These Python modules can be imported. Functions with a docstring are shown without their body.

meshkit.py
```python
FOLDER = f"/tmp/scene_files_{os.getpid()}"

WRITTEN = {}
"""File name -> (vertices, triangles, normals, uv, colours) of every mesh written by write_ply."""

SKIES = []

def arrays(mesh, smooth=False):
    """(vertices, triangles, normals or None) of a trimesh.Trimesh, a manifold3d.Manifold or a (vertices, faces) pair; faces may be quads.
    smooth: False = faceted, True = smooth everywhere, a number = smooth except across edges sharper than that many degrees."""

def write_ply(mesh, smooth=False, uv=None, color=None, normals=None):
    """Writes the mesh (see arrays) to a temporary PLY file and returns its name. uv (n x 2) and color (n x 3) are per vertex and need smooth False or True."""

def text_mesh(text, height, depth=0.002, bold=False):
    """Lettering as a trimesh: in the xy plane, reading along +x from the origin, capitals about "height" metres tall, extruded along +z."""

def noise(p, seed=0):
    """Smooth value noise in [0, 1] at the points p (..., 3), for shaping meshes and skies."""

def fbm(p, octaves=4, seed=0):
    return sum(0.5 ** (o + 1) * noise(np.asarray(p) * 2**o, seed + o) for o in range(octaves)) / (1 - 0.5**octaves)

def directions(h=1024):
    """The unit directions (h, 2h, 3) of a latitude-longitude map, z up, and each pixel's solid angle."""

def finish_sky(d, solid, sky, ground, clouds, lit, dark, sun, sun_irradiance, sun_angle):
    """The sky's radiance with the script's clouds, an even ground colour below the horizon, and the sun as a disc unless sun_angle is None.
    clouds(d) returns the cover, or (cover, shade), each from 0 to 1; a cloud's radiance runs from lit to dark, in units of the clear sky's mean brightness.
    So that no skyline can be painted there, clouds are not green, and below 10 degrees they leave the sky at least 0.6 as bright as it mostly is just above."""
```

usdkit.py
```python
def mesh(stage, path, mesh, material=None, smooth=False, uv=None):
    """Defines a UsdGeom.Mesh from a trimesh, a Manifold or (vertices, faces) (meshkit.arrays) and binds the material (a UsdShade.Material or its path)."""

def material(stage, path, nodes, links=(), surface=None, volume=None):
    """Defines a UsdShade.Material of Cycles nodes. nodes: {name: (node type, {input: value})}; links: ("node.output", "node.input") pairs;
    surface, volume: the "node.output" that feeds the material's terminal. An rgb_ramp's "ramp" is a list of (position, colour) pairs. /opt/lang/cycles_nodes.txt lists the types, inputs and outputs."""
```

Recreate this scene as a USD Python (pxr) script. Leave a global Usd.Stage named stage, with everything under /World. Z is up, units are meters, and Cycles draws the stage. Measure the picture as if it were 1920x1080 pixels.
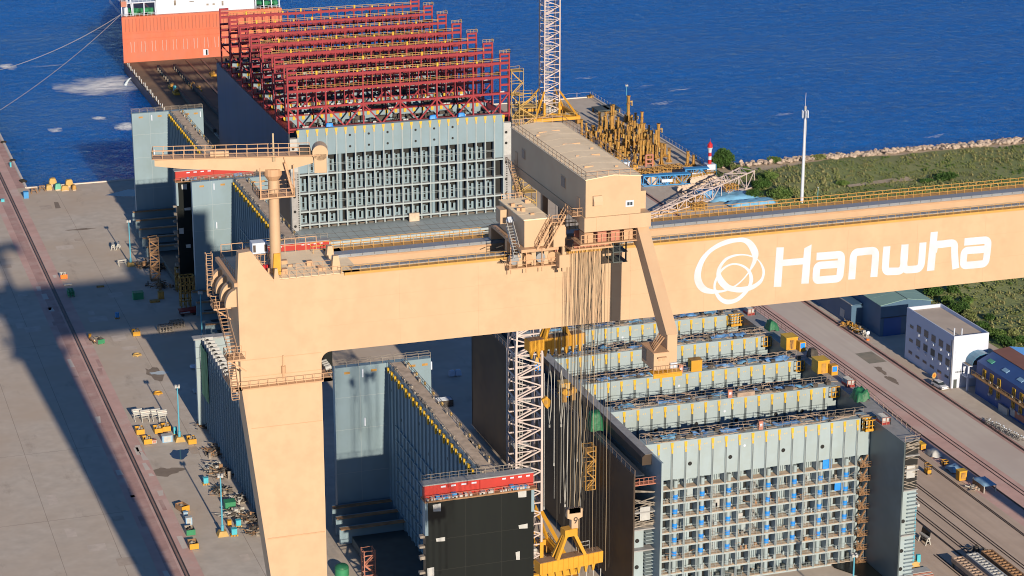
import math, random
import numpy as np
import trimesh, usdkit, meshkit
from pxr import Usd, UsdGeom, UsdLux, UsdShade, Gf, Sdf, Vt
from shapely.geometry import Polygon, LineString, Point, box as sbox
from shapely.ops import unary_union

stage = Usd.Stage.CreateInMemory()
UsdGeom.SetStageUpAxis(stage, UsdGeom.Tokens.z)
UsdGeom.Xform.Define(stage, '/World')
UsdGeom.Scope.Define(stage, '/World/Looks')
rng = random.Random(7)

# ------------------------------------------------------------------ camera, sky, sun, exposure
cam = UsdGeom.Camera.Define(stage, '/World/camera')
PITCH, YAW, FPX = 0.307159, 0.320548, 4303.2
fw = np.array([math.sin(YAW) * math.cos(PITCH), math.cos(YAW) * math.cos(PITCH), -math.sin(PITCH)])
rt = np.array([math.cos(YAW), -math.sin(YAW), 0.0])
up = np.cross(rt, fw)
cm = Gf.Matrix4d(*rt, 0, *up, 0, *(-fw), 0, 0, 0, 190.0, 1)
cam.AddTransformOp().Set(cm)
cam.CreateHorizontalApertureAttr(36.0)
cam.CreateVerticalApertureAttr(20.25)
cam.CreateFocalLengthAttr(36.0 * FPX / 1920.0)
cam.CreateClippingRangeAttr(Gf.Vec2f(1.0, 20000.0))
cam.CreateExposureAttr(0.47)

SUN_EL = math.radians(17.55)
SUN_AZ = math.radians(179.2)
sun_dir = np.array([math.sin(SUN_AZ) * math.cos(SUN_EL), math.cos(SUN_AZ) * math.cos(SUN_EL), math.sin(SUN_EL)])
dome = UsdLux.DomeLight.Define(stage, '/World/sky')
dome.GetPrim().SetCustomDataByKey('kind', 'structure')
sky = usdkit.material(stage, '/World/Looks/sky_look', {
    's': ('sky_texture', {'sky_type': 'single_scattering', 'sun_disc': False, 'sun_elevation': SUN_EL, 'sun_rotation': SUN_AZ, 'aerosol_density': 0.2, 'ozone_density': 6.0}),
    'b': ('background_shader', {'strength': 0.068})}, [('s.color', 'b.color')], surface='b.background')
UsdShade.MaterialBindingAPI.Apply(dome.GetPrim()).Bind(sky)
sun = UsdLux.DistantLight.Define(stage, '/World/sun')
sun.CreateIntensityAttr(1.25)
sun.CreateNormalizeAttr(True)
sun.CreateAngleAttr(0.5)
sun.CreateColorAttr(Gf.Vec3f(1.0, 0.82, 0.60))
z_ax = sun_dir
x_ax = np.cross([0, 0, 1.0], z_ax); x_ax /= np.linalg.norm(x_ax)
y_ax = np.cross(z_ax, x_ax)
sun.AddTransformOp().Set(Gf.Matrix4d(*x_ax, 0, *y_ax, 0, *z_ax, 0, 0, 0, 0, 1))

# ------------------------------------------------------------------ materials
MATS = {}
def mat(name, col, rough=.6, var=.10, scale=.35, rust=None, rust_at=.66, streak=0, metal=0.0, spec=.4, bump=0, bscale=1.0, dirt=None, dirt_at=.6, dirt_scale=.06, stain=None):
    c = np.array(col, float)
    n = {'g': ('geometry', {}), 'm': ('mapping', {'scale': (1, .055, 1) if streak == 'y' else (1, 1, .14) if streak == 'p' else (1, 1, .08 if streak else 1)}),
         'n': ('noise_texture', {'scale': scale, 'detail': 6.0, 'roughness': .6}),
         'r': ('rgb_ramp', {'ramp': [(.3, tuple(c * (1 - var))), (.5, tuple(c)), (.7, tuple(np.minimum(c * (1 + var), 1)))]}),
         'p': ('principled_bsdf', {'roughness': rough, 'metallic': metal, 'specular_ior_level': spec})}
    l = [('g.position', 'm.vector'), ('m.vector', 'n.vector'), ('n.fac', 'r.fac')]
    last = 'r.color'
    if dirt is not None:
        n['dn'] = ('noise_texture', {'scale': dirt_scale, 'detail': 8.0, 'roughness': .65})
        n['dr'] = ('rgb_ramp', {'ramp': [(dirt_at - .12, (0, 0, 0)), (dirt_at + .12, (1, 1, 1))]})
        n['dm'] = ('mix', {'color2': dirt})
        l += [('g.position', 'dn.vector'), ('dn.fac', 'dr.fac'), ('dr.color', 'dm.fac'), (last, 'dm.color1')]
        last = 'dm.color'
    if stain is not None:
        n['sm'] = ('mapping', {'scale': (1, .35, 1)})
        n['sn'] = ('noise_texture', {'scale': .16, 'detail': 10.0, 'roughness': .7})
        n['sr'] = ('rgb_ramp', {'ramp': [(.58, (0, 0, 0)), (.72, (.8, .8, .8))]})
        n['sx'] = ('mix', {'color2': stain})
        l += [('g.position', 'sm.vector'), ('sm.vector', 'sn.vector'), ('sn.fac', 'sr.fac'), ('sr.color', 'sx.fac'), (last, 'sx.color1')]
        last = 'sx.color'
    if rust is not None:
        n['rm'] = ('mapping', {'scale': (1, 1, .25)})
        n['rn'] = ('noise_texture', {'scale': 1.3, 'detail': 9.0, 'roughness': .72})
        n['rr'] = ('rgb_ramp', {'ramp': [(rust_at, (0, 0, 0)), (rust_at + .07, (1, 1, 1))]})
        n['rx'] = ('mix', {'color2': rust})
        l += [('g.position', 'rm.vector'), ('rm.vector', 'rn.vector'), ('rn.fac', 'rr.fac'), ('rr.color', 'rx.fac'), (last, 'rx.color1')]
        last = 'rx.color'
    l.append((last, 'p.base_color'))
    if bump:
        n['bn'] = ('noise_texture', {'scale': bscale, 'detail': 4.0})
        n['b'] = ('bump', {'strength': bump, 'distance': .3})
        l += [('g.position', 'bn.vector'), ('bn.fac', 'b.height'), ('b.normal', 'p.normal')]
    MATS[name] = usdkit.material(stage, '/World/Looks/' + name, n, l, surface='p.BSDF')
    return MATS[name]

RUST = (.16, .07, .03)
mat('cream', (.455, .33, .222), .5, .05, .22, streak='p', dirt=(.44, .30, .20), dirt_at=.56, dirt_scale=.35, rust=(.33, .22, .13), rust_at=.74)
mat('cream_seam', (.42, .29, .195), .6, .1, .4)
mat('lettering_white', (.47, .53, .64), .5, .05, .4, streak='p', dirt=(.42, .46, .53), dirt_at=.55, dirt_scale=.3)
mat('cream_trim', (.44, .28, .175), .55, .08, .5, rust=RUST, rust_at=.66)
mat('walk_yellow', (.46, .26, .07), .55, .1, .6, rust=RUST, rust_at=.64)
mat('walk_grey', (.26, .27, .29), .7, .15, .8)
mat('deck_tan', (.84, .70, .51), .8, .07, .3, dirt=(.70, .57, .40), dirt_at=.62, dirt_scale=.25)
mat('rail_steel', (.26, .29, .34), .4, .1, .5, metal=.3)
mat('yellow', (.50, .26, .025), .55, .12, .5, rust=RUST, rust_at=.64)
mat('yellow_old', (.33, .185, .045), .65, .3, .6, rust=(.13, .065, .03), rust_at=.54)
mat('yellow_tip', (.52, .33, .025), .5, .1, .6)
mat('block_grey', (.265, .345, .40), .5, .07, .3, streak=1, dirt=(.25, .315, .345), dirt_at=.55, dirt_scale=.2, rust=(.19, .2, .19), rust_at=.70)
mat('block_blue', (.175, .26, .33), .5, .07, .3, streak=1, dirt=(.16, .235, .285), dirt_at=.55, dirt_scale=.12, rust=(.16, .19, .2), rust_at=.72)
mat('mark_peach', (.42, .36, .22), .6, .1, 1)
mat('seam_black', (.016, .018, .018), .5, .1, .5)
mat('guide_dark', (.10, .13, .15), .5, .1, .5)
mat('block_frame', (.29, .355, .40), .5, .07, .3)
mat('hull_brown', (.040, .030, .025), .5, .35, .12, dirt=(.085, .055, .03), dirt_at=.6, dirt_scale=.09)
mat('hull_navy', (.026, .038, .058), .4, .25, .3, streak=1, dirt=(.04, .045, .055), dirt_at=.6, dirt_scale=.08)
mat('hull_slate', (.075, .10, .115), .4, .2, .1, dirt=(.045, .06, .07))
mat('hull_black', (.007, .010, .011), .3, .25, .15, streak=1)
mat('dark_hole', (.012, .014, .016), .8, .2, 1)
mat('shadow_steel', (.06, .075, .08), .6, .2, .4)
mat('red_frame', (.235, .019, .032), .5, .12, .4)
mat('red_panel', (.36, .03, .025), .5, .08, .3)
mat('red_dark', (.20, .02, .02), .55, .12, .4)
mat('salmon', (.36, .15, .11), .6, .15, .6)
mat('ship_orange', (.47, .115, .06), .5, .10, .5, streak=1, dirt=(.40, .125, .08), dirt_at=.55, dirt_scale=.12, rust=(.36, .12, .07), rust_at=.66)
mat('ship_seam', (.25, .075, .05), .6, .1, .3)
mat('ship_deck', (.20, .135, .09), .85, .2, .08, dirt=(.10, .075, .06), dirt_at=.52, dirt_scale=.05)
mat('ship_side', (.10, .05, .06), .5, .2, .1)
mat('white_paint', (.46, .53, .66), .5, .04, .3)
mat('white_dirty', (.36, .38, .40), .6, .12, .8, rust=(.4, .3, .22), rust_at=.62)
mat('lattice_pink', (.46, .40, .40), .5, .08, .6)
mat('concrete', (.462, .43, .40), .9, .13, .3, stain=(.30, .26, .23), dirt=(.445, .375, .315), dirt_at=.5, dirt_scale=.016, bump=.05, bscale=3)
mat('concrete_light', (.54, .50, .48), .9, .1, .1)
mat('concrete_light2', (.49, .44, .405), .9, .12, .5)
mat('patch_mid', (.40, .345, .305), .9, .14, .4)
mat('concrete_road', (.51, .47, .44), .9, .07, .55, streak='y', dirt=(.46, .405, .385), dirt_at=.55, dirt_scale=.03)
mat('concrete_tan', (.47, .385, .33), .9, .13, .5, streak='y', dirt=(.39, .31, .26), dirt_at=.55, dirt_scale=.04)
mat('joint_dark', (.25, .215, .195), .9, .2, .3)
mat('pink_bed', (.50, .335, .315), .9, .12, .2, dirt=(.52, .43, .41), dirt_at=.62, dirt_scale=.12)
mat('pink_bed_dark', (.39, .25, .24), .9, .15, .25, dirt=(.47, .36, .34), dirt_at=.6, dirt_scale=.2)
mat('pink_bed_groove', (.24, .16, .15), .9, .15, .25)
mat('steel_dark', (.075, .06, .055), .5, .25, .5, metal=.2)
mat('patch_green', (.20, .205, .18), .8, .15, .3, dirt=(.27, .24, .2), dirt_at=.5, dirt_scale=.3)
mat('patch_dark', (.20, .165, .14), .9, .2, .3)
mat('cyan', (.08, .32, .47), .5, .06, .5)
mat('cyan_box', (.06, .38, .50), .5, .1, .5)
mat('blue_paint', (.035, .22, .52), .5, .12, .5)
mat('blue_light', (.20, .36, .55), .5, .1, .5)
mat('blue_wrap', (.02, .22, .72), .45, .12, 1.2)
mat('blue_tarp', (.15, .34, .66), .6, .25, .7, bump=.3, bscale=2)
mat('sky_tarp', (.15, .37, .60), .6, .2, .25, bump=.3, bscale=1)
mat('green_tarp', (.015, .12, .06), .55, .3, .5, bump=.5, bscale=1.2)
mat('teal_tarp', (.08, .33, .25), .6, .2, .5)
mat('green_bin', (.03, .20, .10), .55, .15, .5)
mat('tan_cover', (.40, .27, .09), .7, .15, .5)
mat('wood', (.44, .36, .29), .85, .25, .6)
mat('wood_brown', (.25, .15, .085), .85, .25, .6)
mat('wood_pale', (.34, .26, .21), .85, .2, .9)
mat('reel_wood', (.52, .42, .35), .85, .15, .9)
mat('scrap', (.22, .20, .18), .8, .5, .9)
mat('scrap_dark', (.055, .05, .048), .8, .5, .8)
mat('rope', (.04, .037, .033), .6, .2, .8)
mat('rope_cream', (.36, .29, .2), .6, .1, .8)
mat('rope_grey', (.36, .37, .37), .6, .1, .8)
mat('glass', (.035, .05, .065), .08, .2, .5, spec=.7)
mat('roof_green', (.20, .33, .31), .6, .08, .12)
mat('wall_navy', (.055, .115, .20), .5, .1, .2)
mat('wall_blue', (.035, .085, .26), .5, .12, .2)
mat('roof_brown', (.21, .10, .08), .7, .1, .2)
mat('roof_blue', (.14, .42, .95), .5, .06, .2)
mat('canopy_blue', (.06, .20, .33), .25, .15, .3, spec=.6)
mat('office_wall', (.46, .52, .66), .7, .03, .2, rust=(.6, .58, .6), rust_at=.68)
mat('roof_flat', (.44, .385, .34), .9, .12, .15, dirt=(.37, .32, .28))
mat('red_light', (.42, .02, .03), .45, .06, 1)
mat('rubber', (.02, .02, .02), .8, .2, 1)
mat('car_white', (.6, .64, .72), .25, .02, 1, spec=.6)
mat('chrome', (.5, .5, .5), .25, .1, 1, metal=.8)
mat('orange_safe', (.75, .16, .02), .6, .1, 1)
mat('rock', (.38, .315, .275), .9, .35, .5, bump=.4, bscale=2)
mat('sand', (.40, .33, .26), .95, .15, .2)
mat('trunk', (.11, .075, .05), .9, .2, 1)
mat('water_white', (.42, .50, .58), .7, .08, .5)
mat('grass', (.205, .23, .105), .95, .22, .03, dirt=(.15, .205, .075), dirt_at=.52, dirt_scale=.035, bump=.8, bscale=1.3)

def leaf(name, a, b):
    MATS[name] = usdkit.material(stage, '/World/Looks/' + name, {
        'g': ('geometry', {}), 'n': ('noise_texture', {'scale': .35, 'detail': 5.0}),
        'r': ('rgb_ramp', {'ramp': [(.35, a), (.65, b)]}),
        'p': ('principled_bsdf', {'roughness': .7, 'specular_ior_level': .25}), 't': ('translucent_bsdf', {}),
        'm': ('mix_closure', {'fac': .25})},
        [('g.position', 'n.vector'), ('n.fac', 'r.fac'), ('r.color', 'p.base_color'), ('r.color', 't.color'), ('p.BSDF', 'm.closure1'), ('t.BSDF', 'm.closure2')], surface='m.closure')
leaf('leaf_green', (.035, .085, .022), (.07, .15, .035))
leaf('leaf_bush', (.07, .14, .035), (.15, .23, .065))
leaf('leaf_olive', (.15, .19, .07), (.23, .265, .11))
leaf('leaf_dry', (.20, .205, .095), (.25, .25, .12))

MATS['sea'] = usdkit.material(stage, '/World/Looks/sea', {
    'g': ('geometry', {}),
    'm1': ('mapping', {'scale': (.22, .24, 1), 'rotation': (0, 0, .18)}),
    'n1': ('noise_texture', {'scale': 1.0, 'detail': 5.0, 'roughness': .6, 'distortion': .6}),
    'm2': ('mapping', {'scale': (.045, .075, 1), 'rotation': (0, 0, -.25)}),
    'n2': ('noise_texture', {'scale': 1.0, 'detail': 4.0}),
    'a': ('math', {'math_type': 'multiply_add', 'value2': 1.0}),
    'm3': ('mapping', {'scale': (.004, .016, 1), 'rotation': (0, 0, .3)}), 'n3': ('noise_texture', {'scale': 1.0, 'detail': 5.0, 'roughness': .6}),
    'w': ('map_range', {'from_min': .35, 'from_max': .65, 'to_min': .45, 'to_max': 1.0, 'clamp': True}),
    'b': ('bump', {'strength': 1.0, 'distance': 7.5}),
    'r': ('rgb_ramp', {'ramp': [(.3, (.003, .092, .42)), (.7, (.006, .14, .57))]}),
    'p': ('principled_bsdf', {'roughness': .6, 'specular_ior_level': 0.0, 'subsurface_method': 'burley', 'subsurface_weight': .8, 'subsurface_scale': 40.0, 'subsurface_radius': (1, 1, 1)}),
    'gl': ('glossy_bsdf', {'color': (.75, .9, 1), 'roughness': .12}),
    'f': ('fresnel', {'IOR': 1.33}), 'k': ('math', {'math_type': 'multiply', 'value2': .55}), 'x': ('mix_closure', {})},
    [('g.position', 'm1.vector'), ('m1.vector', 'n1.vector'), ('g.position', 'm2.vector'), ('m2.vector', 'n2.vector'),
     ('n2.fac', 'a.value1'), ('n1.fac', 'a.value3'), ('a.value', 'b.height'), ('g.position', 'm3.vector'), ('m3.vector', 'n3.vector'), ('n3.fac', 'r.fac'),
     ('n3.fac', 'w.value'), ('w.result', 'b.strength'), ('r.color', 'p.base_color'), ('b.normal', 'p.normal'), ('b.normal', 'gl.normal'), ('b.normal', 'f.normal'),
     ('f.fac', 'k.value1'), ('k.value', 'x.fac'), ('p.BSDF', 'x.closure1'), ('gl.BSDF', 'x.closure2')], surface='x.closure')
def foam(name, cover):
    MATS[name] = usdkit.material(stage, '/World/Looks/' + name, {
        'g': ('geometry', {}), 'm': ('mapping', {'scale': (.10, .5, 1)}),
        'n': ('noise_texture', {'scale': 1.0, 'detail': 10.0, 'roughness': .85, 'distortion': 1.2}),
        'at': ('attribute', {'attribute': 'fade'}),
        'mu': ('math', {'math_type': 'add'}), 'r': ('rgb_ramp', {'ramp': [(.84 - cover, (0, 0, 0)), (1.34 - cover, (1, 1, 1))]}),
        'p': ('principled_bsdf', {'base_color': (.80, .85, .9), 'roughness': .8}), 't': ('transparent_bsdf', {}), 'x': ('mix_closure', {})},
        [('g.position', 'm.vector'), ('m.vector', 'n.vector'), ('n.fac', 'mu.value1'), ('at.fac', 'mu.value2'), ('mu.value', 'r.fac'), ('r.color', 'x.fac'), ('t.BSDF', 'x.closure1'), ('p.BSDF', 'x.closure2')], surface='x.closure')
foam('foam_thick', .43)
foam('foam_thin', .10)
MATS['puddle'] = usdkit.material(stage, '/World/Looks/puddle', {'p': ('principled_bsdf', {'base_color': (.03, .05, .10), 'roughness': .03, 'ior': 1.33})}, [], surface='p.BSDF')

# ------------------------------------------------------------------ helpers
COUNT = {}
MS, ML = 1.0, np.zeros(3)      # size of a drawing unit in metres and where the drawing's origin stands (the crane is drawn in its own units)
def free(parent, name):
    k = parent + '/' + name
    n = COUNT.get(k, 0); COUNT[k] = n + 1
    return k if n == 0 else '%s_%03d' % (k, n)

def keys(prim, label=None, cat=None, group=None, kind=None):
    for k, v in (('label', label), ('category', cat), ('group', group), ('kind', kind)):
        if v: prim.SetCustomDataByKey(k, v)

class B:
    """collects boxes, bars, cylinders and prisms into one mesh"""
    def __init__(s): s.v, s.f, s.n = [], [], 0
    def add(s, v, f):
        v = np.asarray(v, float); f = np.asarray(f, int)
        if f.shape[1] == 4: f = np.vstack([f[:, [0, 1, 2]], f[:, [0, 2, 3]]])
        s.v.append(v); s.f.append(f + s.n); s.n += len(v); return s
    def hexa(s, p): return s.add(p, [[0, 3, 2, 1], [4, 5, 6, 7], [0, 1, 5, 4], [1, 2, 6, 5], [2, 3, 7, 6], [3, 0, 4, 7]])
    def box(s, x0, y0, z0, x1, y1, z1):
        x0, x1 = sorted((x0, x1)); y0, y1 = sorted((y0, y1)); z0, z1 = sorted((z0, z1))
        return s.hexa([(x0, y0, z0), (x1, y0, z0), (x1, y1, z0), (x0, y1, z0), (x0, y0, z1), (x1, y0, z1), (x1, y1, z1), (x0, y1, z1)])
    def cbox(s, c, d): return s.box(c[0] - d[0] / 2, c[1] - d[1] / 2, c[2], c[0] + d[0] / 2, c[1] + d[1] / 2, c[2] + d[2])
    def quad(s, a, b, c, d): return s.add([a, b, c, d], [[0, 1, 2, 3]])
    def bar(s, p, q, w=.1, h=None, upv=(0, 0, 1)):
        p, q = np.asarray(p, float), np.asarray(q, float); h = w if h is None else h
        d = q - p; L = np.linalg.norm(d)
        if L < 1e-6: return s
        d /= L; u = np.asarray(upv, float)
        if abs(d @ u) > .98: u = np.array([1.0, 0, 0])
        a = np.cross(d, u); a /= np.linalg.norm(a); b = np.cross(a, d)
        o = [(-1, -1), (1, -1), (1, 1), (-1, 1)]
        P = [p + a * i * w / 2 + b * j * h / 2 for i, j in o] + [q + a * i * w / 2 + b * j * h / 2 for i, j in o]
        return s.hexa(P)
    def cyl(s, p, q, r, r2=None, n=10, cap=True):
        p, q = np.asarray(p, float), np.asarray(q, float); r2 = r if r2 is None else r2
        d = q - p; d = d / np.linalg.norm(d); u = np.array([0, 0, 1.0]) if abs(d[2]) < .9 else np.array([1.0, 0, 0])
        a = np.cross(u, d); a /= np.linalg.norm(a); b = np.cross(d, a)
        t = np.arange(n) / n * 2 * math.pi
        ring = np.cos(t)[:, None] * a + np.sin(t)[:, None] * b
        V = np.vstack([p + ring * r, q + ring * r2, [p], [q]])
        F = []
        for i in range(n):
            j = (i + 1) % n
            F += [[i, j, n + j], [i, n + j, n + i]]
            if cap: F += [[2 * n, j, i], [2 * n + 1, n + i, n + j]]
        return s.add(V, F)
    def prism(s, poly, axis, a, b):
        """poly in the two other axes, extruded along axis from a to b"""
        P = poly if isinstance(poly, Polygon) else Polygon(poly)
        m = trimesh.creation.extrude_polygon(P, 1.0, engine='earcut')
        v = np.array(m.vertices); f = np.array(m.faces); t = a + v[:, 2] * (b - a)
        if axis == 'x': V = np.c_[t, v[:, 0], v[:, 1]]
        elif axis == 'y': V = np.c_[v[:, 0], t, v[:, 1]]; f = f[:, ::-1]
        else: V = np.c_[v[:, 0], v[:, 1], t]
        if b < a: f = f[:, ::-1]
        return s.add(V, f)
    def tm(s, m, off=(0, 0, 0)): return s.add(np.array(m.vertices) + np.array(off), np.array(m.faces))
    def rail(s, pts, h=1.1, step=2.0, r=.07, mid=True):
        pts = [np.asarray(p, float) for p in pts]
        for p, q in zip(pts[:-1], pts[1:]):
            L = np.linalg.norm(q - p); n = max(1, round(L / step))
            for i in range(n + 1):
                c = p + (q - p) * i / n; s.bar(c, c + (0, 0, h), r)
            s.bar(p + (0, 0, h), q + (0, 0, h), r)
            if mid: s.bar(p + (0, 0, h * .5), q + (0, 0, h * .5), r * .8)
        return s
    def stair(s, p, q, side=(0, 1, 0), w=.9, rails=True):
        p, q, sd = np.asarray(p, float), np.asarray(q, float), np.asarray(side, float)
        for k in (-w / 2, w / 2):
            s.bar(p + sd * k, q + sd * k, .08, .25)
            if rails: s.bar(p + sd * k + (0, 0, 1), q + sd * k + (0, 0, 1), .07)
        n = max(2, int(abs(q[2] - p[2]) / .33))
        for i in range(n + 1):
            c = p + (q - p) * i / n; s.bar(c - sd * w / 2, c + sd * w / 2, .28, .05)
            if rails and i % 3 == 0:
                for k in (-w / 2, w / 2): s.bar(c + sd * k, c + sd * k + (0, 0, 1), .05)
        return s
    def mesh(s): return np.vstack(s.v), np.vstack(s.f)
    def build(s, name, m, parent='/World', label=None, cat=None, group=None, kind=None, smooth=False):
        path = free(parent, name)
        v, f = s.mesh(); v = v * MS + (ML if parent == '/World' else 0)
        pr = usdkit.mesh(stage, path, (v, f), MATS[m], smooth=smooth).GetPrim()
        keys(pr, label, cat, group, kind); return path

def thing(name, label, cat, loc=(0, 0, 0), rz=0, group=None, sc=None):
    path = free('/World', name); loc = np.asarray(loc, float) * MS + ML
    x = UsdGeom.Xform.Define(stage, path)
    x.AddTranslateOp().Set(Gf.Vec3d(*map(float, loc))); x.AddRotateZOp().Set(float(rz))
    x.AddScaleOp().Set(Gf.Vec3f(*map(float, sc if sc is not None else (1, 1, 1))))
    keys(x.GetPrim(), label, cat, group); return path

def copy(src, label, loc, rz=0, group=None, sc=None, cat=None):
    p0 = stage.GetPrimAtPath(src); d = p0.GetCustomData(); base = src.rsplit('/', 1)[1]
    if base[-4:-3] == '_' and base[-3:].isdigit(): base = base[:-4]
    path = thing(base, label, cat or d['category'], loc, rz, group or d.get('group'), sc)
    pr = stage.GetPrimAtPath(path); pr.GetReferences().AddInternalReference(Sdf.Path(src)); pr.SetInstanceable(True)
    return path

def place(maker, spots, group=None):
    """spots: (label, loc, rz, scale); the first one is the thing itself, the others are copies"""
    src = None; out = []
    for lab, loc, rz, sc in spots:
        if src is None:
            src = maker(lab, loc, rz, group, sc); out.append(src)
        else: out.append(copy(src, lab, loc, rz, group, sc))
    return out

def sheet(name, poly, z, m, label=None, cat=None, kind='structure', group=None, parent='/World'):
    P = poly if isinstance(poly, Polygon) else Polygon(poly)
    v, f = trimesh.creation.triangulate_polygon(P, engine='earcut')
    v = np.c_[v, np.full(len(v), z)]
    n = np.cross(v[f[:, 1]] - v[f[:, 0]], v[f[:, 2]] - v[f[:, 0]])[:, 2]
    f = np.where((n < 0)[:, None], f[:, ::-1], f)
    return B().add(v, f).build(name, m, parent, label, cat, group, kind)

def blob(cx, cy, rx, ry, seed, n=26, j=.25):
    r = random.Random(seed); ph = [r.uniform(0, 6.28) for _ in range(4)]
    return [(cx + rx * math.cos(t) * (1 + j * math.sin(2 * t + ph[0]) + j * .6 * math.sin(5 * t + ph[1]) + j * .3 * math.sin(9 * t + ph[2])),
             cy + ry * math.sin(t) * (1 + j * math.sin(3 * t + ph[3]) + j * .5 * math.sin(7 * t + ph[0]))) for t in np.arange(n) / n * 2 * math.pi]

def drape(x0, x1, y0, y1, z, amp, seed, nx=14, ny=6, fall=0):
    """a crumpled cloth sheet with its edges hanging"""
    xs, ys = np.linspace(x0, x1, nx), np.linspace(y0, y1, ny)
    X, Y = np.meshgrid(xs, ys); P = np.stack([X.ravel() * .9, Y.ravel() * .9, np.full(X.size, seed * 3.1)], 1)
    n = meshkit.fbm(P, 3, seed).reshape(X.shape)
    Z = z + (n - .3) * amp
    if fall:
        e = np.minimum(np.minimum(X - x0, x1 - X) / (x1 - x0), np.minimum(Y - y0, y1 - Y) / (y1 - y0))
        Z = Z - fall * np.clip(1 - e * 7, 0, 1)
    V = np.stack([X.ravel(), Y.ravel(), Z.ravel()], 1)
    F = [[j * nx + i, j * nx + i + 1, (j + 1) * nx + i + 1, (j + 1) * nx + i] for j in range(ny - 1) for i in range(nx - 1)]
    return V, F

def gp(p, z=0): return (p[0], p[1], z)

# ------------------------------------------------------------------ water and ground
B().quad((-3000, 500, -3.6), (6000, 500, -3.6), (6000, 9000, -3.6), (-3000, 9000, -3.6)).build('sea', 'sea', kind='structure')
QUAY = Polygon([(-400, -300), (900, -300), (900, 668), (293, 670), (291, 679), (291, 781.5), (214, 781.5), (214, 716.5), (75.5, 716.5), (75.5, 1300), (-400, 1300)])
B().prism(QUAY, 'z', -9, 0).build('quay_ground', 'concrete', kind='structure')
k = B()
for a, b in (((75.5, 716.5), (134, 716.5)), ((75.5, 716.5), (75.5, 900)), ((214, 781.5), (291, 781.5)), ((291, 781.5), (291, 679))):
    k.bar((a[0], a[1], .12), (b[0], b[1], .12), .7, .35)
k.build('quay_kerb', 'concrete_light', kind='structure')
sheet('pier_strip', [(60.5, 717), (75, 717), (75, 1290), (60.5, 1290)], .004, 'pink_bed_dark')
sheet('crane_track_bed', [(64.2, -200), (72.6, -200), (72.6, 1290), (64.2, 1290)], .008, 'pink_bed')
sheet('crane_track_bed', [(66.0, -200), (68.4, -200), (68.4, 1290), (66.0, 1290)], .012, 'pink_bed_dark')
sheet('crane_track_bed', [(237.6, -200), (248.6, -200), (248.6, 781), (237.6, 781)], .008, 'pink_bed')
sheet('crane_track_bed', [(258.6, -200), (260.6, -200), (260.6, 700), (258.6, 700)], .008, 'pink_bed_dark')
sheet('road', [(248.7, -200), (258.5, -200), (258.5, 700), (248.7, 700)], .004, 'concrete_road')
sheet('yard_floor', [(207, -200), (237.5, -200), (237.5, 470), (207, 470)], .004, 'concrete_tan')
def railpair(x, y0, y1, g=.55, z=.02):
    b = B()
    for s in (-g, g):
        b.box(x + s - .16, y0, z - .016, x + s + .16, y1, z)
        b.box(x + s - .05, y0, z, x + s + .05, y1, z + .09)
    b.build('rail', 'steel_dark', kind='structure')
sheet('rail_groove', [(68.95, -200), (69.85, -200), (69.85, 1290), (68.95, 1290)], .0145, 'pink_bed_groove')
railpair(69.4, -200, 1290, .36); railpair(246.7, -200, 781, .5); railpair(259.7, -200, 700, .18)
railpair(242.4, -200, 640, .12); railpair(235.4, -200, 640, .2)
for x in (227.3, 224.0, 220.4, 218.3, 213.6): railpair(x, -200, 374 if x < 214 else 470, .35 if x != 218.3 else .12)
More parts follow.
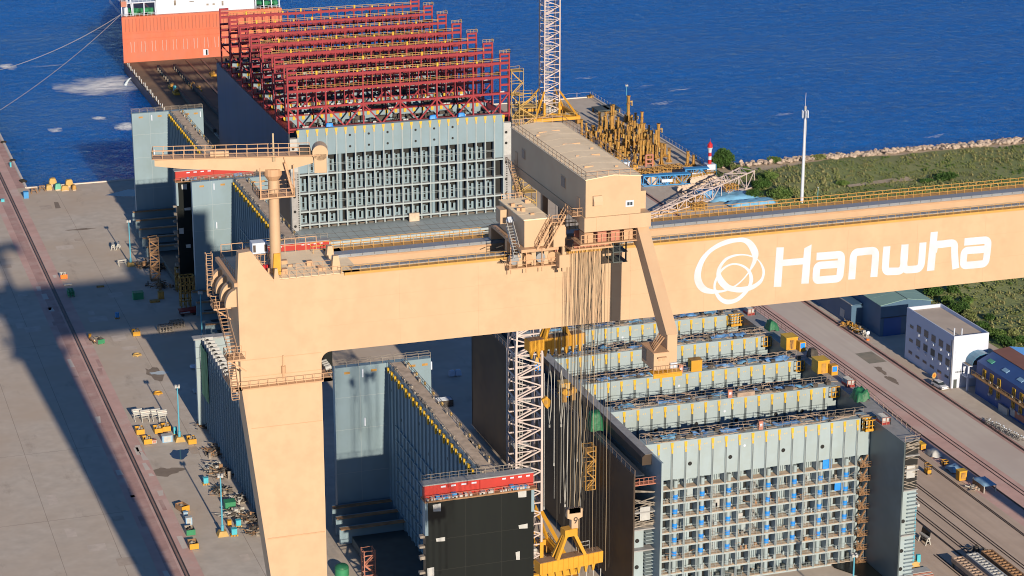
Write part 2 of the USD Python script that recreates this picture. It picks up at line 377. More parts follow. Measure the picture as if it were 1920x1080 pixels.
# slab joints and repair patches
j = B()
for x in (23, 47, 58.5, 84): j.quad((x - .05, 300, .004), (x + .05, 300, .004), (x + .05, 716, .004), (x - .05, 716, .004))
for y in (402, 447, 486, 560, 640, 690): j.quad((-60, y - .07, .005), (63.8, y - .07, .005), (63.8, y + .07, .005), (-60, y + .07, .005))
j.build('slab_joints', 'joint_dark', kind='structure')
pr = random.Random(3)
for i in range(26):
    x = pr.choice([64.6, 70.4, 70.9, 65.2]) + pr.uniform(0, .8); y = pr.uniform(395, 620); L = pr.uniform(1.2, 7)
    sheet('track_patch', [(x, y), (x + pr.uniform(.7, 1.5), y), (x + pr.uniform(.7, 1.5), y + L), (x, y + L)], .016, pr.choice(['concrete_light', 'pink_bed_dark', 'concrete_light']))
def gpoly(*pts): return [p[:2] for p in pts]
sheet('cover_plate', gpoly((81.54,696.96,0), (82.80,696.55,0), (82.65,689.46,0), (81.02,689.37,0)), .006, 'patch_dark')
sheet('repair_patch', gpoly((253.31,489.62,2.842e-14), (258.00,489.78,0), (258.15,481.66,0), (253.27,481.60,0)), .008, 'patch_green')
for n, (c, rx, ry, z) in enumerate((((75.19,466.35,0), 3.2, 2.4, .006), ((83.83,530.43,-2.842e-14), 2.0, 5.0, .006), ((253.68,476.09,0), .9, 3, .008), ((253.13,469.37,0), .8, 3.2, .008), ((254.08,478.01,0), .6, .9, .009), ((84.84,663.86,0), 4, .9, .006))):
    sheet('stain', blob(c[0], c[1], rx, ry, n + 4), z, 'patch_dark')
tr = random.Random(41)
for i in range(34):
    x, y = tr.uniform(40, 62), tr.uniform(400, 640)
    if i > 12: x, y = tr.uniform(74, 96), tr.uniform(410, 690)
    w, L = tr.uniform(1.5, 5), tr.uniform(1.5, 6)
    sheet('slab_patch', [(x, y), (x + w, y + tr.uniform(-.2, .2)), (x + w + tr.uniform(-.2, .2), y + L), (x, y + L)], .0055 + .0002 * i, tr.choice(['concrete_light2', 'patch_mid', 'concrete_light2']))
# puddles
c = (79.98,475.69,0); sheet('puddle', blob(c[0] - .2, c[1], 2.1, 3.0, 2, j=.16), .009, 'puddle', 'dark blue puddle in front of the middle cyan light pole on the apron', 'puddle')
c = (83.24,477.66,0); sheet('puddle', blob(c[0], c[1], 2.2, .8, 5, j=.14), .008, 'puddle', 'narrow puddle running from the pole foot to the dark hull section', 'puddle')
c = (84.89,530.49,0); sheet('puddle', blob(c[0], c[1], 2.1, 1.3, 9, j=.2), .008, 'water_white', 'pale dried puddle on the edge of the long shadow', 'puddle')
sheet('puddle', gpoly((97.89,700.13,0), (105.87,704.90,0), (109.29,703.09,0), (108.00,695.44,0), (102.13,697.39,0)), .008, 'puddle', 'bright blue flooded strip by the quay edge beside the hull sections', 'puddle')
# grass field, riprap
nx, ny = 150, 140
xs, ys = np.linspace(289.5, 760, nx), np.linspace(120, 673, ny)
X, Y = np.meshgrid(xs, ys)
Z = meshkit.fbm(np.stack([X.ravel() * .045, Y.ravel() * .045, np.zeros(X.size)], 1), 4, 3).reshape(X.shape) * 2.0 - .55
edge = np.clip(np.minimum(X - 289.5, 673 - Y) / 9, 0, 1); Z = .02 + Z * edge + .25 * edge
V = np.stack([X.ravel(), Y.ravel(), Z.ravel()], 1)
F = [[b_ * nx + a, b_ * nx + a + 1, (b_ + 1) * nx + a + 1, (b_ + 1) * nx + a] for b_ in range(ny - 1) for a in range(nx - 1)]
B().add(V, F).build('grass_field', 'grass', kind='structure', smooth=True)
def gz(x, y):
    i = np.clip((x - 289.5) / (760 - 289.5) * (nx - 1), 0, nx - 1.001); jj = np.clip((y - 120) / (673 - 120) * (ny - 1), 0, ny - 1.001)
    return float(Z[int(round(jj)), int(round(i))])
sheet('dirt_path', gpoly((322.86,634.91,0), (345.49,638.50,0), (346.06,633.42,0), (331.81,633.31,0), (322.34,632.36,0)), .95, 'sand')
sheet('dirt_path', gpoly((297.49,664.41,0), (301.35,664.57,0), (301.10,623.42,0), (295.34,622.73,0)), .5, 'concrete_light')
sheet('shore_sand', [(292, 655), (760, 655), (760, 672.5), (292, 672.5)], .45, 'sand')
def leaves(n, rx, ry, rz, size, seed, lobes=6, core=.55, flat=0):
    r = np.random.RandomState(seed)
    c = r.randn(lobes, 3); c /= np.linalg.norm(c, axis=1)[:, None]; c = c * r.uniform(.25, .6, (lobes, 1)); c[:, 2] = c[:, 2] * .8
    k = r.randint(0, lobes, n); d = r.randn(n, 3); d /= np.linalg.norm(d, axis=1)[:, None]
    P = c[k] + d * (r.uniform(core ** 3, 1, (n, 1)) ** (1 / 3)) * r.uniform(.35, .6, lobes)[k][:, None]
    P *= (rx, ry, rz); P[:, 2] += rz * .95
    P = P[P[:, 2] > .05]; n = len(P)
    a = r.randn(n, 3); a /= np.linalg.norm(a, axis=1)[:, None]; b = np.cross(a, r.randn(n, 3)); b /= np.linalg.norm(b, axis=1)[:, None]
    s = size * r.uniform(.6, 1.4, (n, 1))
    V = np.stack([P - a * s, P + b * s * .6, P + a * s, P - b * s * .6], 1).reshape(-1, 3)
    return V, np.arange(4 * n).reshape(n, 4)
inst = UsdGeom.PointInstancer.Define(stage, '/World/grass')
keys(inst.GetPrim(), 'rough olive and dry grass tufts covering the field behind the shore', 'grass', None, 'stuff')
protos = []
for i, (m, nn, s) in enumerate((('leaf_olive', 26, .30), ('leaf_dry', 22, .30), ('leaf_bush', 30, .34))):
    b = B().add(*leaves(nn, 1.1, 1.1, .55, s, 40 + i, 4, .2)); p = '/World/grass/tuft_%03d' % i
    usdkit.mesh(stage, p, b.mesh(), MATS[m]); protos.append(p)
inst.CreatePrototypesRel().SetTargets([Sdf.Path(p) for p in protos])
gr = np.random.RandomState(5); pos, idx, scl = [], [], []
while len(pos) < 22000:
    x, y = gr.uniform(291, 470), gr.uniform(330, 664)
    if x > 300 + (y - 300) * .36 + 70: continue
    v = meshkit.fbm(np.array([[x * .06, y * .06, 1.0]]), 3, 8)[0]
    k = 0 if v < .5 else (1 if gr.rand() < .6 else 0)
    if v < .40: k = 2 if gr.rand() < .5 else 0
    pos.append((x, y, gz(x, y) - .05)); idx.append(k); s = gr.uniform(.3, .95) * (.8 + v * .5); scl.append((s, s, s * gr.uniform(.5, 1.2)))
inst.CreatePositionsAttr(Vt.Vec3fArray.FromNumpy(np.array(pos, np.float32)))
inst.CreateProtoIndicesAttr(Vt.IntArray(idx))
inst.CreateScalesAttr(Vt.Vec3fArray.FromNumpy(np.array(scl, np.float32)))
rev = free('/World', 'rock_revetment'); UsdGeom.Xform.Define(stage, rev)
keys(stage.GetPrimAtPath(rev), None, None, None, 'structure')
rr = np.random.RandomState(11)
def rock(r, x, y, z, s):
    m = trimesh.creation.icosphere(1, 1.0); v = np.array(m.vertices); v = v * (1 + .75 * (meshkit.noise(v * 1.9 + r.uniform(0, 50), 1)[:, None] - .5)) * np.array([r.uniform(.8, 1.4), r.uniform(.7, 1.2), r.uniform(.55, .9)]) * s
    a = r.uniform(0, 6.28); c, d = math.cos(a), math.sin(a)
    v = np.c_[v[:, 0] * c - v[:, 1] * d, v[:, 0] * d + v[:, 1] * c, v[:, 2]] + (x, y, z)
    return v, np.array(m.faces)
more = B()
for i in range(1500):
    t = rr.uniform(0, 1); x = 294 + 150 * rr.uniform(0, 1); y = 667.5 + t * 9.5 + (rr.uniform(-1, 1)); z = 1.1 - max(0, t - .35) * 6.5 + rr.uniform(-.3, .3)
    b = B().add(*rock(rr, x, y, z, rr.uniform(.25, .8) * (1 + (x - 294) / 330)))
    if i < 290: b.build('rock', 'rock', rev)
    else: more.add(*b.mesh())
more.build('loose_rocks', 'rock', rev, kind='stuff')
# foam sheets on the water
def foam_patch(label, cx, cy, rx, ry, m, seed, rot=0, z=-3.5):
    n, q = 72, 48; V, fade = [], []
    for jv in range(q):
        for iu in range(n):
            u, v = iu / (n - 1) * 2 - 1, jv / (q - 1) * 2 - 1
            c, s = math.cos(rot), math.sin(rot)
            V.append((cx + u * rx * c - v * ry * s, cy + u * rx * s + v * ry * c, z)); fade.append((u, v))
    uv = np.array(fade); wob = meshkit.fbm(np.c_[uv * (1.6, 2.2) + seed * 7.3, np.full(len(uv), seed)], 5, seed)
    rad = np.hypot(uv[:, 0], uv[:, 1]) + (wob - .5) * 1.1; fine = meshkit.fbm(np.c_[uv * (7, 16) + seed * 3.1, np.full(len(uv), 1.0 + seed)], 4, seed + 5)
    fade = .5 * np.clip(1 - np.clip(rad, 0, None) ** 1.4, 0, 1) - .14 + (fine - .5) * .5 * np.clip(1.2 - rad, 0, 1) - .6 * np.clip(np.maximum(abs(uv[:, 0]), abs(uv[:, 1])) - .85, 0, 1) / .15
    F = [[jv * n + iu, jv * n + iu + 1, (jv + 1) * n + iu + 1, (jv + 1) * n + iu] for jv in range(q - 1) for iu in range(n - 1)]
    p = B().add(V, F).build('foam', m, '/World', label, 'foam', None, 'stuff')
    UsdGeom.PrimvarsAPI(stage.GetPrimAtPath(p)).CreatePrimvar('fade', Sdf.ValueTypeNames.FloatArray, 'vertex').Set(Vt.FloatArray([float(x) for x in fade]))
c = (122.99,873.35,-3.60); foam_patch('white churned water under the discharge jet of the orange ship', c[0] - 1, c[1], 20, 20, 'foam_thick', 1)
c = (121.15,803.98,-3.60); foam_patch('small white wash beside the first hull section', c[0], c[1], 5, 8, 'foam_thick', 2)
c = (113.91,820.27,-3.60); foam_patch('thin foam streak left of the hull sections', c[0], c[1], 3, 4, 'foam_thick', 3)
c = (96.56,807.04,-3.60); foam_patch('thin foam spot farther left of the hull sections', c[0], c[1], 3, 4, 'foam_thick', 4)
c = (92.91,920.40,-3.60); foam_patch('foam where the upper mooring line meets the water', c[0], c[1], 4, 7, 'foam_thick', 5)
c = (108.38,917.40,-3.60); foam_patch('long faint foam line behind the mooring lines', c[0], c[1], 26, 3, 'foam_thin', 6)
for n, (c, rx, ry, lab) in enumerate((((305.99,828.73,-3.60), 7, 5, 'foam streak nearest the lattice mast'), ((320.88,806.66,-3.60), 8, 5, 'foam streak behind the slim cyan lamp post'), ((331.05,797.39,-3.60), 10, 4, 'foam streak right of the slim cyan lamp post'), ((317.15,778.15,-3.60), 6, 7, 'faint foam near the pier corner'), ((355.77,746.19,-3.60), 11, 8, 'faint foam left of the white telecom mast'), ((390.04,699.57,-3.60), 8, 6, 'faint foam near the rocky shore'))):
    foam_patch(lab, c[0], c[1], rx * 1.3, ry * .8, 'foam_thin', 10 + n, .12 + .05 * n)

# ------------------------------------------------------------------ gantry crane
MS, ML = .913, np.array([0, 0, 16.53])
gc = thing('gantry_crane', 'huge cream goliath gantry crane with white emblem and lettering on its girder', 'gantry crane', (0, 0, 0))
Z0, Z1, YF = 76.9, 88.9, 317.2
XE = 62.9
B().box(75.2, YF, Z0, 272, 320.2, Z1).build('front_girder', 'cream', gc)
B().box(75.2, 325.0, Z0, 272, 329.0, Z1).build('rear_girder', 'cream', gc)
B().box(75.2, 320.2, Z0 - .1, 272, 325.0, Z0 + .4).build('girder_bottom_plate', 'cream', gc)
arch = Polygon([(XE, 72.8), (75.2, 72.8), (75.2, Z0 + 1), (XE, Z0 + 1)])
b = B().prism([(YF, 72.8), (321.9, 72.8), (331.2, Z1), (YF, Z1)], 'x', XE, 75.2)
t = np.arange(0, 91, 10) * math.pi / 180
b.prism([(75.2, Z0)] + [(75.2 + 1.5 - 1.5 * math.cos(a), Z0 - 1.5 + 1.5 * math.sin(a)) for a in t], 'y', YF, 321.9)
b.build('girder_end', 'cream', gc)
B().box(XE + .1, YF + .2, Z1, 81.5, 330.6, Z1 + .06).build('end_deck', 'deck_tan', gc)
# leg, tapering downwards
b = B()
b.hexa([(72.8, YF, -16.5), (75.2, YF, -16.5), (75.2, 320.2, -16.5), (72.8, 320.2, -16.5), (XE, YF, 72.8), (75.2, YF, 72.8), (75.2, 321.9, 72.8), (XE, 321.9, 72.8)])
b.build('leg', 'cream', gc)
B().box(73, 309, -17.6, 77, 327, -15.6).build('bogie', 'cream_trim', gc)
# the far leg stands beyond the right of the picture
b = B()
for k_ in (-1, 1): b.bar((265.5, 323 + k_ * 17, -17), (265.5, 323 + k_ * 3.5, Z0), 4.6, 2.6, (1, 0, 0))
b.bar((265.5, 310, 33), (265.5, 336, 33), 1.5)
b.build('hinged_leg', 'cream', gc)
# weld seams, plates and marks on the front face
for i, x in enumerate(np.arange(87.5, 270, 12.4)): B().box(x - .025, YF - .012, Z0 + .02, x + .025, YF + .01, Z1 - .8).build('plate_seam', 'cream_seam', gc)
for z in (80.9, 84.9): B().box(75.3, YF - .012, z - .02, 271, YF + .01, z + .02).build('plate_seam', 'cream_seam', gc)
b = B()
xsm = (62.56,77.66)[0]
p, q = (62.61,76.90), (75.26,76.85)
b.box(p[0], YF - .03, (p[1] + q[1]) / 2 - .05, 75.2, YF, (p[1] + q[1]) / 2 + .05)
p = (64.36,74.18); b.box(63.2, YF - .03, p[1] - .05, 75.2, YF, p[1] + .05)
z = (68.97,65.99)[1]; b.box(64.2, YF - .06, z - .04, 75.1, YF + .02, z + .04)
z = (70.91,47.77)[1]; b.box(66.1, YF - .1, z - .1, 75.0, YF + .02, z + .1)
b.build('weld_seam', 'cream_trim', gc)
p = (69.33,75.05); B().box(p[0] - .12, YF - .25, p[1] - 1.6, p[0] + .12, YF, p[1] + 2).cyl((p[0], YF - .15, p[1] - .7), (p[0], YF - .15, p[1] + .4), .35).build('drain_pipe', 'cream_trim', gc)
# end gusset, fins on the end face, posts under the jib crane
b = B().prism([(62.89,88.88), (68.31,88.92), (65.04,93.65), (63.22,93.50)], 'y', YF - .02, YF + 1.6); b.build('end_gusset', 'cream', gc)
for i, (px, py) in enumerate(((441,550), (429,532), (421,519), (416,507))):
    y = YF + 1.0 + i * 3.6; zc = 85.2
    poly = [(XE + .1, zc - .2), (XE - 1.7, zc - .2)] + [(XE - 1.7 + 1.7 * (1 - math.cos(a)), zc - .2 + 2.6 * math.sin(a)) for a in np.linspace(.25, 1.45, 8)] + [(XE + .1, zc + 2.8)]
    B().prism(poly, 'y', y, y + 1.1).build('end_fin', 'cream', gc)
B().box(XE - .5, YF - .1, Z1 - .5, XE + .1, 331.2, Z1 + .1).build('end_beam', 'cream_trim', gc)
# front walkway
B().box(79, YF - .35, Z1 - .2, 272, YF, Z1 + .02).box(79, YF - .42, Z1 + .02, 272, YF - .3, Z1 + .2).build('front_edge_beam', 'walk_yellow', gc)
B().box(79, YF - .12, Z1 - .36, 272, YF, Z1 - .21).build('front_edge_shadow_strip', 'cream_trim', gc)
B().box(79, YF + .05, Z1, 272, 318.3, Z1 + .06).build('front_walkway', 'walk_yellow', gc)
B().box(80.5, 318.3, Z1, 272, 319.7, Z1 + .25).build('front_rail_cover', 'walk_grey', gc)
r = B().rail([(78.5, YF - .3, Z1), (272, YF - .3, Z1)], 1.1, 1.5, .05); r.build('front_handrail', 'walk_yellow', gc)
r = B().rail([(80.5, 318.2, Z1 + .05), (272, 318.2, Z1 + .05)], .8, 2.4, .05, False); r.build('cable_guard', 'scrap', gc)
# rear walkway with the trolley rail
B().box(79, 325.15, Z1, 272, 327.2, Z1 + .45).build('rear_rail_beam', 'rail_steel', gc)
B().box(79, 324.86, Z1 - .3, 272, 324.98, Z1 - .02).build('rear_rail_ledge', 'cream_trim', gc)
B().box(79, 327.2, Z1, 272, 330.3, Z1 + .06).build('rear_walkway', 'walk_yellow', gc)
for y, nm in ((330.2, 'rear_handrail'), (328.4, 'inner_handrail')):
    r = B().rail([(77, y, Z1), (272, y, Z1)], 1.25, 1.6, .075); r.build(nm, 'walk_yellow', gc)
b = B()
for x in np.arange(82, 272, 1.9): b.box(x - .03, 325.12, Z1 + .12, x + .03, 325.15, Z1 + .46)
b.build('rail_clip', 'steel_dark', gc)
# lettering and emblem
WHITE = 'lettering_white'
def ccurve(pts, n=8):
    P = np.array(pts, float); m = len(P); out = []
    for i in range(m):
        a, b_, c, d = P[i - 1], P[i], P[(i + 1) % m], P[(i + 2) % m]
        for t in np.arange(n) / n: out.append(.5 * (2 * b_ + (c - a) * t + (2 * a - 5 * b_ + 4 * c - d) * t * t + (3 * b_ - a - 3 * c + d) * t ** 3))
    return Polygon(out).buffer(0)
def chaikin(P, k=3):
    P = np.array(P, float)
    for _ in range(k):
        Q = [P[0]]
        for a, b_ in zip(P[:-1], P[1:]): Q += [a * .75 + b_ * .25, a * .25 + b_ * .75]
        P = np.array(Q + [P[-1]])
    return P
RINGS = [([(135.39,82.73),(135.69,84.31),(136.70,86.11),(138.47,87.54),(140.56,88.36),(142.98,88.57),(144.98,87.88),(146.27,85.93),(145.95,84.20),(145.00,82.82),(143.97,81.60),(142.63,80.55),(140.97,79.91),(139.60,79.75),(138.39,79.72),(136.86,80.17),(135.85,81.23)],
          [(136.55,83.20),(136.96,84.92),(138.05,86.41),(139.83,87.34),(142.40,87.82),(144.08,87.38),(145.30,85.14),(145.05,83.70),(144.62,82.71),(143.52,81.49),(142.24,80.66),(140.96,80.27),(140.05,80.14),(138.83,80.37),(137.60,80.90),(136.84,81.86)]),
         ([(139.18,82.95),(139.48,84.09),(140.50,85.31),(142.00,85.82),(143.83,85.75),(145.53,85.19),(146.79,84.12),(147.54,82.57),(147.21,80.98),(146.47,80.24),(145.26,79.67),(143.43,79.44),(141.12,79.99),(140.03,80.81),(139.39,81.75)],
          [(139.93,82.95),(140.08,84.03),(140.96,85.04),(142.47,85.53),(143.99,85.50),(145.54,84.94),(146.49,84.15),(147.07,82.77),(146.96,81.60),(146.29,80.92),(145.31,80.50),(143.40,80.35),(141.70,80.79),(140.61,81.78)]),
         ([(138.73,80.94),(139.00,82.09),(139.80,83.47),(140.99,84.24),(142.35,84.40),(143.89,83.88),(145.08,82.81),(145.54,81.44),(145.24,80.29),(144.51,79.18),(143.02,78.00),(141.19,77.70),(139.79,78.48),(139.00,79.74)],
          [(139.11,80.90),(139.38,82.05),(140.11,83.22),(141.22,83.99),(142.36,84.12),(143.67,83.61),(144.62,82.64),(144.89,81.50),(144.70,80.49),(144.04,79.60),(142.69,78.59),(141.24,78.48),(140.16,79.03),(139.36,80.14)])]
em = unary_union([ccurve(o).difference(ccurve(i)) for o, i in RINGS])
def flat(geom, name):
    b = B()
    for g in getattr(geom, 'geoms', [geom]): b.prism(g, 'y', YF - .03, YF + .01)
    return b.build(name, WHITE, gc)
flat(em, 'emblem')
W_ = .63
def strokes(*pls): return unary_union([LineString(chaikin(p)).buffer(W_, cap_style=2, join_style=1) for p in pls])
LET = [unary_union([Polygon([(149.40,86.32),(150.68,86.22),(150.47,79.69),(149.16,79.78)]), Polygon([(154.24,85.73),(155.51,86.24),(155.29,79.76),(153.95,79.84)]), Polygon([(150.33,84.19),(154.44,84.15),(154.40,83.06),(150.30,83.12)])]),
    strokes([(156.46,84.14),(159.51,84.08),(160.80,84.08),(160.90,82.91),(160.81,81.43),(160.72,80.06),(159.38,80.08),(157.65,80.13),(156.56,80.15),(156.54,81.25),(156.61,82.61),(157.86,82.58),(159.43,82.53),(160.37,82.51)]),
    strokes([(162.87,79.70),(162.95,81.97),(162.99,84.20),(164.54,84.20),(165.33,84.22),(166.94,84.18),(166.95,82.33),(166.83,79.72)]),
    strokes([(168.90,84.66),(168.82,82.45),(168.80,80.43),(170.15,80.34),(171.76,80.21),(172.17,81.38),(172.17,84.68)], [(172.14,84.68),(172.03,82.14),(172.23,80.41),(173.52,80.31),(175.29,80.29),(175.36,82.58),(175.39,84.71)]),
    unary_union([Polygon([(176.69,86.33),(177.98,86.31),(177.74,79.78),(176.37,79.76)]), strokes([(177.39,82.84),(177.63,84.17),(178.77,84.09),(179.57,84.14),(181.22,84.14),(181.22,82.47),(181.68,79.67)])]),
    strokes([(182.95,84.10),(185.76,84.08),(187.31,84.05),(187.36,82.65),(187.26,81.29),(187.11,80.02),(185.71,80.01),(184.24,80.03),(183.01,80.06),(182.98,81.25),(183.05,82.60),(184.23,82.58),(185.86,82.52),(186.85,82.52)])]
for L in LET: flat(L, 'letter')
# deck equipment on the girder end
r = B().rail([(63.2, 330.4, Z1), (78, 330.4, Z1)], 2.2, 1.7, .1).rail([(63.1, 330.4, Z1), (63.1, 320, Z1)], 1.1, 1.8, .08); r.build('end_handrail', 'cream_trim', gc)
c = (66.75,328.55,89.00); B().box(c[0], c[1], Z1, c[0] + 1.4, c[1] + 1, Z1 + 2).build('switch_box', 'cream', gc)
c = (67.71,323.16,88.96); b = B()
b.rail([(c[0] - 1.4, c[1], Z1), (c[0] + 1.6, c[1], Z1), (c[0] + 1.6, c[1] + 3, Z1), (c[0] - 1.4, c[1] + 3, Z1), (c[0] - 1.4, c[1], Z1)], 2.3, 1, .09); b.build('equipment_cage', 'cream_trim', gc)
b = B().box(c[0] - 1.1, c[1] + .3, Z1 + 2.35, c[0] + 1.2, c[1] + 2.2, Z1 + 4.0); cond = b.build('cooling_unit', 'white_paint', gc)
B().box(c[0] - 1.0, c[1] + .27, Z1 + 2.6, c[0] - .6, c[1] + .3, Z1 + 3.7).box(c[0] + .7, c[1] + .27, Z1 + 2.6, c[0] + 1.1, c[1] + .3, Z1 + 3.7).build('grille', 'steel_dark', cond)
b = B()
for i in range(4): b.cyl((c[0] + .3 + i * .55, c[1] - .9, Z1 + .1), (c[0] + .3 + i * .55, c[1] - .9, Z1 + .9), .24)
b.build('gas_bottle', 'red_light', gc)
for x in (68.75,): B().hexa([(x - .42, YF - .05, Z1 - .3), (x + .42, YF - .05, Z1 - .3), (x + .42, YF + .6, Z1 - .3), (x - .42, YF + .6, Z1 - .3), (x - .2, YF - .02, Z1 + 1.7), (x + .2, YF - .02, Z1 + 1.7), (x + .2, YF + .5, Z1 + 1.7), (x - .2, YF + .5, Z1 + 1.7)]).build('stop_post', 'cream', gc)
B().hexa([(78.3, 325.2, Z1), (79.6, 325.2, Z1), (79.6, 326.6, Z1), (78.3, 326.6, Z1), (78.6, 325.4, Z1 + 1.9), (79.3, 325.4, Z1 + 1.9), (79.3, 326.4, Z1 + 1.9), (78.6, 326.4, Z1 + 1.9)]).build('buffer_stop', 'cream', gc)
b = B().hexa([(77.6, 319.0, Z1), (79, 319.0, Z1), (79, 320.2, Z1), (77.6, 320.2, Z1), (77.9, 319.2, Z1 + 2.2), (78.7, 319.2, Z1 + 2.2), (78.7, 320, Z1 + 2.2), (77.9, 320, Z1 + 2.2)])
b.build('buffer_stop', 'cream', gc)
b = B()
for i in range(14):
    x, y = rng.uniform(64.5, 76), rng.uniform(319, 329.5); b.box(x, y, Z1 + .06, x + rng.uniform(.3, 1.1), y + rng.uniform(.3, 1.1), Z1 + rng.uniform(.3, 1.2))
b.build('deck_box', 'cream_trim', gc, kind='stuff')
r = B().rail([(69.6, YF + .15, Z1), (78.5, YF + .15, Z1)], 1.15, 1.1, .07).rail([(72.5, YF + 3.4, Z1), (78.0, YF + 3.4, Z1)], 1.15, 1.3, .07).rail([(66.0, 329.0, Z1), (66.0, 322.5, Z1), (68.2, 322.5, Z1)], 1.1, 1.2, .07); r.build('deck_handrail', 'cream_trim', gc, kind='stuff')
# ladders, stairs and landings on the end face
xs_ = 61.4
p1, p2, p3 = (61.40,323.75,83.72), (61.40,314.55,78.66), (61.40,320.76,74.40)
b = B().stair(p1, p2, (1, 0, 0), 1.3); b.build('end_stair', 'cream_trim', gc)
b = B().stair((60.9, p2[1], p2[2]), (60.9, p2[1] - 3.0, 73.0), (1, 0, 0), 1.1); b.build('end_stair', 'cream_trim', gc)
for p in (p1, p2):
    b = B().box(60.2, p[1] - 1.4, p[2] - .3, 62.9, p[1] + 1.4, p[2] - .1).rail([(60.2, p[1] - 1.4, p[2] - .1), (60.2, p[1] + 1.4, p[2] - .1), (62.9, p[1] + 1.4, p[2] - .1)], 1.1, .9, .08).rail([(60.2, p[1] - 1.4, p[2] - .1), (62.9, p[1] - 1.4, p[2] - .1)], 1.1, .9, .08)
    b.bar((60.4, p[1] - 1, p[2] - .2), (63, p[1] - 1, p[2] - 2.2), .2); b.build('landing', 'cream_trim', gc)
b = B()
for dx, dy in ((0, 0), (.9, 0), (0, .9), (.9, .9)): b.bar((60.6 + dx, 328.7 + dy, p1[2]), (60.6 + dx, 328.7 + dy, Z1 + 1.5), .09)
for z in np.arange(p1[2], Z1 + 1.5, .8):
    b.rail([(60.6, 328.7, z - .1), (61.5, 328.7, z - .1), (61.5, 329.6, z - .1), (60.6, 329.6, z - .1)], .1, 1, .06, False)
b.build('cage_ladder', 'cream_trim', gc)
b = B().box(61.9, YF - 1.0, 72.55, 76.6, YF - .02, 72.75).box(61.3, YF - 1.0, 72.55, XE - .02, 323, 72.75).box(75.22, YF - 1.0, 72.55, 76.6, 322, 72.75); b.build('leg_walkway', 'cream_trim', gc)
b = B().rail([(61.3, 323, 72.7), (61.3, YF - 1, 72.7), (76.6, YF - 1, 72.7), (76.6, 321, 72.7)], 1.2, 1.4, .07); b.build('leg_handrail', 'cream_trim', gc)
b = B()
for i in range(4): b.cyl((76.0, 318.2 + i * .9, 73.9 - i * .01), (76.9, 318.2 + i * .9, 74.1), .35)
b.build('floodlight', 'white_dirty', gc)
b = B().hexa([(XE - 1.6, YF + .6, 72.7), (XE - .05, YF + .6, 72.7), (XE - .05, 320.5, 72.7), (XE - 1.6, 320.5, 72.7), (XE - .4, YF + 1.4, 76.4), (XE - .05, YF + 1.4, 76.4), (XE - .05, 320, 76.4), (XE - .4, 320, 76.4)]); b.build('knee_bracket', 'cream', gc)

# ------------------------------------------------------------------ jib crane on the girder end
jc = thing('jib_crane', 'small cream slewing jib crane standing on the left end of the girder', 'jib crane', (69.4, 320.3, Z1))
tip, cw = (52.81,324.23,107.00), (76.26,319.10,107.00)
o = np.array([69.4, 320.3, Z1]); tip = np.array(tip) - o; cw = np.array(cw) - o
HZ = 107 - Z1 - 1.0
B().cyl((0, 0, 0), (0, 0, 14.6), .84, .78, 18).build('column', 'cream', jc, smooth=40)
B().cyl((0, 0, 14.4), (0, 0, 15.2), .8, 1.35, 16).cyl((0, 0, 15.2), (0, 0, 16.2), 1.35, 1.35, 16).build('slew_ring', 'cream_trim', jc)
d = (cw - tip) / np.linalg.norm(cw - tip); d[2] = 0; d /= np.linalg.norm(d); nrm = np.array([-d[1], d[0], 0])
Lt, Lc = -np.dot(tip[:2], d[:2]), np.dot(cw[:2], d[:2])
def jp(u, v, z): return np.array([0, 0, z]) + d * u + nrm * v
b = B()
prof = [(-Lt, 17.1, 18.2), (-Lt + 4, 16.6, 18.2), (-1.8, 15.9, 18.2), (1.8, 15.9, 18.2), (Lc - 1, 17.0, 18.2)]
for (u0, a0, c0), (u1, a1, c1) in zip(prof[:-1], prof[1:]):
    b.hexa([jp(u0, -.75, a0), jp(u1, -.75, a1), jp(u1, .75, a1), jp(u0, .75, a0), jp(u0, -.75, c0), jp(u1, -.75, c1), jp(u1, .75, c1), jp(u0, .75, c0)])
b.build('boom', 'cream', jc)
b = B()
b.hexa([jp(-Lt - .3, -1.4, 18.2), jp(Lc, -1.4, 18.2), jp(Lc, 1.4, 18.2), jp(-Lt - .3, 1.4, 18.2), jp(-Lt - .3, -1.4, 18.3), jp(Lc, -1.4, 18.3), jp(Lc, 1.4, 18.3), jp(-Lt - .3, 1.4, 18.3)])
b.build('boom_walkway', 'cream_trim', jc)
b = B().rail([jp(-Lt - .3, -1.4, 18.3), jp(Lc - 1.5, -1.4, 18.3)], 1.2, 1.5, .08).rail([jp(Lc - 1.5, 1.4, 18.3), jp(-Lt - .3, 1.4, 18.3), jp(-Lt - .3, -1.4, 18.3)], 1.2, 1.5, .08); b.build('boom_handrail', 'cream_trim', jc)
b = B()
cx = jp(Lc, 0, 0)
b.hexa([jp(Lc - .9, -1.3, 15.6), jp(Lc + .9, -1.3, 15.6), jp(Lc + .9, 1.3, 15.6), jp(Lc - .9, 1.3, 15.6), jp(Lc - .9, -1.3, 18.4), jp(Lc + .9, -1.3, 18.4), jp(Lc + .9, 1.3, 18.4), jp(Lc - .9, 1.3, 18.4)])
b.cyl(jp(Lc, -1.3, 18.6), jp(Lc, 1.3, 18.6), 1.15, n=20); b.build('counterweight', 'cream', jc)
b = B().box(-2.6, -2.4, 12.2, 2.7, 2.4, 12.4).rail([(-2.6, -2.4, 12.4), (2.7, -2.4, 12.4), (2.7, 2.4, 12.4), (-2.6, 2.4, 12.4), (-2.6, -2.4, 12.4)], 1.2, 1.2, .09)
b.bar((-2.4, -2.2, 12.4), (-2.4, -2.2, 16.8), .18).bar((2.6, -2.2, 12.4), (2.6, -2.2, 17), .18); b.build('column_platform', 'cream_trim', jc)
b = B().stair((2.5, -1.5, 12.5), (1.4, -1.5, 17.2), (0, 1, 0), .8); b.build('ladder', 'cream_trim', jc)
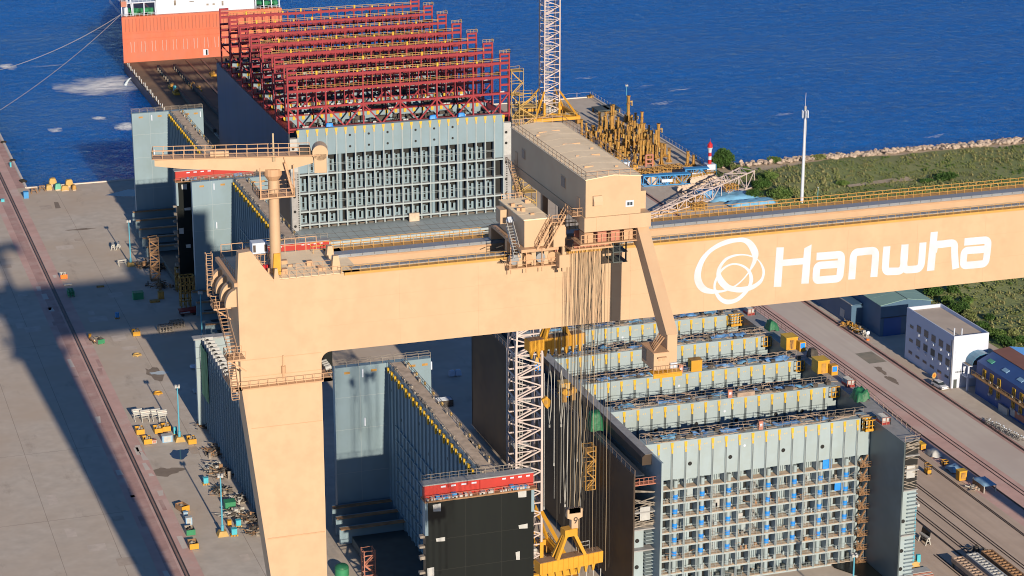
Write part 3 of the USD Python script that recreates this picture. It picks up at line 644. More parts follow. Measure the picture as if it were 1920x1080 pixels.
b = B().hexa([jp(-9, -.5, 18.3), jp(-6.3, -.5, 18.3), jp(-6.3, .7, 18.3), jp(-9, .7, 18.3), jp(-9, -.5, 19), jp(-6.3, -.5, 19), jp(-6.3, .7, 19), jp(-9, .7, 19)]); b.build('winch', 'cream', jc)
B().box(-.12, -.9, 18.3, .12, -.7, 21.6).cyl((0, -.8, 17.4), (0, -.8, 18.2), .25).build('antenna_post', 'rope_cream', jc)
B().hexa([jp(Lc - 3.2, -.8, 18.3), jp(Lc - 1.2, -.8, 18.3), jp(Lc - 1.2, .8, 18.3), jp(Lc - 3.2, .8, 18.3), jp(Lc - 3, -.6, 19.4), jp(Lc - 1.5, -.6, 19.4), jp(Lc - 1.5, .6, 19.4), jp(Lc - 3, .6, 19.4)]).build('motor', 'scrap_dark', jc)
B().hexa([(-.7, -1.1, .1), (.5, -1.1, .1), (.5, -.85, .1), (-.7, -.85, .1), (-.5, -1.05, 3.4), (.5, -1.05, 3.4), (.5, -.85, 3.4), (-.5, -.85, 3.4)]).build('base_cover', 'yellow', jc)

# ------------------------------------------------------------------ upper trolley with its machine house, ropes and operator cab
ut = thing('upper_trolley', 'big cream machine house of the upper trolley straddling the crane girder', 'crane trolley')
HX0, HX1, HY0, HY1, HZ0, HZ1 = 113.1, 121.8, 306.2, 341.0, 97.4, 103.1
B().prism([(HX0, HZ0), (HX1, HZ0), (HX1, HZ1), ((HX0 + HX1) / 2, HZ1 + .45), (HX0, HZ1)], 'y', HY0, HY1).build('machine_house', 'cream', ut)
b = B()
for k in range(9):
    y0, y1 = HY0 - .15 + k * 3.9, HY0 - .15 + (k + 1) * 3.9 - .03
    for s in (0, 1):
        xa, xb, za, zb = ((HX0 - .15, (HX0 + HX1) / 2, HZ1 + .02, HZ1 + .47), ((HX0 + HX1) / 2, HX1 + .15, HZ1 + .47, HZ1 + .02))[s]
        B().hexa([(xa, y0, za), (xb, y0, zb), (xb, y1, zb), (xa, y1, za), (xa, y0, za + .08), (xb, y0, zb + .08), (xb, y1, zb + .08), (xa, y1, za + .08)]).build('roof_panel', 'deck_tan', ut)
b = B()
for i, (x, y) in enumerate(((114.6, 333), (116.5, 326), (118, 326), (116, 318.5), (118.5, 318.5), (115.5, 334.5), (119.5, 311), (115, 312), (117.8, 335), (119.8, 322.5))):
    b.box(x, y, HZ1 + .3, x + (1.4 if i % 3 else .5), y + .1, HZ1 + .55)
b.build('roof_vent', 'cream_trim', ut)
b = B().rail([(HX0, HY0, HZ1 + .1), (HX1, HY0, HZ1 + .1), (HX1, HY1, HZ1 + .1), (HX0, HY1, HZ1 + .1), (HX0, HY0, HZ1 + .1)], 1.15, 1.8, .06); b.build('roof_handrail', 'cream_trim', ut)
B().box(HX1, HY0 + 2.2, HZ0 - 3.4, HX1 + 1.7, HY0 + 16, HZ1 - 3.0).build('side_annex', 'cream', ut)
B().box(HX0 - .25, HY0 - .25, HZ0 - 2.2, HX1 + 1.6, HY0 + 2.2, HZ0 - .02).build('front_beam', 'cream', ut)
B().box(HX0 - .1, HY0 + 2.3, HZ0 - 1.4, HX1 + .1, HY1, HZ0 - .02).build('floor_frame', 'cream_trim', ut)
b = B().box(HX0 + 6.9, HY0 - .27, HZ0 - 2.2, HX0 + 6.95, HY0 - .25, HZ0).box(HX0 + 1.6, HY0 - .27, HZ0 - 2.2, HX0 + 1.65, HY0 - .25, HZ0); b.build('beam_seam', 'cream_trim', ut)
w = B().box((119.40,306.20,99.41)[0], HY0 - .06, (119.42,306.20,98.51)[2], (120.68,306.20,99.30)[0], HY0 + .02, (119.40,306.20,99.49)[2]).build('window', 'white_paint', ut)
p, q = (119.54,306.20,98.62), (120.59,306.20,99.31)
B().box(p[0] + .1, HY0 - .09, p[2] + .12, (p[0] + q[0]) / 2 - .05, HY0 - .06, q[2] - .08).box((p[0] + q[0]) / 2 + .05, HY0 - .09, p[2] + .12, q[0] - .12, HY0 - .06, q[2] - .08).build('pane', 'glass', w)
p, q = (114.18,306.20,99.29), (115.59,306.20,100.64)
B().prism([(HY0, p[2]), (HY0 - .75, p[2]), (HY0 - .7, p[2] + .6), (HY0 - .35, q[2]), (HY0, q[2])], 'x', p[0], q[0]).build('vent_hood', 'cream', ut)
for (y, z, wy, wz) in ((334.8, 100.2, 1.6, 1.6), (316.0, 100.4, 1.9, 1.8)):
    w = B().box(HX0 - .06, y - wy / 2, z - wz / 2, HX0, y + wy / 2, z + wz / 2).build('window', 'cream_trim', ut)
    B().box(HX0 - .09, y - wy / 2 + .12, z - wz / 2 + .12, HX0 - .06, y + wy / 2 - .12, z + wz / 2 - .12).build('pane', 'glass', w)
for y in (338.4, 309.4): B().box(HX0 - .07, y - .55, HZ0 + .1, HX0, y + .55, HZ0 + 2.3).build('door', 'cream_trim', ut)
b = B().box(HX0 - 1.6, 307.6, HZ0 - .1, HX0, 310.8, HZ0).rail([(HX0, 307.6, HZ0), (HX0 - 1.6, 307.6, HZ0), (HX0 - 1.6, 310.8, HZ0)], 1.15, .8, .08); b.build('door_landing', 'cream_trim', ut)
b = B().stair((HX0 - 1.4, 310.6, HZ0 - .1), (HX0 - 4.6, 310.6, HZ0 - 5.4), (0, 1, 0), 1.0); b.build('access_stair', 'cream_trim', ut)
b = B().stair((HX0 - .8, 338.5, HZ0), (HX0 - .8, 331.5, HZ0 - 6), (1, 0, 0), 1.0).rail([(HX0 - 1.3, 340, HZ0), (HX0 - 1.3, 337, HZ0)], 1.1, .8, .08); b.build('rear_stair', 'cream_trim', ut)
# under-carriage
for x in (113.6, 121.2):
    for y in (317.9, 326.2):
        bg = B().box(x - 1.5, y - .55, Z1 + .5, x + 1.5, y + .55, Z1 + 2.0).box(x - .45, y - .45, Z1 + 2, x + .45, y + .45, HZ0 - 1.4).build('bogie', 'cream_trim', ut)
        b = B()
        for s in (-.9, .9): b.cyl((x + s, y - .25, Z1 + .75), (x + s, y + .25, Z1 + .75), .5, n=14)
        b.build('wheel', 'steel_dark', bg)
for i in range(5):
    B().box(113.3 + i * 1.12, 311.6, 91.2, 113.3 + i * 1.12 + 1.08, 311.75, 93.9).build('drum_guard', 'salmon', ut)
B().box(112.6, 311.0, 90.9, 119.4, 316.0, 91.15).build('drum_floor', 'cream_trim', ut)
b = B().rail([(112.8, 307.2, 93.1), (121.6, 307.2, 93.1)], 1.3, 1.1, .09).rail([(112.8, 310.8, 91.2), (119.0, 310.8, 91.2)], .9, 1.1, .08).box(112.6, 306.9, 92.9, 121.8, 311, 93.05); b.build('service_platform', 'cream_trim', ut)
for i in range(4): B().box(113.4 + i * 2.1, 307.4, 93.1, 114.8 + i * 2.1, 309.6, 94.6).build('gearbox', 'salmon' if i in (1, 2) else 'cream_trim', ut)
b = B()
b.bar((119.9, 312.4, 88), (119.9, 312.4, 94), .2).bar((122.0, 312.4, 88), (122.0, 312.4, 94), .2).bar((119.9, 315.6, 88), (119.9, 315.6, 94), .2)
for z in (88, 89.6, 91.2, 92.8): b.box(119.8, 312.2, z, 122.2, 315.6, z + .15)
b.rail([(119.9, 312.3, 88.1), (122.0, 312.3, 88.1)], 5, 1.1, .1); b.build('side_ladder_frame', 'shadow_steel', ut)
b = B().box(111.7, 313.6, 87.6, 113.3, 316.9, 89.6).bar((112.5, 314, 86.9), (112.5, 314, 94), .6); b.build('hoist_bracket', 'cream', ut)
# arm carrying the operator cab
b = B()
A = [(310.1, 95.15), (307.0, 95.15), (294.45, 82.0), (297.0, 80.8)]
b.prism(A, 'x', 121.6, 123.4); b.build('cab_arm', 'cream', ut)
b = B().bar((122.5, 315.2, 94.6), (122.5, 302.4, 88.4), .5).bar((122.5, 314.6, 91.0), (122.5, 309.0, 94.2), .4); b.build('arm_brace', 'cream_trim', ut)
B().box(121.7, 294.4, 76.4, 123.25, 297.8, 82.0).build('cab_column', 'cream', ut)
cab = B().box(119.3, 293.6, 77.0, 121.7, 298.4, 79.6).build('operator_cab', 'cream', ut)
B().box(119.24, 296.6, 77.5, 119.3, 298.1, 79.3).build('cab_window', 'glass', cab)
B().box(119.8, 293.1, 78.9, 121.2, 293.6, 79.05).box(120.0, 293.55, 78.4, 120.35, 293.6, 78.75).box(120.7, 293.55, 78.4, 121.05, 293.6, 78.75).build('cab_sunshade', 'cream_trim', cab)
b = B()
for i in range(4): b.bar((119.6 + i * .15, 294.4 + i * .7, 79.7), (121.6, 295.4 + i * .7, 81.3), .14)
b.box(119.2, 293.5, 79.6, 121.7, 298.5, 79.72); b.build('cab_roof_frame', 'cream_trim', cab)
B().box(118.9, 292.7, 76.6, 123.4, 294.5, 76.75).box(118.9, 292.6, 76.1, 123.4, 292.75, 76.6).build('cab_balcony', 'yellow', cab)
B().rail([(119.0, 292.8, 76.75), (123.3, 292.8, 76.75)], 1.1, .7, .06).build('cab_handrail', 'cream_trim', cab)
B().box(122.1, 294.0, 76.8, 123.2, 294.4, 77.7).build('air_conditioner', 'white_paint', cab)
# hoist ropes: one bundle to the spreader block, one spread of straight falls
hook = (113.99,312.00,45.61)
for i in range(36):
    x = 113.75 + i * .178; y = 312.2 + (i % 3) * .5
    if i % 4 == 0: q = (hook[0] - .9 + i * .055, 312, hook[2] + 1.2)
    else: q = (x - .15 + .012 * i, y, 37 + (i * 7 % 5))
    B().cyl((x, y, 94), q, .034, n=5).build('hoist_rope', 'rope' if i % 6 else 'rope_cream', ut)
for i in range(20):
    x = 116.2 + i * .30
    B().cyl((x + 3.2, 336.0 + (i % 2) * 2, 94), (x + 3.2, 336.0 + (i % 2) * 2, 34 + (i * 5 % 7)), .035, n=5).build('hoist_rope', 'rope_grey' if i % 4 == 1 else 'rope', ut)

# ------------------------------------------------------------------ lower trolley
lt = thing('lower_trolley', 'small cream lower trolley with machinery left of the big machine house', 'crane trolley')
b = B().prism([(105.4, 92.0), (109.3, 92.0), (109.3, 96.2), (105.4, 96.2)], 'y', 311.6, 323.5); b.build('machine_house', 'cream', lt)
for k in range(4): B().box(105.25, 311.45 + k * 3.05, 96.2, 109.45, 311.45 + k * 3.05 + 3.0, 96.35).build('roof_panel', 'deck_tan', lt)
b = B()
for i in range(8): x, y = rng.uniform(105.6, 108.8), rng.uniform(312, 322); b.box(x, y, 96.35, x + .6, y + .4, 96.35 + rng.uniform(.2, .6))
b.rail([(105.5, 323, 96.3), (108.9, 323, 96.3)], 1, 1, .08); b.build('roof_fitting', 'cream_trim', lt)
B().box(104.2, 319.5, 93.6, 105.4, 321.6, 95.8).build('side_hood', 'cream', lt)
B().prism([(316.6, 94.6), (318, 94.6), (317.3, 95.3)], 'x', 104.6, 105.4).build('lamp_hood', 'white_paint', lt)
b = B().box(104.6, 310.6, 91.5, 110.5, 325.5, 91.95).box(104.6, 317.5, 89.5, 110.5, 318.5, 91.5).box(104.6, 325.3, 89.5, 110.5, 326.6, 91.5); b.build('frame', 'cream_trim', lt)
b = B().stair((104.4, 315.8, 94.3), (104.4, 311.8, 90.4), (1, 0, 0), 1.0); b.build('white_stair', 'white_dirty', lt)
b = B().stair((107.0, 310.9, 91.8), (109.3, 310.9, 95.9), (0, 1, 0), .9).box(109.2, 310.3, 95.8, 111.3, 312.2, 95.9).rail([(109.3, 310.3, 95.9), (111.3, 310.3, 95.9), (111.3, 312.2, 95.9)], 1.1, .8, .08); b.build('front_stair', 'cream_trim', lt)
B().box(109.6, 310.4, 92.0, 111.4, 312.2, 95.3).build('electric_cabinet', 'cream', lt)
b = B().box(104.2, 315.2, 87.5, 112.4, 317.0, 87.7); b.rail([(104.2, 315.2, 87.7), (112.4, 315.2, 87.7)], 1.1, 1.3, .08)
for x in (104.5, 107, 109.5, 112): b.bar((x, 315.4, 86.8), (x, 315.4, 91.6), .14)
b.build('front_platform', 'cream_trim', lt)
for i, x in enumerate((105.2, 107.4, 109.4, 111.2)):
    B().cyl((x, 315.6, 88.9), (x, 316.6, 88.9), .75, n=16).build('sheave', 'cream_trim' if i % 2 else 'rail_steel', lt)
    B().box(x + .55, 315.7, 87.8, x + 1.25, 316.6, 89.8).build('motor', 'salmon' if i == 3 else 'cream', lt)
b = B()
for i in range(26): x, z = rng.uniform(103.4, 112.6), rng.uniform(88.5, 91.5); b.bar((x, 316.4 + rng.uniform(-.6, .6), z), (x + rng.uniform(-1.2, 1.2), 317.2, z + rng.uniform(-1, 1)), .12)
b.build('pipework', 'scrap_dark', lt)

MS, ML = 1.0, np.zeros(3)
# ------------------------------------------------------------------ near hull section (right)
NB = thing('hull_section', 'large pale green hull section with blue wrapped pipes in its open front bulkhead', 'ship section')
NX0, NX1, NT = 151.3, 198.6, 30.5
bay = (NX1 - NX0) / 17
LV = [20.8, 17.9, 14.9, 11.9, 9.0, 6.1, 3.2, .35]
def bulk(Yb, x1, front, seed, n=17):
    r = random.Random(seed); w = (x1 - NX0) / n
    zb = 21.9 if front else 17
    bk = B().box(NX0, Yb, zb + .9, x1, Yb + .25, NT).box(NX0, Yb + 3.0, 4 if not front else zb, x1, Yb + 3.2, NT).box(NX0, Yb + .25, NT - .3, x1, Yb + 3.0, NT).build('bulkhead', 'block_grey', NB)
    if front:
        b = B()
        for i in range(n):   # scalloped lower edge of the top plate
            xa, xb = NX0 + i * w, NX0 + (i + 1) * w; c = .55
            if i % 2: b.prism([(xa, zb + .9), (xa, zb), (xb - .1, zb), (xb - .1, zb + .9)][:0] or [(xa, zb + .9), (xa, zb + .1), (xa + c * .3, zb + .9 - .1), (xb, zb + .9)], 'y', Yb, Yb + .25)
            else: b.prism([(xa, zb + .9), (xb, zb + .9), (xb, zb + .1), (xb - c * .3, zb + .8)], 'y', Yb, Yb + .25)
        b.build('scalloped_edge', 'block_grey', bk)
    for i in range(n + 1):
        x = NX0 + i * w
        zlo = .1 if front else 18
        if not front and i in (0, n): continue
        b = B().box(x - .2, Yb - .22, zlo, x - .13, Yb, NT - 1.2).box(x + .13, Yb - .22, zlo, x + .2, Yb, NT - 1.2).box(x - .13, Yb - .02, zlo, x + .13, Yb, NT - 1.2)
        if front: B().box(x - .07, Yb - .06, zlo, x + .07, Yb - .021, NT - 2.4).build('guide_gap', 'guide_dark', bk)
        if front: b.box(x - .07, Yb, zlo, x + .07, Yb + 1.9, zb + 1)
        b.build('cell_guide', 'block_frame' if front else 'guide_dark', bk)
        b = B().hexa([(x - .16, Yb - .26, NT - 2.3), (x + .16, Yb - .26, NT - 2.3), (x + .16, Yb - .02, NT - 2.3), (x - .16, Yb - .02, NT - 2.3), (x - .3, Yb - .10, NT - .2), (x + .3, Yb - .10, NT - .2), (x + .3, Yb - .02, NT - .2), (x - .3, Yb - .02, NT - .2)])
        b.build('guide_tip', 'yellow_tip', bk)
    b = B()
    for i in range(n):
        x = NX0 + (i + .5) * w
        b.box(x - .4, Yb - .012, NT - 1.3, x - .12, Yb - .002, NT - 1.05).box(x + .05, Yb - .012, NT - 1.3, x + .3, Yb - .002, NT - 1.0)
    b.build('paint_mark', 'mark_peach', bk, kind='stuff')
    for i in ((3, 6, 10, 13) if front else (3, 6, 9, 12, 14)):
        x = NX0 + (i + .35) * w
        B().cyl((x, Yb - .03, NT - 4.6 - (i % 2) * .3), (x, Yb + .02, NT - 4.6 - (i % 2) * .3), .42, n=14).build('access_hole', 'dark_hole', bk)
    x = NX0 + (8.45 if seed % 2 else 7.4) * w
    B().cyl((x, Yb - .05, NT - 2.6), (x, Yb, NT - 2.6), .26, n=12).build('round_plate', 'white_paint', bk)
    # top deck: planks, hand rails, hoses
    b = B()
    for i in range(46):
        x = r.uniform(NX0, x1 - 2); L = r.uniform(1.2, 4); y = Yb + r.uniform(.0, 2.8)
        b.bar((x, y, NT + .06 + r.uniform(0, .08)), (x + L, y + r.uniform(-.3, .3), NT + .06 + r.uniform(0, .15)), .32, .06)
    b.build('deck_plank', 'wood', bk, kind='stuff')
    b = B().rail([(NX0, Yb + 3.0, NT), (x1, Yb + 3.0, NT)], 1.15, 2.1, .06).rail([(NX0 + 1, Yb + .5, NT), (x1 - 14, Yb + .5, NT)], .9, 2.8, .05)
    b.build('deck_handrail', 'scrap', bk)
    b = B()
    for i in range(30):
        x = r.uniform(NX0, x1 - 3); b.bar((x, Yb + 2.9, NT + r.choice((.4, .7, 1.15))), (x + r.uniform(1, 4), Yb + 2.9 + r.uniform(-.5, .3), NT + r.choice((.4, .7, 1.2))), .07)
        x = r.uniform(NX0, x1 - 1); b.bar((x, Yb + r.uniform(0, 2.8), NT), (x + r.uniform(-.2, .2), Yb + r.uniform(0, 2.8), NT + r.uniform(.6, 1.5)), .07)
    b.build('scaffold_tube', 'wood_pale', bk, kind='stuff')
    b = B()
    for i in range(44):
        x = r.uniform(NX0, x1 - 1); y = Yb + r.uniform(.1, 2.7); b.box(x, y, NT + .02, x + r.uniform(.3, 1.4), y + r.uniform(.2, .7), NT + r.uniform(.15, .8))
    b.build('loose_gear', 'scrap_dark', bk, kind='stuff')
    # dark gear and walkway on the ledge behind, seen at the foot of the next face
    return bk
ORD = ['front', 'second', 'third', 'fourth', 'rearmost']
YB = [376.0, 394.4, 411.0, 427.6, 443.4]
BK = [bulk(y, NX1 if i == 0 else 200.4, i == 0, 20 + i) for i, y in enumerate(YB)]
hs = random.Random(77); hose = []
for i, y in enumerate(YB):
    for k_ in range(7 if i else 6):
        x = NX0 + 3 + k_ * 6.4 + hs.uniform(-1.5, 1.5); L = hs.uniform(2.4, 5.5)
        hose.append((x, y + hs.uniform(.2, 1), L, i, k_))
NTH = ['first', 'second', 'third', 'fourth', 'fifth', 'sixth', 'seventh']
for n, (x, y, L, i, k_) in enumerate(hose):
    v, f = drape(x, x + L, y, y + hs.uniform(1.4, 2.2), NT + .15, 1.3, n, 12, 6)
    B().add(v, f).build('blue_sheet', 'blue_tarp' if n % 3 else 'sky_tarp', '/World', 'crumpled blue sheeting on top of the %s bulkhead, %s from its left end' % (ORD[i], NTH[k_]), 'tarpaulin', 'blue sheeting on the bulkhead tops', smooth=True)
# lower ledges between the bulkheads: dark clutter and rails
for i, y in enumerate(YB[1:]):
    b = B(); r = random.Random(90 + i)
    b.box(NX0, y - 1.6, 23.2 + .0, 200.2, y - .25, 23.4)
    b.rail([(NX0, y - 1.5, 23.4), (200.2, y - 1.5, 23.4)], 1.2, 2.4, .06)
    b.build('ledge_walkway', 'walk_grey', NB)
    b = B()
    for q in range(40):
        x = r.uniform(NX0, 199); b.box(x, y - r.uniform(.4, 1.4), 23.4, x + r.uniform(.4, 2.2), y - .3, 23.4 + r.uniform(.2, 1.0))
    b.build('ledge_gear', 'dark_hole', NB, kind='stuff')
    for q in range(2):
        x = r.uniform(NX0 + 10, 190); B().box(x, y - 1.2, 23.4, x + r.uniform(1.2, 4), y - .4, 25.2 + r.uniform(0, .8)).build('vent_box', 'shadow_steel', NB)
# front bulkhead grid
Yb = YB[0]
for k, z in enumerate(LV):
    B().box(NX0, Yb - .15, z - .35, NX1, Yb - .02, z - .08).build('stringer_face', 'block_frame', NB)
    B().box(NX0, Yb - .05, z - .12, NX1, Yb + 1.9, z).build('stringer_deck', 'wood', NB)
    if k: B().rail([(NX0, Yb - .05, z), (NX1, Yb - .05, z)], 1.0, 2.78 / 2, .035).build('stringer_handrail', 'block_frame', NB)
tops = [21.9 + .9] + LV[:-1]
for i in range(17):
    xa = NX0 + i * bay
    for k, (zt, zb) in enumerate(zip(tops, LV)):
        b = B(); wide = i in (1, 4, 7, 9, 11, 14, 16) or (i in (3, 12) and k > 1)
        cuts = (.06, .70, .93) if wide else (.04, .82, .89)
        b.box(xa, Yb + 1.9, zb, xa + cuts[1] * bay, Yb + 2.0, zt)
        b.box(xa + cuts[2] * bay, Yb + 1.9, zb, xa + bay, Yb + 2.0, zt)
        b.box(xa + cuts[1] * bay, Yb + 1.9, zt - .35, xa + cuts[2] * bay, Yb + 2.0, zt).box(xa + cuts[1] * bay, Yb + 1.9, zb, xa + cuts[2] * bay, Yb + 2.0, zb + .3)
        for f_ in ((.16, .32, .5) if wide else (.18, .34, .5, .66)): b.box(xa + f_ * bay - .04, Yb + 1.62, zb, xa + f_ * bay + .04, Yb + 1.9, zt)
        b.build('web_plate', 'block_grey', NB)
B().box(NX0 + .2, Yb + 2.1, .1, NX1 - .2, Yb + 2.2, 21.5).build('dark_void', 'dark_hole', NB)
for i in (2, 4, 6, 9, 11, 13, 15):
    x = NX0 + (i + .42) * bay
    ppath = B().cyl((x, Yb + .75, .5), (x, Yb + .75, 22.2), .44, n=14).build('pipe', 'block_grey', NB, smooth=50)
    for k in range(1, 6):
        z = LV[k] + .95
        B().cyl((x, Yb + .75, z - .45), (x, Yb + .75, z + .45), .52, n=14).build('pipe_wrap', 'blue_wrap', ppath, smooth=50)
vr = random.Random(19)
for k, z in enumerate(LV[1:]):
    b = B()
    for q in range(26):
        x = vr.uniform(NX0, NX1 - 2.5); y = Yb + vr.uniform(-.1, 1.6)
        if q % 4 == 0: b.bar((x, y, z), (x + vr.uniform(-.4, .4), y, z + vr.uniform(1, 2.6)), .07)
        elif q % 4 == 1: b.bar((x, Yb - .1, z + vr.choice((.5, 1, 1.6))), (x + vr.uniform(1, 2.6), Yb - .1, z + vr.choice((.5, 1, 1.6))), .06)
        else: b.box(x, y, z, x + vr.uniform(.2, .7), y + .3, z + vr.uniform(.2, 1.1))
    b.build('stage_gear', ('scrap', 'wood_brown', 'block_frame')[k % 3], NB, kind='stuff')
for q in range(16):
    i, k = vr.randrange(17), vr.randrange(1, 6); x = NX0 + (i + vr.uniform(.2, .7)) * bay
    B().box(x, Yb + 1.5, LV[k] + .2, x + vr.uniform(.5, 1.3), Yb + 1.85, LV[k] + vr.uniform(1, 2.3)).build('cable_cabinet', vr.choice(['white_dirty', 'block_frame', 'shadow_steel']), NB)
for i in (5, 8, 12):     # ladders
    x = NX0 + (i + .3) * bay; b = B()
    for k in range(1, 6):
        for s in (0, .5): b.bar((x + s, Yb + .9, LV[k]), (x + s, Yb + .9, LV[k] + 2.4), .06)
        for q in range(8): b.bar((x, Yb + .9, LV[k] + q * .3), (x + .5, Yb + .9, LV[k] + q * .3), .05)
    b.build('ladder', 'white_dirty', NB)
for i in (8, 15):
    for k in range(1, 5):
        x = NX0 + (i + .1) * bay
        b = B().stair((x, Yb + 1.3, LV[k - 1] - .1), (x + 2.0, Yb + 1.3, LV[k] + .1), (0, 1, 0), .7, False); b.build('stair', 'shadow_steel', NB)
for i, z in ((3, 21.6), (11, 22.1), (5, 22.1)):
    x = NX0 + i * bay
    t = np.linspace(math.pi, math.pi / 2, 7); P = [(x + 1.2 + 1.0 * math.cos(a), Yb + .8, z + 1.0 * math.sin(a)) for a in t] + [(x + 2.6, Yb + .8, z + 1.0)]
    b = B()
    for p, q in zip(P[:-1], P[1:]): b.cyl(p, q, .5, n=12)
    b.build('pipe_bend', 'block_grey', NB, smooth=60)
b = B(); r = random.Random(8)
for q in range(34):
    x = r.uniform(NX0, NX1 - 1); b.box(x, Yb + r.uniform(.2, .9), .4, x + r.uniform(.3, 1.2), Yb + 1.2, .4 + r.uniform(.3, 1.6))
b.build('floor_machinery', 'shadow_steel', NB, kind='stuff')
for i, k in ((0, 0), (13, 0), (14, 1)):
    x = NX0 + i * bay + (.25 if i == 0 else 1.3)
    v, f = drape(0, 1.9 if i else 2.3, 0, 2.0, 0, .5, i + 3, 8, 8); v = np.c_[v[:, 0] + x, Yb + .05 + v[:, 2] * .4, LV[k] - .1 + (-v[:, 1] if i != 13 else v[:, 1])]
    B().add(v, f).build('blue_curtain', 'blue_wrap', '/World', ['bright blue tarpaulin hung at the upper left corner of the front bulkhead', 'bright blue tarpaulin hung high near the right end of the front bulkhead', 'small blue tarpaulin just below the right hung one'][(i > 0) + (i > 13)], 'tarpaulin')
# double bottom under it and hull walls
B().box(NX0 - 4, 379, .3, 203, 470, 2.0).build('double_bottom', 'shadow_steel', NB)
B().prism([(191.5, 374.5), (198.6, 362), (198.6, 375.8), (191.5, 375.8)], 'z', .02, .3).build('floor_plate', 'hull_black', NB)
B().box(NX0 - .4, 366.5, 2.2, NX0, 470, NT).build('left_inner_wall', 'block_grey', NB)
b = B().box(146.4, 369.0, 1.0, 146.7, 470, 27.6).box(146.4, 469.6, 1.0, 151, 470, 27.6); b.build('outer_hull', 'hull_brown', NB)
b = B().prism([(149.0, 28.4), (150.9, 28.4), (150.9, NT), (149.6, NT), (149.0, NT - .5)], 'y', 371.5, 470); b.build('hatch_coaming', 'hull_brown', NB)
B().box(149.6, 371.5, NT, 151.28, 470, NT + .04).build('coaming_top', 'walk_grey', NB)
B().box(146.7, 369, 27.4, 148.5, 470, 27.6).build('side_deck', 'hull_navy', NB)
b = B().rail([(146.6, 369, 27.6), (146.6, 470, 27.6)], 1.1, 2.4, .06); b.build('side_handrail', 'wood_pale', NB)
b = B().box(146.5, 369.1, 25.4, 151.2, 370.6, 25.6)
b.rail([(146.6, 369.1, 25.6), (151.2, 369.1, 25.6)], 1.3, .9, .09); b.build('end_platform', 'salmon', NB)
for z in (20, 16.5, 12.2, 6.2): B().box(146.7, 369.2, z - .25, 151.0, 371.4, z).build('wing_deck', 'walk_grey', NB)
b = B().box(146.7, 370.6, 1, 149.2, 370.8, 16.2); b.build('wing_web', 'block_grey', NB)
for k in range(20):
    z = 1.6 + k * .72
    if 11.6 < z < 12.5: continue
    B().box(149.3, 369.6, z, 151.0, 371.2, z + .12).build('wing_stiffener', 'block_grey', NB)
for z in (8.2, 13.6): B().cyl((147.9, 370.5, z), (147.9, 370.62, z), .42, n=12).build('wing_hole', 'dark_hole', NB)
b = B(); r = random.Random(12)
for q in range(26): z = r.uniform(16.6, 24); b.bar((146.9, 369.3 + r.uniform(0, 1.5), z), (150.9, 369.3 + r.uniform(0, 1.5), z + r.uniform(-1.4, 1.4)), .14)
b.build('wing_pipework', 'scrap', NB, kind='stuff')
B().box(147.9, 369.3, 18.2, 149.9, 369.5, 20.9).box(148.15, 369.25, 18.4, 148.95, 369.3, 20.7).build('wing_door_frame', 'white_dirty', NB)
# right wing tank reaching towards the camera
B().box(198.62, 361.9, .3, 198.9, 380, NT).build('right_inner_wall', 'hull_slate', NB)
B().box(200.5, 379, 2.2, 200.8, 470, NT).build('right_inner_wall', 'hull_slate', NB)
WP = [(198.9, 362.4), (201.9, 362.4), (203.2, 380), (204.6, 400), (204.6, 470), (200.8, 470), (200.8, 380.2), (198.9, 380.2)]
B().prism(WP, 'z', 1, NT - .02).build('right_wing_tank', 'hull_slate', NB)
B().prism([(198.5, 361.9), (202.1, 361.9), (203.4, 380), (204.8, 400), (204.8, 470), (200.4, 470), (200.4, 381), (198.5, 381)], 'z', NT - .02, NT + .03).build('right_deck', 'walk_grey', NB)
b = B().rail([(198.8, 362, NT), (202.0, 362, NT), (204.7, 400, NT), (204.7, 470, NT)], 1.1, 2.2, .07); b.build('right_handrail', 'wood_pale', NB)
for z in (27.5, 24.5, 20.4, 11, 2.4): B().box(198.9, 361.7, z, 201.9, 362.4, z + .2).build('wing_deck', 'walk_grey', NB)
for k in range(22):
    z = 2.8 + k * .8
    if 10.6 < z < 11.6: continue
    B().box(200.0, 361.6, z, 201.9, 362.4, z + .12).build('wing_stiffener', 'block_grey', NB)
B().box(198.9, 362.3, 2.4, 201.9, 362.4, 20.3).build('wing_web', 'block_grey', NB)
for z in (14, 7.8, 4): B().cyl((199.4, 362.2, z), (199.4, 362.32, z), .4, n=12).build('wing_hole', 'dark_hole', NB)
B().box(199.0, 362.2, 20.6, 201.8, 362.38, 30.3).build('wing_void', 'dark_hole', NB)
B().box(199.4, 361.9, 23, 201.2, 362.1, 25.6).build('wing_door_frame', 'white_dirty', NB)
b = B(); r = random.Random(15)
for q in range(22): z = r.uniform(21, 30); b.bar((199, 361.9 + r.uniform(0, .3), z), (201.8, 361.9, z + r.uniform(-1.2, 1.2)), .13)
b.build('wing_pipework', 'scrap', NB, kind='stuff')
for k in range(8):
    z = LV[k]; b = B().box(196.2, Yb - 1.4, z - .1, 198.5, Yb - .1, z); b.rail([(196.2, Yb - 1.4, z), (198.5, Yb - 1.4, z)], 1, .8, .06); b.bar((196.4, Yb - 1.2, z), (198.2, Yb - .4, z + 2), .25).bar((197.5, Yb - 1.2, z), (196.6, Yb - .4, z + 1.6), .2)
    b.build('corner_platform', 'wood_brown', NB)
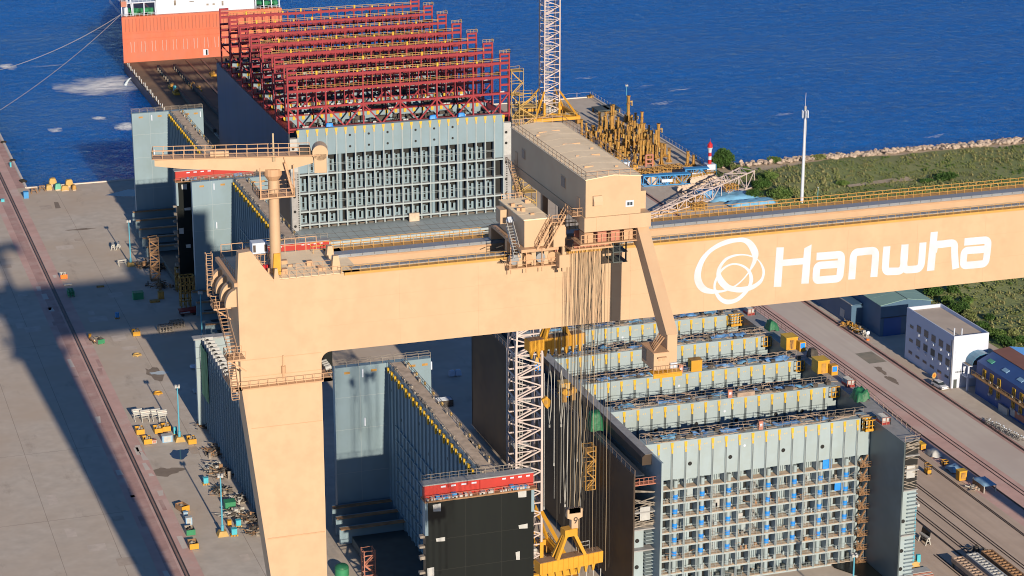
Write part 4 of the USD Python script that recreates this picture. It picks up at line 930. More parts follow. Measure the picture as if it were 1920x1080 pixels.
for y, i in ((376, 0), (443.4, 4)):
    x = 198.2 if i == 0 else 199.2
    t = thing('work_basket', 'yellow work basket hooked over the right end of the %s bulkhead' % ORD[i], 'work basket', (x, y - .9, NT - 2.2))
    B().box(-1.6, -.9, 0, 1.4, .7, .15).box(-1.6, -.9, .15, 1.4, -.8, .5).build('floor', 'yellow', t)
    b = B().rail([(-1.6, -.9, 0), (1.4, -.9, 0), (1.4, .7, 0), (-1.6, .7, 0), (-1.6, -.9, 0)], 2.3, .7, .16); b.build('cage', 'yellow', t)
for i, y in enumerate(YB[1:4]):
    b = B().rail([(198.6, y - 1.2, NT - 2), (200.4, y - 1.2, NT - 2)], 2.2, .8, .14).box(198.6, y - 1.2, NT - 2.1, 200.4, y - .2, NT - 2); b.build('end_basket', 'yellow', NB)
def stage_left(y, lab):
    t = thing('hanging_stage', lab, 'work platform', (147.6, y, 26.2))
    b = B().rail([(-.9, -1.1, 0), (1.1, -1.1, 0), (1.1, 1.1, 0), (-.9, 1.1, 0), (-.9, -1.1, 0)], 5.2, 1.1, .16); b.build('frame', 'yellow', t)
    B().box(-.9, -1.1, 3.9, 1.2, 1.2, 5.3).build('canopy', 'tan_cover', t)
    B().box(-.6, -1.05, 2.2, .7, -.9, 3.6).build('screen', 'blue_wrap', t)
    B().box(-.9, -1.1, -.1, 1.1, 1.1, 0).build('floor', 'wood', t); return t
stage_left(428.5, 'yellow hanging work stage at the left end of the fourth bulkhead')
stage_left(411.5, 'yellow hanging work stage at the left end of the third bulkhead')
for y, x0, z, lab, dx in ((394, 146.2, 28.0, 'green tarpaulin draped over the left deck edge by the second bulkhead', 2.8),):
    v, f = drape(x0, x0 + dx, y - 2.4, y + .8, z + 3.3, 1.4, 5, 10, 10, 3.4); B().add(v, f).build('green_sheet', 'green_tarp', '/World', lab, 'tarpaulin', smooth=True)
for i, (p, s, lab) in enumerate((((202.61,431.04,30.50), 1.5, 'green tarpaulin on the right deck by the farthest yellow box'), ((201.21,385.92,30.50), 1.9, 'crumpled green tarpaulin on the right deck near the front bulkhead'), ((203.08,411.70,30.50), 1.2, 'dark green cover on the right deck between the two yellow box pairs'))):
    v, f = drape(p[0] - s * .8, p[0] + s * .8, p[1] - s, p[1] + s, NT + 1.6, 1.6, 30 + i, 12, 12, 1.8); B().add(v, f).build('green_sheet', 'green_tarp' if i < 2 else 'scrap_dark', '/World', lab, 'tarpaulin', smooth=True)
def ybox(lab, loc, rz=0, group=None, sc=None):
    t = thing('yellow_cabin', lab, 'cabin', loc, rz, group, sc)
    B().box(-1.3, -1.5, 0, 1.3, 1.5, 2.7).build('body', 'yellow', t); B().box(-1.4, -1.6, 2.7, 1.4, 1.6, 2.82).build('roof', 'yellow_tip', t)
    B().box(-.5, -1.55, .2, .5, -1.5, 2.2).build('door', 'yellow_old', t)
    b = B().box(1.0, -3.2, -.2, 2.4, -1.7, 2.1); b.build('side_box', 'yellow', t); B().box(1.15, -3.26, .8, 2.2, -3.2, 1.9).build('screen', 'blue_wrap', t); return t
place(ybox, [('yellow cabin with blue screen on the right deck beside the fourth bulkhead', gp((201.02,418.87,30.50), NT), 0, None), ('yellow cabin with blue screen on the right deck beside the third bulkhead', gp((200.90,403.32,30.50), NT), 0, None)])
for n, (p, lab) in enumerate((((202.60,393.96,30.50), 'red and white machine on the right deck behind the crumpled green tarpaulin'), ((199.52,372.71,30.50), 'red and white machine on the right deck near the front wing tank'), ((202.42,442.82,30.50), 'red and white machine on the right deck just below the girder edge'))):
    t = thing('deck_machine', lab, 'machine', gp(p, NT))
    B().box(-.8, -1.4, 0, .8, 1.4, .5).build('base', 'red_dark', t); b = B()
    for i in range(5): b.box(-.7, -1.3 + i * .55, .5, .6, -1.0 + i * .55, 1.5)
    b.build('body', 'white_dirty', t); B().rail([(-.9, -1.5, 0), (.9, -1.5, 0), (.9, 1.5, 0)], 1.5, 1, .09).build('frame', 'salmon', t)
p = (181.91,405.53,30.50); t = thing('yellow_cabin', 'single yellow cabin standing on the third bulkhead beside the operator cab', 'cabin', (176.5, 411.8, NT)); B().box(-1.2, -.9, .1, 1.2, .9, 2.5).build('body', 'yellow', t); B().box(-1.3, -1, 2.5, 1.3, 1, 2.62).build('roof', 'yellow_old', t)
for n, (x, y, lab) in enumerate(((173.2, 411.6, 'red cabinet on the third bulkhead just right of the operator cab'), (176.9, 394.9, 'red cabinet with white panel on the second bulkhead'), (175.5, 376.9, 'red cabinet with white sign standing on the front bulkhead'))):
    t = thing('red_cabinet', lab, 'cabinet', (x, y, NT)); B().box(-.45, -.3, 0, .45, .3, 1.7).build('body', 'salmon', t); B().box(-.25, -.32, .7, .25, -.3, 1.2).build('sign', 'white_paint', t)
t = thing('crate_stack', 'pale stack of boards lying on the second bulkhead', 'board stack', (180.3, 394.9, NT))
for i in range(4): B().box(-1.9, -.5, i * .22, 1.9, .8, i * .22 + .2).build('board', 'wood_pale', t)

# ------------------------------------------------------------------ far hull section with red lashing bridges
FB = thing('hull_section', 'large blue grey hull section carrying the red lashing bridges in front of the orange ship', 'ship section')
FX0, FX1, FY, FT = 145.6, 208.5, 636.3, 32.0
fb = (FX1 - FX0) / 22
pl = B().box(FX0, FY, 24.0, FX1, FY + .25, FT).box(FX0, FY + .25, FT - .2, FX1, FY + 2.8, FT).box(FX0, FY + 2.6, 2, FX1, FY + 2.8, FT).box(FX0, FY, 18.9, FX0 + fb, FY + .25, 24).box(FX1 - fb, FY, 18.9, FX1, FY + .25, 24)
pl.build('front_plate', 'block_blue', FB)
for i in range(23):
    x = FX0 + i * fb
    g = B().box(x - .2, FY - .25, 2, x - .12, FY, FT - 1).box(x + .12, FY - .25, 2, x + .2, FY, FT - 1).box(x - .12, FY - .05, 2, x + .12, FY, FT - 1).box(x - .07, FY, 2, x + .07, FY + 1.8, 24).build('cell_guide', 'block_frame', FB)
    B().hexa([(x - .15, FY - .28, FT - 2.1), (x + .15, FY - .28, FT - 2.1), (x + .15, FY - .02, FT - 2.1), (x - .15, FY - .02, FT - 2.1), (x - .45, FY - .12, FT - .1), (x + .45, FY - .12, FT - .1), (x + .45, FY - .02, FT - .1), (x - .45, FY - .02, FT - .1)]).build('guide_tip', 'yellow_tip', g)
FL = [24.0, 18.6, 13.0, 7.4, 3.4]
for k, z in enumerate(FL[1:]):
    B().box(FX0, FY - .2, z - .45, FX1, FY - .02, z).build('stringer_face', 'block_frame', FB)
    B().box(FX0, FY - .02, z - .15, FX1, FY + 1.8, z).build('stringer_deck', 'walk_grey', FB)
for z in (21.4, 15.9, 10.3): B().rail([(FX0 + fb, FY - .1, z - .9), (FX1 - fb, FY - .1, z - .9)], .9, fb, .09).build('mid_rail', 'block_frame', FB)
r = random.Random(31)
for i in range(22):
    xa = FX0 + i * fb; pipe = i in (4, 14, 17)
    for k in range(4):
        zt, zb = FL[k] - .45, FL[k + 1]
        if k == 0 and i in (0, 21): continue
        b = B(); y = FY + 1.3
        if i == 21 or (i == 20 and k < 2): continue
        if pipe: b.box(xa + .12, y, zb, xa + .62 * fb, y + .08, zt)
        else:
            m = (zt + zb) / 2 if k < 3 else zt
            b.box(xa + .12 * fb, y, zb, xa + .36 * fb, y + .08, zt - 1.0).box(xa + .58 * fb, y, zb, xa + .82 * fb, y + .08, zt - 1.3)
            b.box(xa + .36 * fb, y, zb, xa + .58 * fb, y + .08, zb + .3).box(xa + .1 * fb, y - .1, m - .22, xa + .84 * fb, y, m - .05)
            for q in range(r.randint(1, 3)): zz = r.uniform(zb, zt - 1); b.box(xa + .36 * fb, y, zz, xa + .55 * fb, y + .08, zz + .22)
        b.build('web_plate', 'block_blue', FB)
    if pipe: B().cyl((xa + .36 * fb, FY + .7, 3.4), (xa + .36 * fb, FY + .7, 24), .55, n=14).build('pipe', 'block_blue', FB, smooth=50)
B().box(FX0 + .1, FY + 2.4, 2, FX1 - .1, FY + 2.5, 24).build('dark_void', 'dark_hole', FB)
for i in (5, 7, 9, 12, 14, 16):
    x = FX0 + (i + .45) * fb
    for z in (FT - 2.6, FT - 6.0): B().cyl((x, FY - .04, z), (x, FY + .02, z), .36, n=12).build('access_hole', 'dark_hole', FB)
for x0, x1 in ((143.2, FX0), (FX1, 211)):
    B().box(x0, FY + .05, 19.5, x1, FY + 2, FT - 2.6).build('upper_wing', 'white_dirty', FB)
    c = B().box(x0, FY + .02, .8, x1, FY + 2, 19.5).build('lower_wing', 'walk_grey', FB)
    for k in range(26): B().box(x1 - .5 if x0 < 200 else x0 + .9, FY - .06, 1 + k * .7, x1 - .05 if x0 < 200 else x0 + 1.3, FY + .02, 1.3 + k * .7).build('slot', 'dark_hole', c)
    for z in (3, 7.5, 12, 17.3, 23.2, 26.5): B().cyl((x0 + .9, FY - .03, z), (x0 + .9, FY + .1, z), .42, n=12).build('wing_hole', 'dark_hole', c)
B().box(142.9, FY + .3, .8, 143.3, 742, 30.9).build('outer_hull', 'hull_navy', FB)
B().box(211.0, FY + .3, .8, 211.4, 742, 30.9).build('outer_hull', 'hull_navy', FB)
B().box(143.2, 741.6, .8, 211.2, 742, 31).build('rear_plate', 'hull_navy', FB)
B().box(143.3, FY + 3, 30.6, 147.5, 742, 30.9).box(206.8, FY + 3, 30.6, 211, 742, 30.9).build('side_deck', 'red_dark', FB)
B().rail([(143.2, FY + .4, 30.9), (143.2, 742, 30.9)], 1.1, 3, .08).build('side_handrail', 'red_dark', FB)
B().box(143.2, 622, .4, 211, FY + 2, 1.6).build('double_bottom', 'block_frame', FB)
b = B()
for i in range(24): b.box(143.4 + i * 2.8, 621.94, .5, 143.5 + i * 2.8, 622, 1.5).box(143.4 + i * 2.8, 622.2, 1.6, 143.47 + i * 2.8, 634, 1.62)
for y in (626, 630.5): b.box(143.2, y, 1.6, 211, y + .08, 1.66)
b.build('bottom_stiffener', 'steel_dark', FB)
B().box(178.6, FY - 1.2, 1.7, 181.7, FY - .4, 4.2).build('cover_board', 'wood', FB)
LY = [638.4, 654.8, 671, 687.3, 703.4, 719.4, 735.2]
for i, y in enumerate(LY):   # hatch tops and cross bulkheads between the bridges
    B().box(FX0, y + 3, 26, FX1, y + 3.3, FT + .2).build('cross_bulkhead', 'block_blue', FB)
    B().box(FX0, y + 2.0, FT - .4, FX1, y + 3, FT - .1).build('cross_deck', 'shadow_steel', FB)
    if i == 6: break
    r = random.Random(50 + i); y1 = LY[i + 1]
    for q in range(22):
        xq = FX0 + q * fb; B().box(xq - .4, y1 - 1.7, FT - 1.0, xq + .4, y1 - 1.4, FT + .1).build('guide_tip', 'yellow_tip', FB)
    B().box(FX0, y1 - 1.4, 25, FX1, y1 - 1.1, FT).build('cross_bulkhead', 'block_blue', FB)
    b = B()
    for q in range(50): x = r.uniform(FX0, FX1 - 2); z = r.choice((FT, FT + .3)); b.box(x, y + 3.4 + r.uniform(-1, 1), z, x + r.uniform(.4, 2.4), y + 4.2, z + r.uniform(.2, 1.3))
    b.build('deck_gear', 'scrap_dark', FB, kind='stuff')
def lashing(lab, loc, rz, group, sc):
    t = thing('lashing_bridge', lab, 'lashing bridge', loc, rz, group, sc)
    x0, x1 = 0, 67.6; n = 24; w = (x1 - x0) / n
    for i in range(n + 1):
        x = x0 + i * w; big = i % 4 == 0
        top = 16.6 if 1 < i < n - 1 else (16.6 if i == 1 else 18.6)
        lo = (0 if big or i in (0, 1, n - 1, n) else 6.4)
        ww = .46 if big or i in (0, 1, n - 1, n) else .22
        B().box(x - ww / 2, -.3, lo - (2.2 if i in (0, n) else 0), x + ww / 2, .3, top).build('post', 'red_frame', t)
        if lo and i % 3 == 0: B().box(x - .1, 1.0, lo, x + .1, 1.2, 15.4).build('rear_post', 'red_dark', t)
    for z, h in ((15.6, .72), (11.4, .7), (6.4, .6), (.2, .5)):
        B().box(x0, -.26, z - h / 2, x1, .26, z + h / 2).build('beam', 'red_frame', t)
        B().box(x0, .3, z + .05, x1, 1.6, z + .15).build('gangway', 'red_dark', t)
    for z in (16.05, 11.85):
        b = B().rail([(x0 + 2.8, -.3, z), (x1 - 2.8, -.3, z)], 1.0, 5.6, .12); b.build('handrail', 'tan_cover' if z > 15 else 'yellow_old', t)
    b = B()
    for i in range(2, n - 1):
        x = x0 + i * w
        for z in (15.1, 10.9): b.hexa([(x - w * .32, -.2, z - .02), (x + w * .32, -.2, z - .02), (x + w * .32, .2, z - .02), (x - w * .32, .2, z - .02), (x - w * .5, -.2, z + .5), (x + w * .5, -.2, z + .4), (x + w * .5, .2, z + .4), (x - w * .5, .2, z + .4)])
    b.build('knee_plates', 'red_frame', t, kind='stuff')
    for i in range(12):
        xa = x0 + 2 * i * w; s = 1 if i % 2 else -1
        p, q = ((xa + .3, 0, .4), (xa + 2 * w - .3, 0, 6.1)) if s > 0 else ((xa + .3, 0, 6.1), (xa + 2 * w - .3, 0, .4))
        B().bar(p, q, .4, .4).build('diagonal', 'red_frame', t)
    for xs_ in (x0, x1 - w):
        for z in (18.3, 17.0, 13.4, 9.0): B().box(xs_, -.28, z - .3, xs_ + w, .28, z + .3).build('tower_beam', 'red_frame', t)
    b = B().rail([(x1 - w - .3, -.4, 18.6), (x1 + .3, -.4, 18.6), (x1 + .3, 1.4, 18.6)], 1.0, 1, .1); b.build('tower_handrail', 'tan_cover', t)
    r = random.Random(3)
    for i in range(9): B().box(x0 + 8.4 + i * 6.1, -.5, 16.1, x0 + 8.9 + i * 6.1, -.1, 17.2 if i % 3 == 0 else 16.7).build('lamp_bracket', 'yellow_tip', t)
    b = B()
    for i in range(60): x = r.uniform(x0, x1 - 1); z = r.choice((6.9, 12, .7)); b.box(x, .4, z, x + r.uniform(.2, 1), 1.3, z + r.uniform(.2, 1.1))
    b.build('lashing_gear', 'scrap_dark', t, kind='stuff')
    b = B()
    for i in range(26): x = r.uniform(x0, x1 - 1); z = r.choice((.55, 6.8)); b.box(x, -.35, z, x + r.uniform(.3, 1.5), -.3, z + .4)
    b.build('label_plate', 'white_dirty', t, kind='stuff'); return t
names = ['nearest red lashing bridge, right above the open blue grey front', 'second red lashing bridge counted from the open blue grey front', 'third red lashing bridge counted from the open blue grey front', 'fourth red lashing bridge, in the middle of the row', 'fifth red lashing bridge counted from the open blue grey front', 'sixth red lashing bridge, next to the last of the row', 'farthest red lashing bridge, in front of the orange ship']
place(lashing, [(nm, (143.4, y, 31.6), 0, None) for nm, y in zip(names, LY)], 'red lashing bridges across the far hull section')
for n, (x, lab) in enumerate(((FX0 + 3.0 * fb, 'left blue bundle in front of the nearest lashing bridge'), (FX0 + 14.0 * fb, 'middle blue bundle in front of the nearest lashing bridge'), (FX0 + 17.1 * fb, 'right blue bundle in front of the nearest lashing bridge'))):
    v, f = drape(x, x + 2.3, FY + .2, FY + 1.6, FT + 1.1, .6, 60 + n, 8, 6, 1.0); B().add(v, f).build('blue_bundle', 'blue_wrap', '/World', lab, 'bundle', smooth=True)

# ------------------------------------------------------------------ heavy transport ship
SH = thing('transport_ship', 'orange heavy transport ship with a long brown open deck and a white deckhouse', 'ship')
SX0, SX1 = 135.7, 200.2
B().prism([(SX0 + 3, 717.5), (SX1 - 3, 717.5), (SX1, 726), (SX1, 897), (SX1 - 4, 950), (SX1 - 22, 1010), (SX0 + 30, 1010), (SX0 + 11, 950), (SX0, 897), (SX0, 726)], 'z', -5.5, -.2).build('lower_hull', 'ship_side', SH)
B().prism([(SX0 + 3.1, 717.6), (SX1 - 3.1, 717.6), (SX1 - .1, 726), (SX1 - .1, 897), (SX0 + .1, 897), (SX0 + .1, 726)], 'z', -.2, 0).build('cargo_deck', 'ship_deck', SH)
B().prism([(SX0, 897), (SX1, 897), (SX1 - 4, 950), (SX1 - 22, 1010), (SX0 + 30, 1010), (SX0 + 11, 950)], 'z', -.2, 18.2).build('forecastle', 'ship_orange', SH)
for i in range(46):
    x = SX0 + 1.4 + i * 1.4
    if i != 33: B().box(x - .1, 896.9, 12.2, x + .1, 897, 17.4).build('stiffener', 'ship_seam', SH)
    B().box(x + .3, 896.86, 4.0, x + .42, 897, 8.2).build('draft_mark', 'white_dirty' if i % 3 else 'ship_orange', SH)
B().box(SX0, 896.8, 11.5, SX1, 897, 11.9).box(SX0, 896.85, 9.3, SX1, 897, 9.5).build('rubbing_strip', 'ship_orange', SH)
B().box(167.6, 896.8, 1.0, 169.6, 897, 3.4).build('doorway', 'white_paint', SH); B().box(168.6, 896.75, 1.1, 169.3, 896.8, 3.2).build('door', 'dark_hole', SH)
dh = B().hexa([(149.9, 899.2, 18.2), (189.5, 899.2, 18.2), (187, 930, 18.2), (156, 930, 18.2), (149.9, 899.2, 34), (189.5, 899.2, 34), (187, 930, 34), (156, 930, 34)]).build('deckhouse', 'white_paint', SH)
b = B()
for x, z, w, h in ((157.5, 21.4, .8, 2.0), (170.5, 20.6, .9, .7), (173, 20.6, .9, .7), (176.6, 20.2, .7, 1.8), (159.6, 24.4, 2.2, 1.6), (154.8, 24.0, 3.4, 2.4), (163.8, 24.2, 3, .5), (164.2, 22.4, 1.8, .3)):
    b.box(x - w / 2, 899.1, z, x + w / 2, 899.2, z + h)
b.build('deckhouse_opening', 'scrap', dh)
for x0, x1 in ((136.2, 149.5), (190, 199.6)):
    g = B(); r = random.Random(int(x0))
    for q in range(9): x = r.uniform(x0 + 1, x1 - 2); z = 18.2; g.cyl((x, 902 + r.uniform(-1, 3), z + 1.2), (x + 1.6, 902, z + 1.4), r.uniform(.5, 1.2), n=10).box(x - .4, 901, z, x + 1.8, 903, z + 1.0)
    g.build('mooring_winch', 'green_bin', SH)
    b = B().rail([(x0, 897.6, 18.2), (x1, 897.6, 18.2)], 1.2, 1.6, .1).rail([(x0, 897.6, 18.2), (x0, 930, 18.2)], 1.2, 3, .1)
    for x in np.linspace(x0, x1, 4): b.bar((x, 899, 18.2), (x, 899, 23.5), .4)
    b.box(x0, 898.6, 23.2, x1, 908, 23.6).rail([(x0, 898.6, 23.6), (x1, 898.6, 23.6)], 1.2, 1.6, .1); b.build('mooring_gallery', 'white_paint', SH)
B().box(136.0, 898.5, 22.0, 138.2, 901.5, 24.2).build('life_boat', 'salmon', SH)
b = B().bar((137.6, 900, 18.2), (139.4, 900, 30), .7).bar((140.6, 900, 18.2), (139.4, 900, 30), .5).cyl((138, 900, 18.2), (138, 900, 21.5), .9); b.build('davit', 'white_paint', SH)
for x in (146.8, 153.2):
    B().box(x - .55, 790 if x > 150 else 770, .02, x + .55, 882, 1.5).build('skid_beam', 'scrap_dark', SH)
    b = B()
    for k in range(10): b.box(x - 1.0, 840 + k * 4.2, 0, x - .55, 840.6 + k * 4.2, 1.2)
    b.build('beam_bracket', 'scrap', SH)
for x in (146.8, 153.2, 160, 166, 172, 177): B().box(x - .4, 722, .02, x + .4, (770 if x < 150 else 786) if x < 155 else 893, .35).build('skid_rail', 'scrap' if x < 155 else 'steel_dark', SH)
b = B()
for k in range(40): b.bar((SX0 + .3, 730 + k * 4.1, 0), (SX0 + .3, 730 + k * 4.1, 1.3 + (k % 3) * .4), .3)
b.build('edge_post', 'white_dirty', SH)
for n, (p, lab) in enumerate((((145.50,845.97,0), 'yellow jacking unit on the left skid beam of the ship deck, farther one'), ((145.21,835.54,0), 'yellow jacking unit on the left skid beam of the ship deck, nearer one'), ((153.30,845.32,0), 'yellow jack at the near end of the second skid beam'), ((154.18,838.27,0), 'yellow frame lying on the ship deck beside the second skid beam'), ((164.67,863.40,0), 'small yellow jack on the ship deck beside the dark hull wall'))):
    t = thing('jacking_unit', lab, 'jack', gp(p, 0)); B().box(-1.0, -2.4, 0, 1.0, 2.4, .7).build('base', 'yellow', t); B().box(-.9, -1.9, .7, -.2, -.4, 1.9).box(.1, .3, .7, .9, 1.9, 1.7).build('cylinder', 'yellow_old', t)
    if n == 1: B().box(-.5, 2.0, .7, .5, 3.0, 2.6).build('control_box', 'cyan_box', t)
jet0 = (134.27,870.84,-0.5); jet1 = (132.02,871.87,-3.50); b = B()
P = [np.array(jet0) * (1 - t) + np.array(jet1) * t + np.array((0, 0, 2.2 * t * (1 - t))) for t in np.linspace(0, 1, 8)]
for i, (p, q) in enumerate(zip(P[:-1], P[1:])): b.cyl(p, q, .16 + .07 * i, .23 + .07 * i, n=8)
b.build('water_jet', 'water_white', '/World', 'white ballast water jet pouring from the side of the orange ship', 'water jet', smooth=True)
A0 = np.array((SX0 + .5, 900, 19.0))
for e, lab in (((89.20,915.34,-3.40), 'upper mooring line from the orange ship to the left'), ((72.30,811.12,1.00), 'lower mooring line from the orange ship to the left pier')):
    e = np.array(e); P = [A0 + (e - A0) * t - np.array((0, 0, 9 * t * (1 - t))) for t in np.linspace(0, 1, 24)]
    b = B()
    for p, q in zip(P[:-1], P[1:]): b.cyl(p, q, .07, n=5, cap=False)
    b.build('mooring_line', 'rope_grey', '/World', lab, 'rope')

# ------------------------------------------------------------------ I-shaped side sections on the left
def side_section(lab, x0, yf, yn, W=21.2, H=34.5, red=True, seed=1):
    t = thing('side_section', lab, 'ship section', (x0, yf, 0)); L = yf - yn; r = random.Random(seed)
    wx0, wx1 = 10.9, 14.4
    fl = B().box(0, 0, 2.4, W, 1.6, H).build('rear_flange', 'block_blue', t)
    b = B()
    for z in (11.5, 21, 28): b.box(.02, -.015, z, wx0, 0, z + .06)
    b.box(5.2, -.015, 2.4, 5.26, 0, H); b.build('plate_seam', 'block_frame', fl)
    for x, z in ((5.8, H - 2.4), (20.3, H - 2.4), (6.1, H - 13)): B().box(x - .15, -.3, z, x + .15, 0, z + 1.7).build('lifting_lug', 'white_paint', fl)
    for x in (2.6, 8.2, 16.4, 19): B().box(x - .6, -.02, H - 1.5, x + .6, 0, H - 1.0).build('paint_mark', 'yellow_old', fl)
    B().rail([(0, .2, H), (W, .2, H)], 1.2, 2.4, .08).rail([(0, 1.4, H), (W, 1.4, H)], 1.2, 2.4, .06).build('flange_handrail', 'scrap', t)
    web = B().box(wx0 + .3, -L + 1.6, 2.4, wx1, 0, H).build('web', 'block_blue', t)
    n = int(L / 2.6)
    for i in range(n):
        y = -1.6 - i * 2.6
        B().box(wx0 - .05, y - .12, 2.4, wx0 + .3, y + .12, H - 1).build('stiffener', 'block_blue', web)
        if i < n - 1:
            s = 1.0 if i % 2 else .7
            B().hexa([(wx0 - .25, y - .1, H - 2.4 * s), (wx0 + .1, y - .1, H - 2.4 * s), (wx0 + .1, y + .1, H - 2.4 * s), (wx0 - .25, y + .1, H - 2.4 * s), (wx0 - .35, y - .42 * s, H - .5), (wx0 + .1, y - .42 * s, H - .5), (wx0 + .1, y + .42 * s, H - .5), (wx0 - .35, y + .42 * s, H - .5)]).build('yellow_bracket', 'yellow_tip', web)
    for z in (5, 8, 11, 14, 17, 20, 23): B().box(wx0 - .1, -L + 2, z, wx0 + .3, -6, z + .16).build('stringer', 'block_blue', web)
    for i in range(9): y = -3 - i * L / 10; B().cyl((wx0 + .24, y, H - 5 - (i % 3) * 4), (wx0 + .31, y, H - 5 - (i % 3) * 4), .35, n=10).build('access_hole', 'dark_hole', web)
    B().box(wx0 + .5, -L + 1.6, H, wx1 - .2, -.4, H + .08).build('top_walkway', 'wood', t)
    b = B().rail([(wx0 + .1, -L + 2, H), (wx0 + .1, -1, H)], 1.1, 2.6, .06).rail([(wx1, -L + 2, H), (wx1, -1, H)], 1.1, 2.6, .08); b.build('top_handrail', 'scrap', t)
    b = B()
    for i in range(60): y = r.uniform(-L + 2, -1); x = r.choice((wx0 + .2, wx0 + .5, wx1 - .5)); b.box(x, y, H + .08, x + r.uniform(.2, .5), y + r.uniform(.3, 1.4), H + r.uniform(.2, .8))
    b.build('top_gear', 'scrap', t, kind='stuff')
    b = B()
    for i in range(10): y = -4 - i * L / 11; b.box(wx1 - .1, y, H + .2, wx1 + .25, y + .5, H + .9)
    b.build('top_lamp', 'tan_cover', t)
    # near flange: black outside, red deck edge, brown gutter
    yn_ = -L
    B().box(0, yn_ - .1, .8, W, yn_ + 1.5, H - 2.6).build('outer_plate', 'hull_black', t)
    for x in (7.4, 14.2): B().box(x, yn_ - .104, 1, x + .05, yn_ - .1, H - 2.8).build('plate_seam', 'seam_black', t)
    for z in (6, 12, 18, 24): B().box(.9, yn_ - .105, z, W - .7, yn_ - .1, z + .05).build('plate_seam', 'seam_black', t)
    for x, z, w, h in ((2.2, H - 4.4, 1.4, 1.4), (W - 2.2, H - 3.9, 1.5, 1.2), (2.8, H - 10.6, 1.6, .7), (W - 2.0, H - 10.2, 1.6, .8), (17.3, H - 15.8, .7, 1.6), (.9, H - 16.6, 1.2, 1.6), (2.6, H - 21, 1.2, 1.0)):
        B().hexa([(x - w / 2, yn_ - .11, z - h / 2 + .1), (x + w / 2, yn_ - .11, z - h / 2), (x + w / 2, yn_ - .1, z - h / 2), (x - w / 2, yn_ - .1, z - h / 2 + .1), (x - w / 2 - .1, yn_ - .11, z + h / 2), (x + w / 2, yn_ - .11, z + h / 2 + .1), (x + w / 2, yn_ - .1, z + h / 2 + .1), (x - w / 2 - .1, yn_ - .1, z + h / 2)]).build('bare_patch', 'white_dirty', t)
    B().box(-.05, yn_ - .12, H - 9.5, .5, yn_ + 1.5, H - 2.7).build('edge_plate', 'block_blue', t); B().box(W - .5, yn_ - .12, H - 7.5, W + .05, yn_ + 1.5, H - 2.7).build('edge_plate', 'block_blue', t)
    B().box(-.4, yn_ - 1.3, H - 2.75, W + .2, yn_ + 1.5, H - 2.5).build('gutter_deck', 'wood_brown', t)
    B().rail([(-.3, yn_ - 1.2, H - 2.5), (W + .1, yn_ - 1.2, H - 2.5)], 1.0, 1.6, .07).build('gutter_handrail', 'salmon', t)
    B().box(0, yn_ + .2, H - 2.5, W, yn_ + 1.5, H - .1).build('red_coaming', 'red_panel', t)
    B().box(10.2, yn_ - .1, H - 2.5, 13.2, yn_ + .2, H - .1).build('red_stub', 'red_panel', t)
    B().box(-.3, yn_ + .1, H - .1, W + .1, yn_ + 2.4, H + .1).build('coaming_top', 'walk_grey', t)
    B().rail([(0, yn_ + 1.9, H + .1), (W, yn_ + 1.9, H + .1)], 1.2, 1.7, .08).build('coaming_handrail', 'scrap', t)
    b = B()
    for i in range(4): b.box(3 + i * 1.9, yn_ + .17, H - .75, 3.9 + i * 1.9, yn_ + .2, H - .45).box(14.4 + i * 1.5, yn_ + .17, H - .7, 15.1 + i * 1.5, yn_ + .2, H - .42)
    b.build('coaming_mark', 'white_paint', t)
    b = B()
    for i in range(8): x = 1.8 + i * 1.0 if i < 4 else 12.4 + i * .8; b.box(x, yn_ - .8, H - 2.5, x + r.uniform(.5, 1.0), yn_, H - r.uniform(1.6, 2.1))
    b.build('blue_bundle', 'blue_paint', t)
    b = B()
    for i in range(26): x = r.uniform(0, W); b.box(x, yn_ - 1, H - 2.5, x + r.uniform(.2, .9), yn_ - .2, H - r.uniform(1.9, 2.3))
    b.build('gutter_gear', 'white_dirty', t, kind='stuff')
    # bottom: inner floor slab with steps
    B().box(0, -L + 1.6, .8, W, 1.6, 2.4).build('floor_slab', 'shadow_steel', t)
    for i in range(5 if L > 66 or seed == 2 else 3):
        y = -1.0 - i * 8.6 if seed != 3 else -1.0 - i * 5
        B().box(-1.5 - .5 * i, y - .3, 1.0, wx0, y, 5.2 - .25 * i).build('floor_plate', 'block_blue', t); B().box(-1.5 - .5 * i, y - 1.5, 5.0 - .25 * i, wx0, y - .3, 5.2 - .25 * i).build('floor_flange', 'wood_brown', t)
    for k in range(3):
        z = 6 + k * 7
        for q in range(3): B().box(-.7 - r.uniform(0, .4), yn_ + .3, z + q * 2 + r.uniform(0, .6), 0, yn_ + 1.2, z + q * 2 + .9).build('edge_bracket', 'scrap', t)
    return t
side_section('farthest pale blue I-shaped hull section standing beside the water', 101.6, 661.5, 591)
side_section('middle pale blue I-shaped hull section behind the jib crane', 103.6, 578.5, 515, seed=2)
side_section('nearest pale blue I-shaped hull section with black end and red deck edge under girder', 103.5, 425.5, 360.5, W=20.3, seed=3)
t = thing('side_section', 'low dark blue hull wall with pale framed boxes on top, left of crane leg', 'ship section', (87, 490, 0))
B().box(0, 0, .8, 16, 1.2, 22).build('rear_flange', 'block_grey', t)
for z in (19.5, 17, 14.5): B().box(.02, -.02, z, 16, 0, z + .08).build('plate_seam', 'shadow_steel', t)
wb = B().box(1.6, -78, .8, 3.6, 0, 20.4).build('web', 'block_blue', t)
for i in range(30):
    y = -1.2 - i * 2.5
    b = B().box(1.2, y - .12, .8, 1.6, y + .12, 20.4); b.build('stiffener', 'block_blue', wb)
    fr = B().box(1.3, y - .1, 20.4, 3.8, y + .1, 22.2).build('frame_plate', 'white_dirty', t)
    B().cyl((2.5, y - .14, 21.4), (2.5, y - .1, 21.4), .45, n=12).build('frame_hole', 'dark_hole', fr)
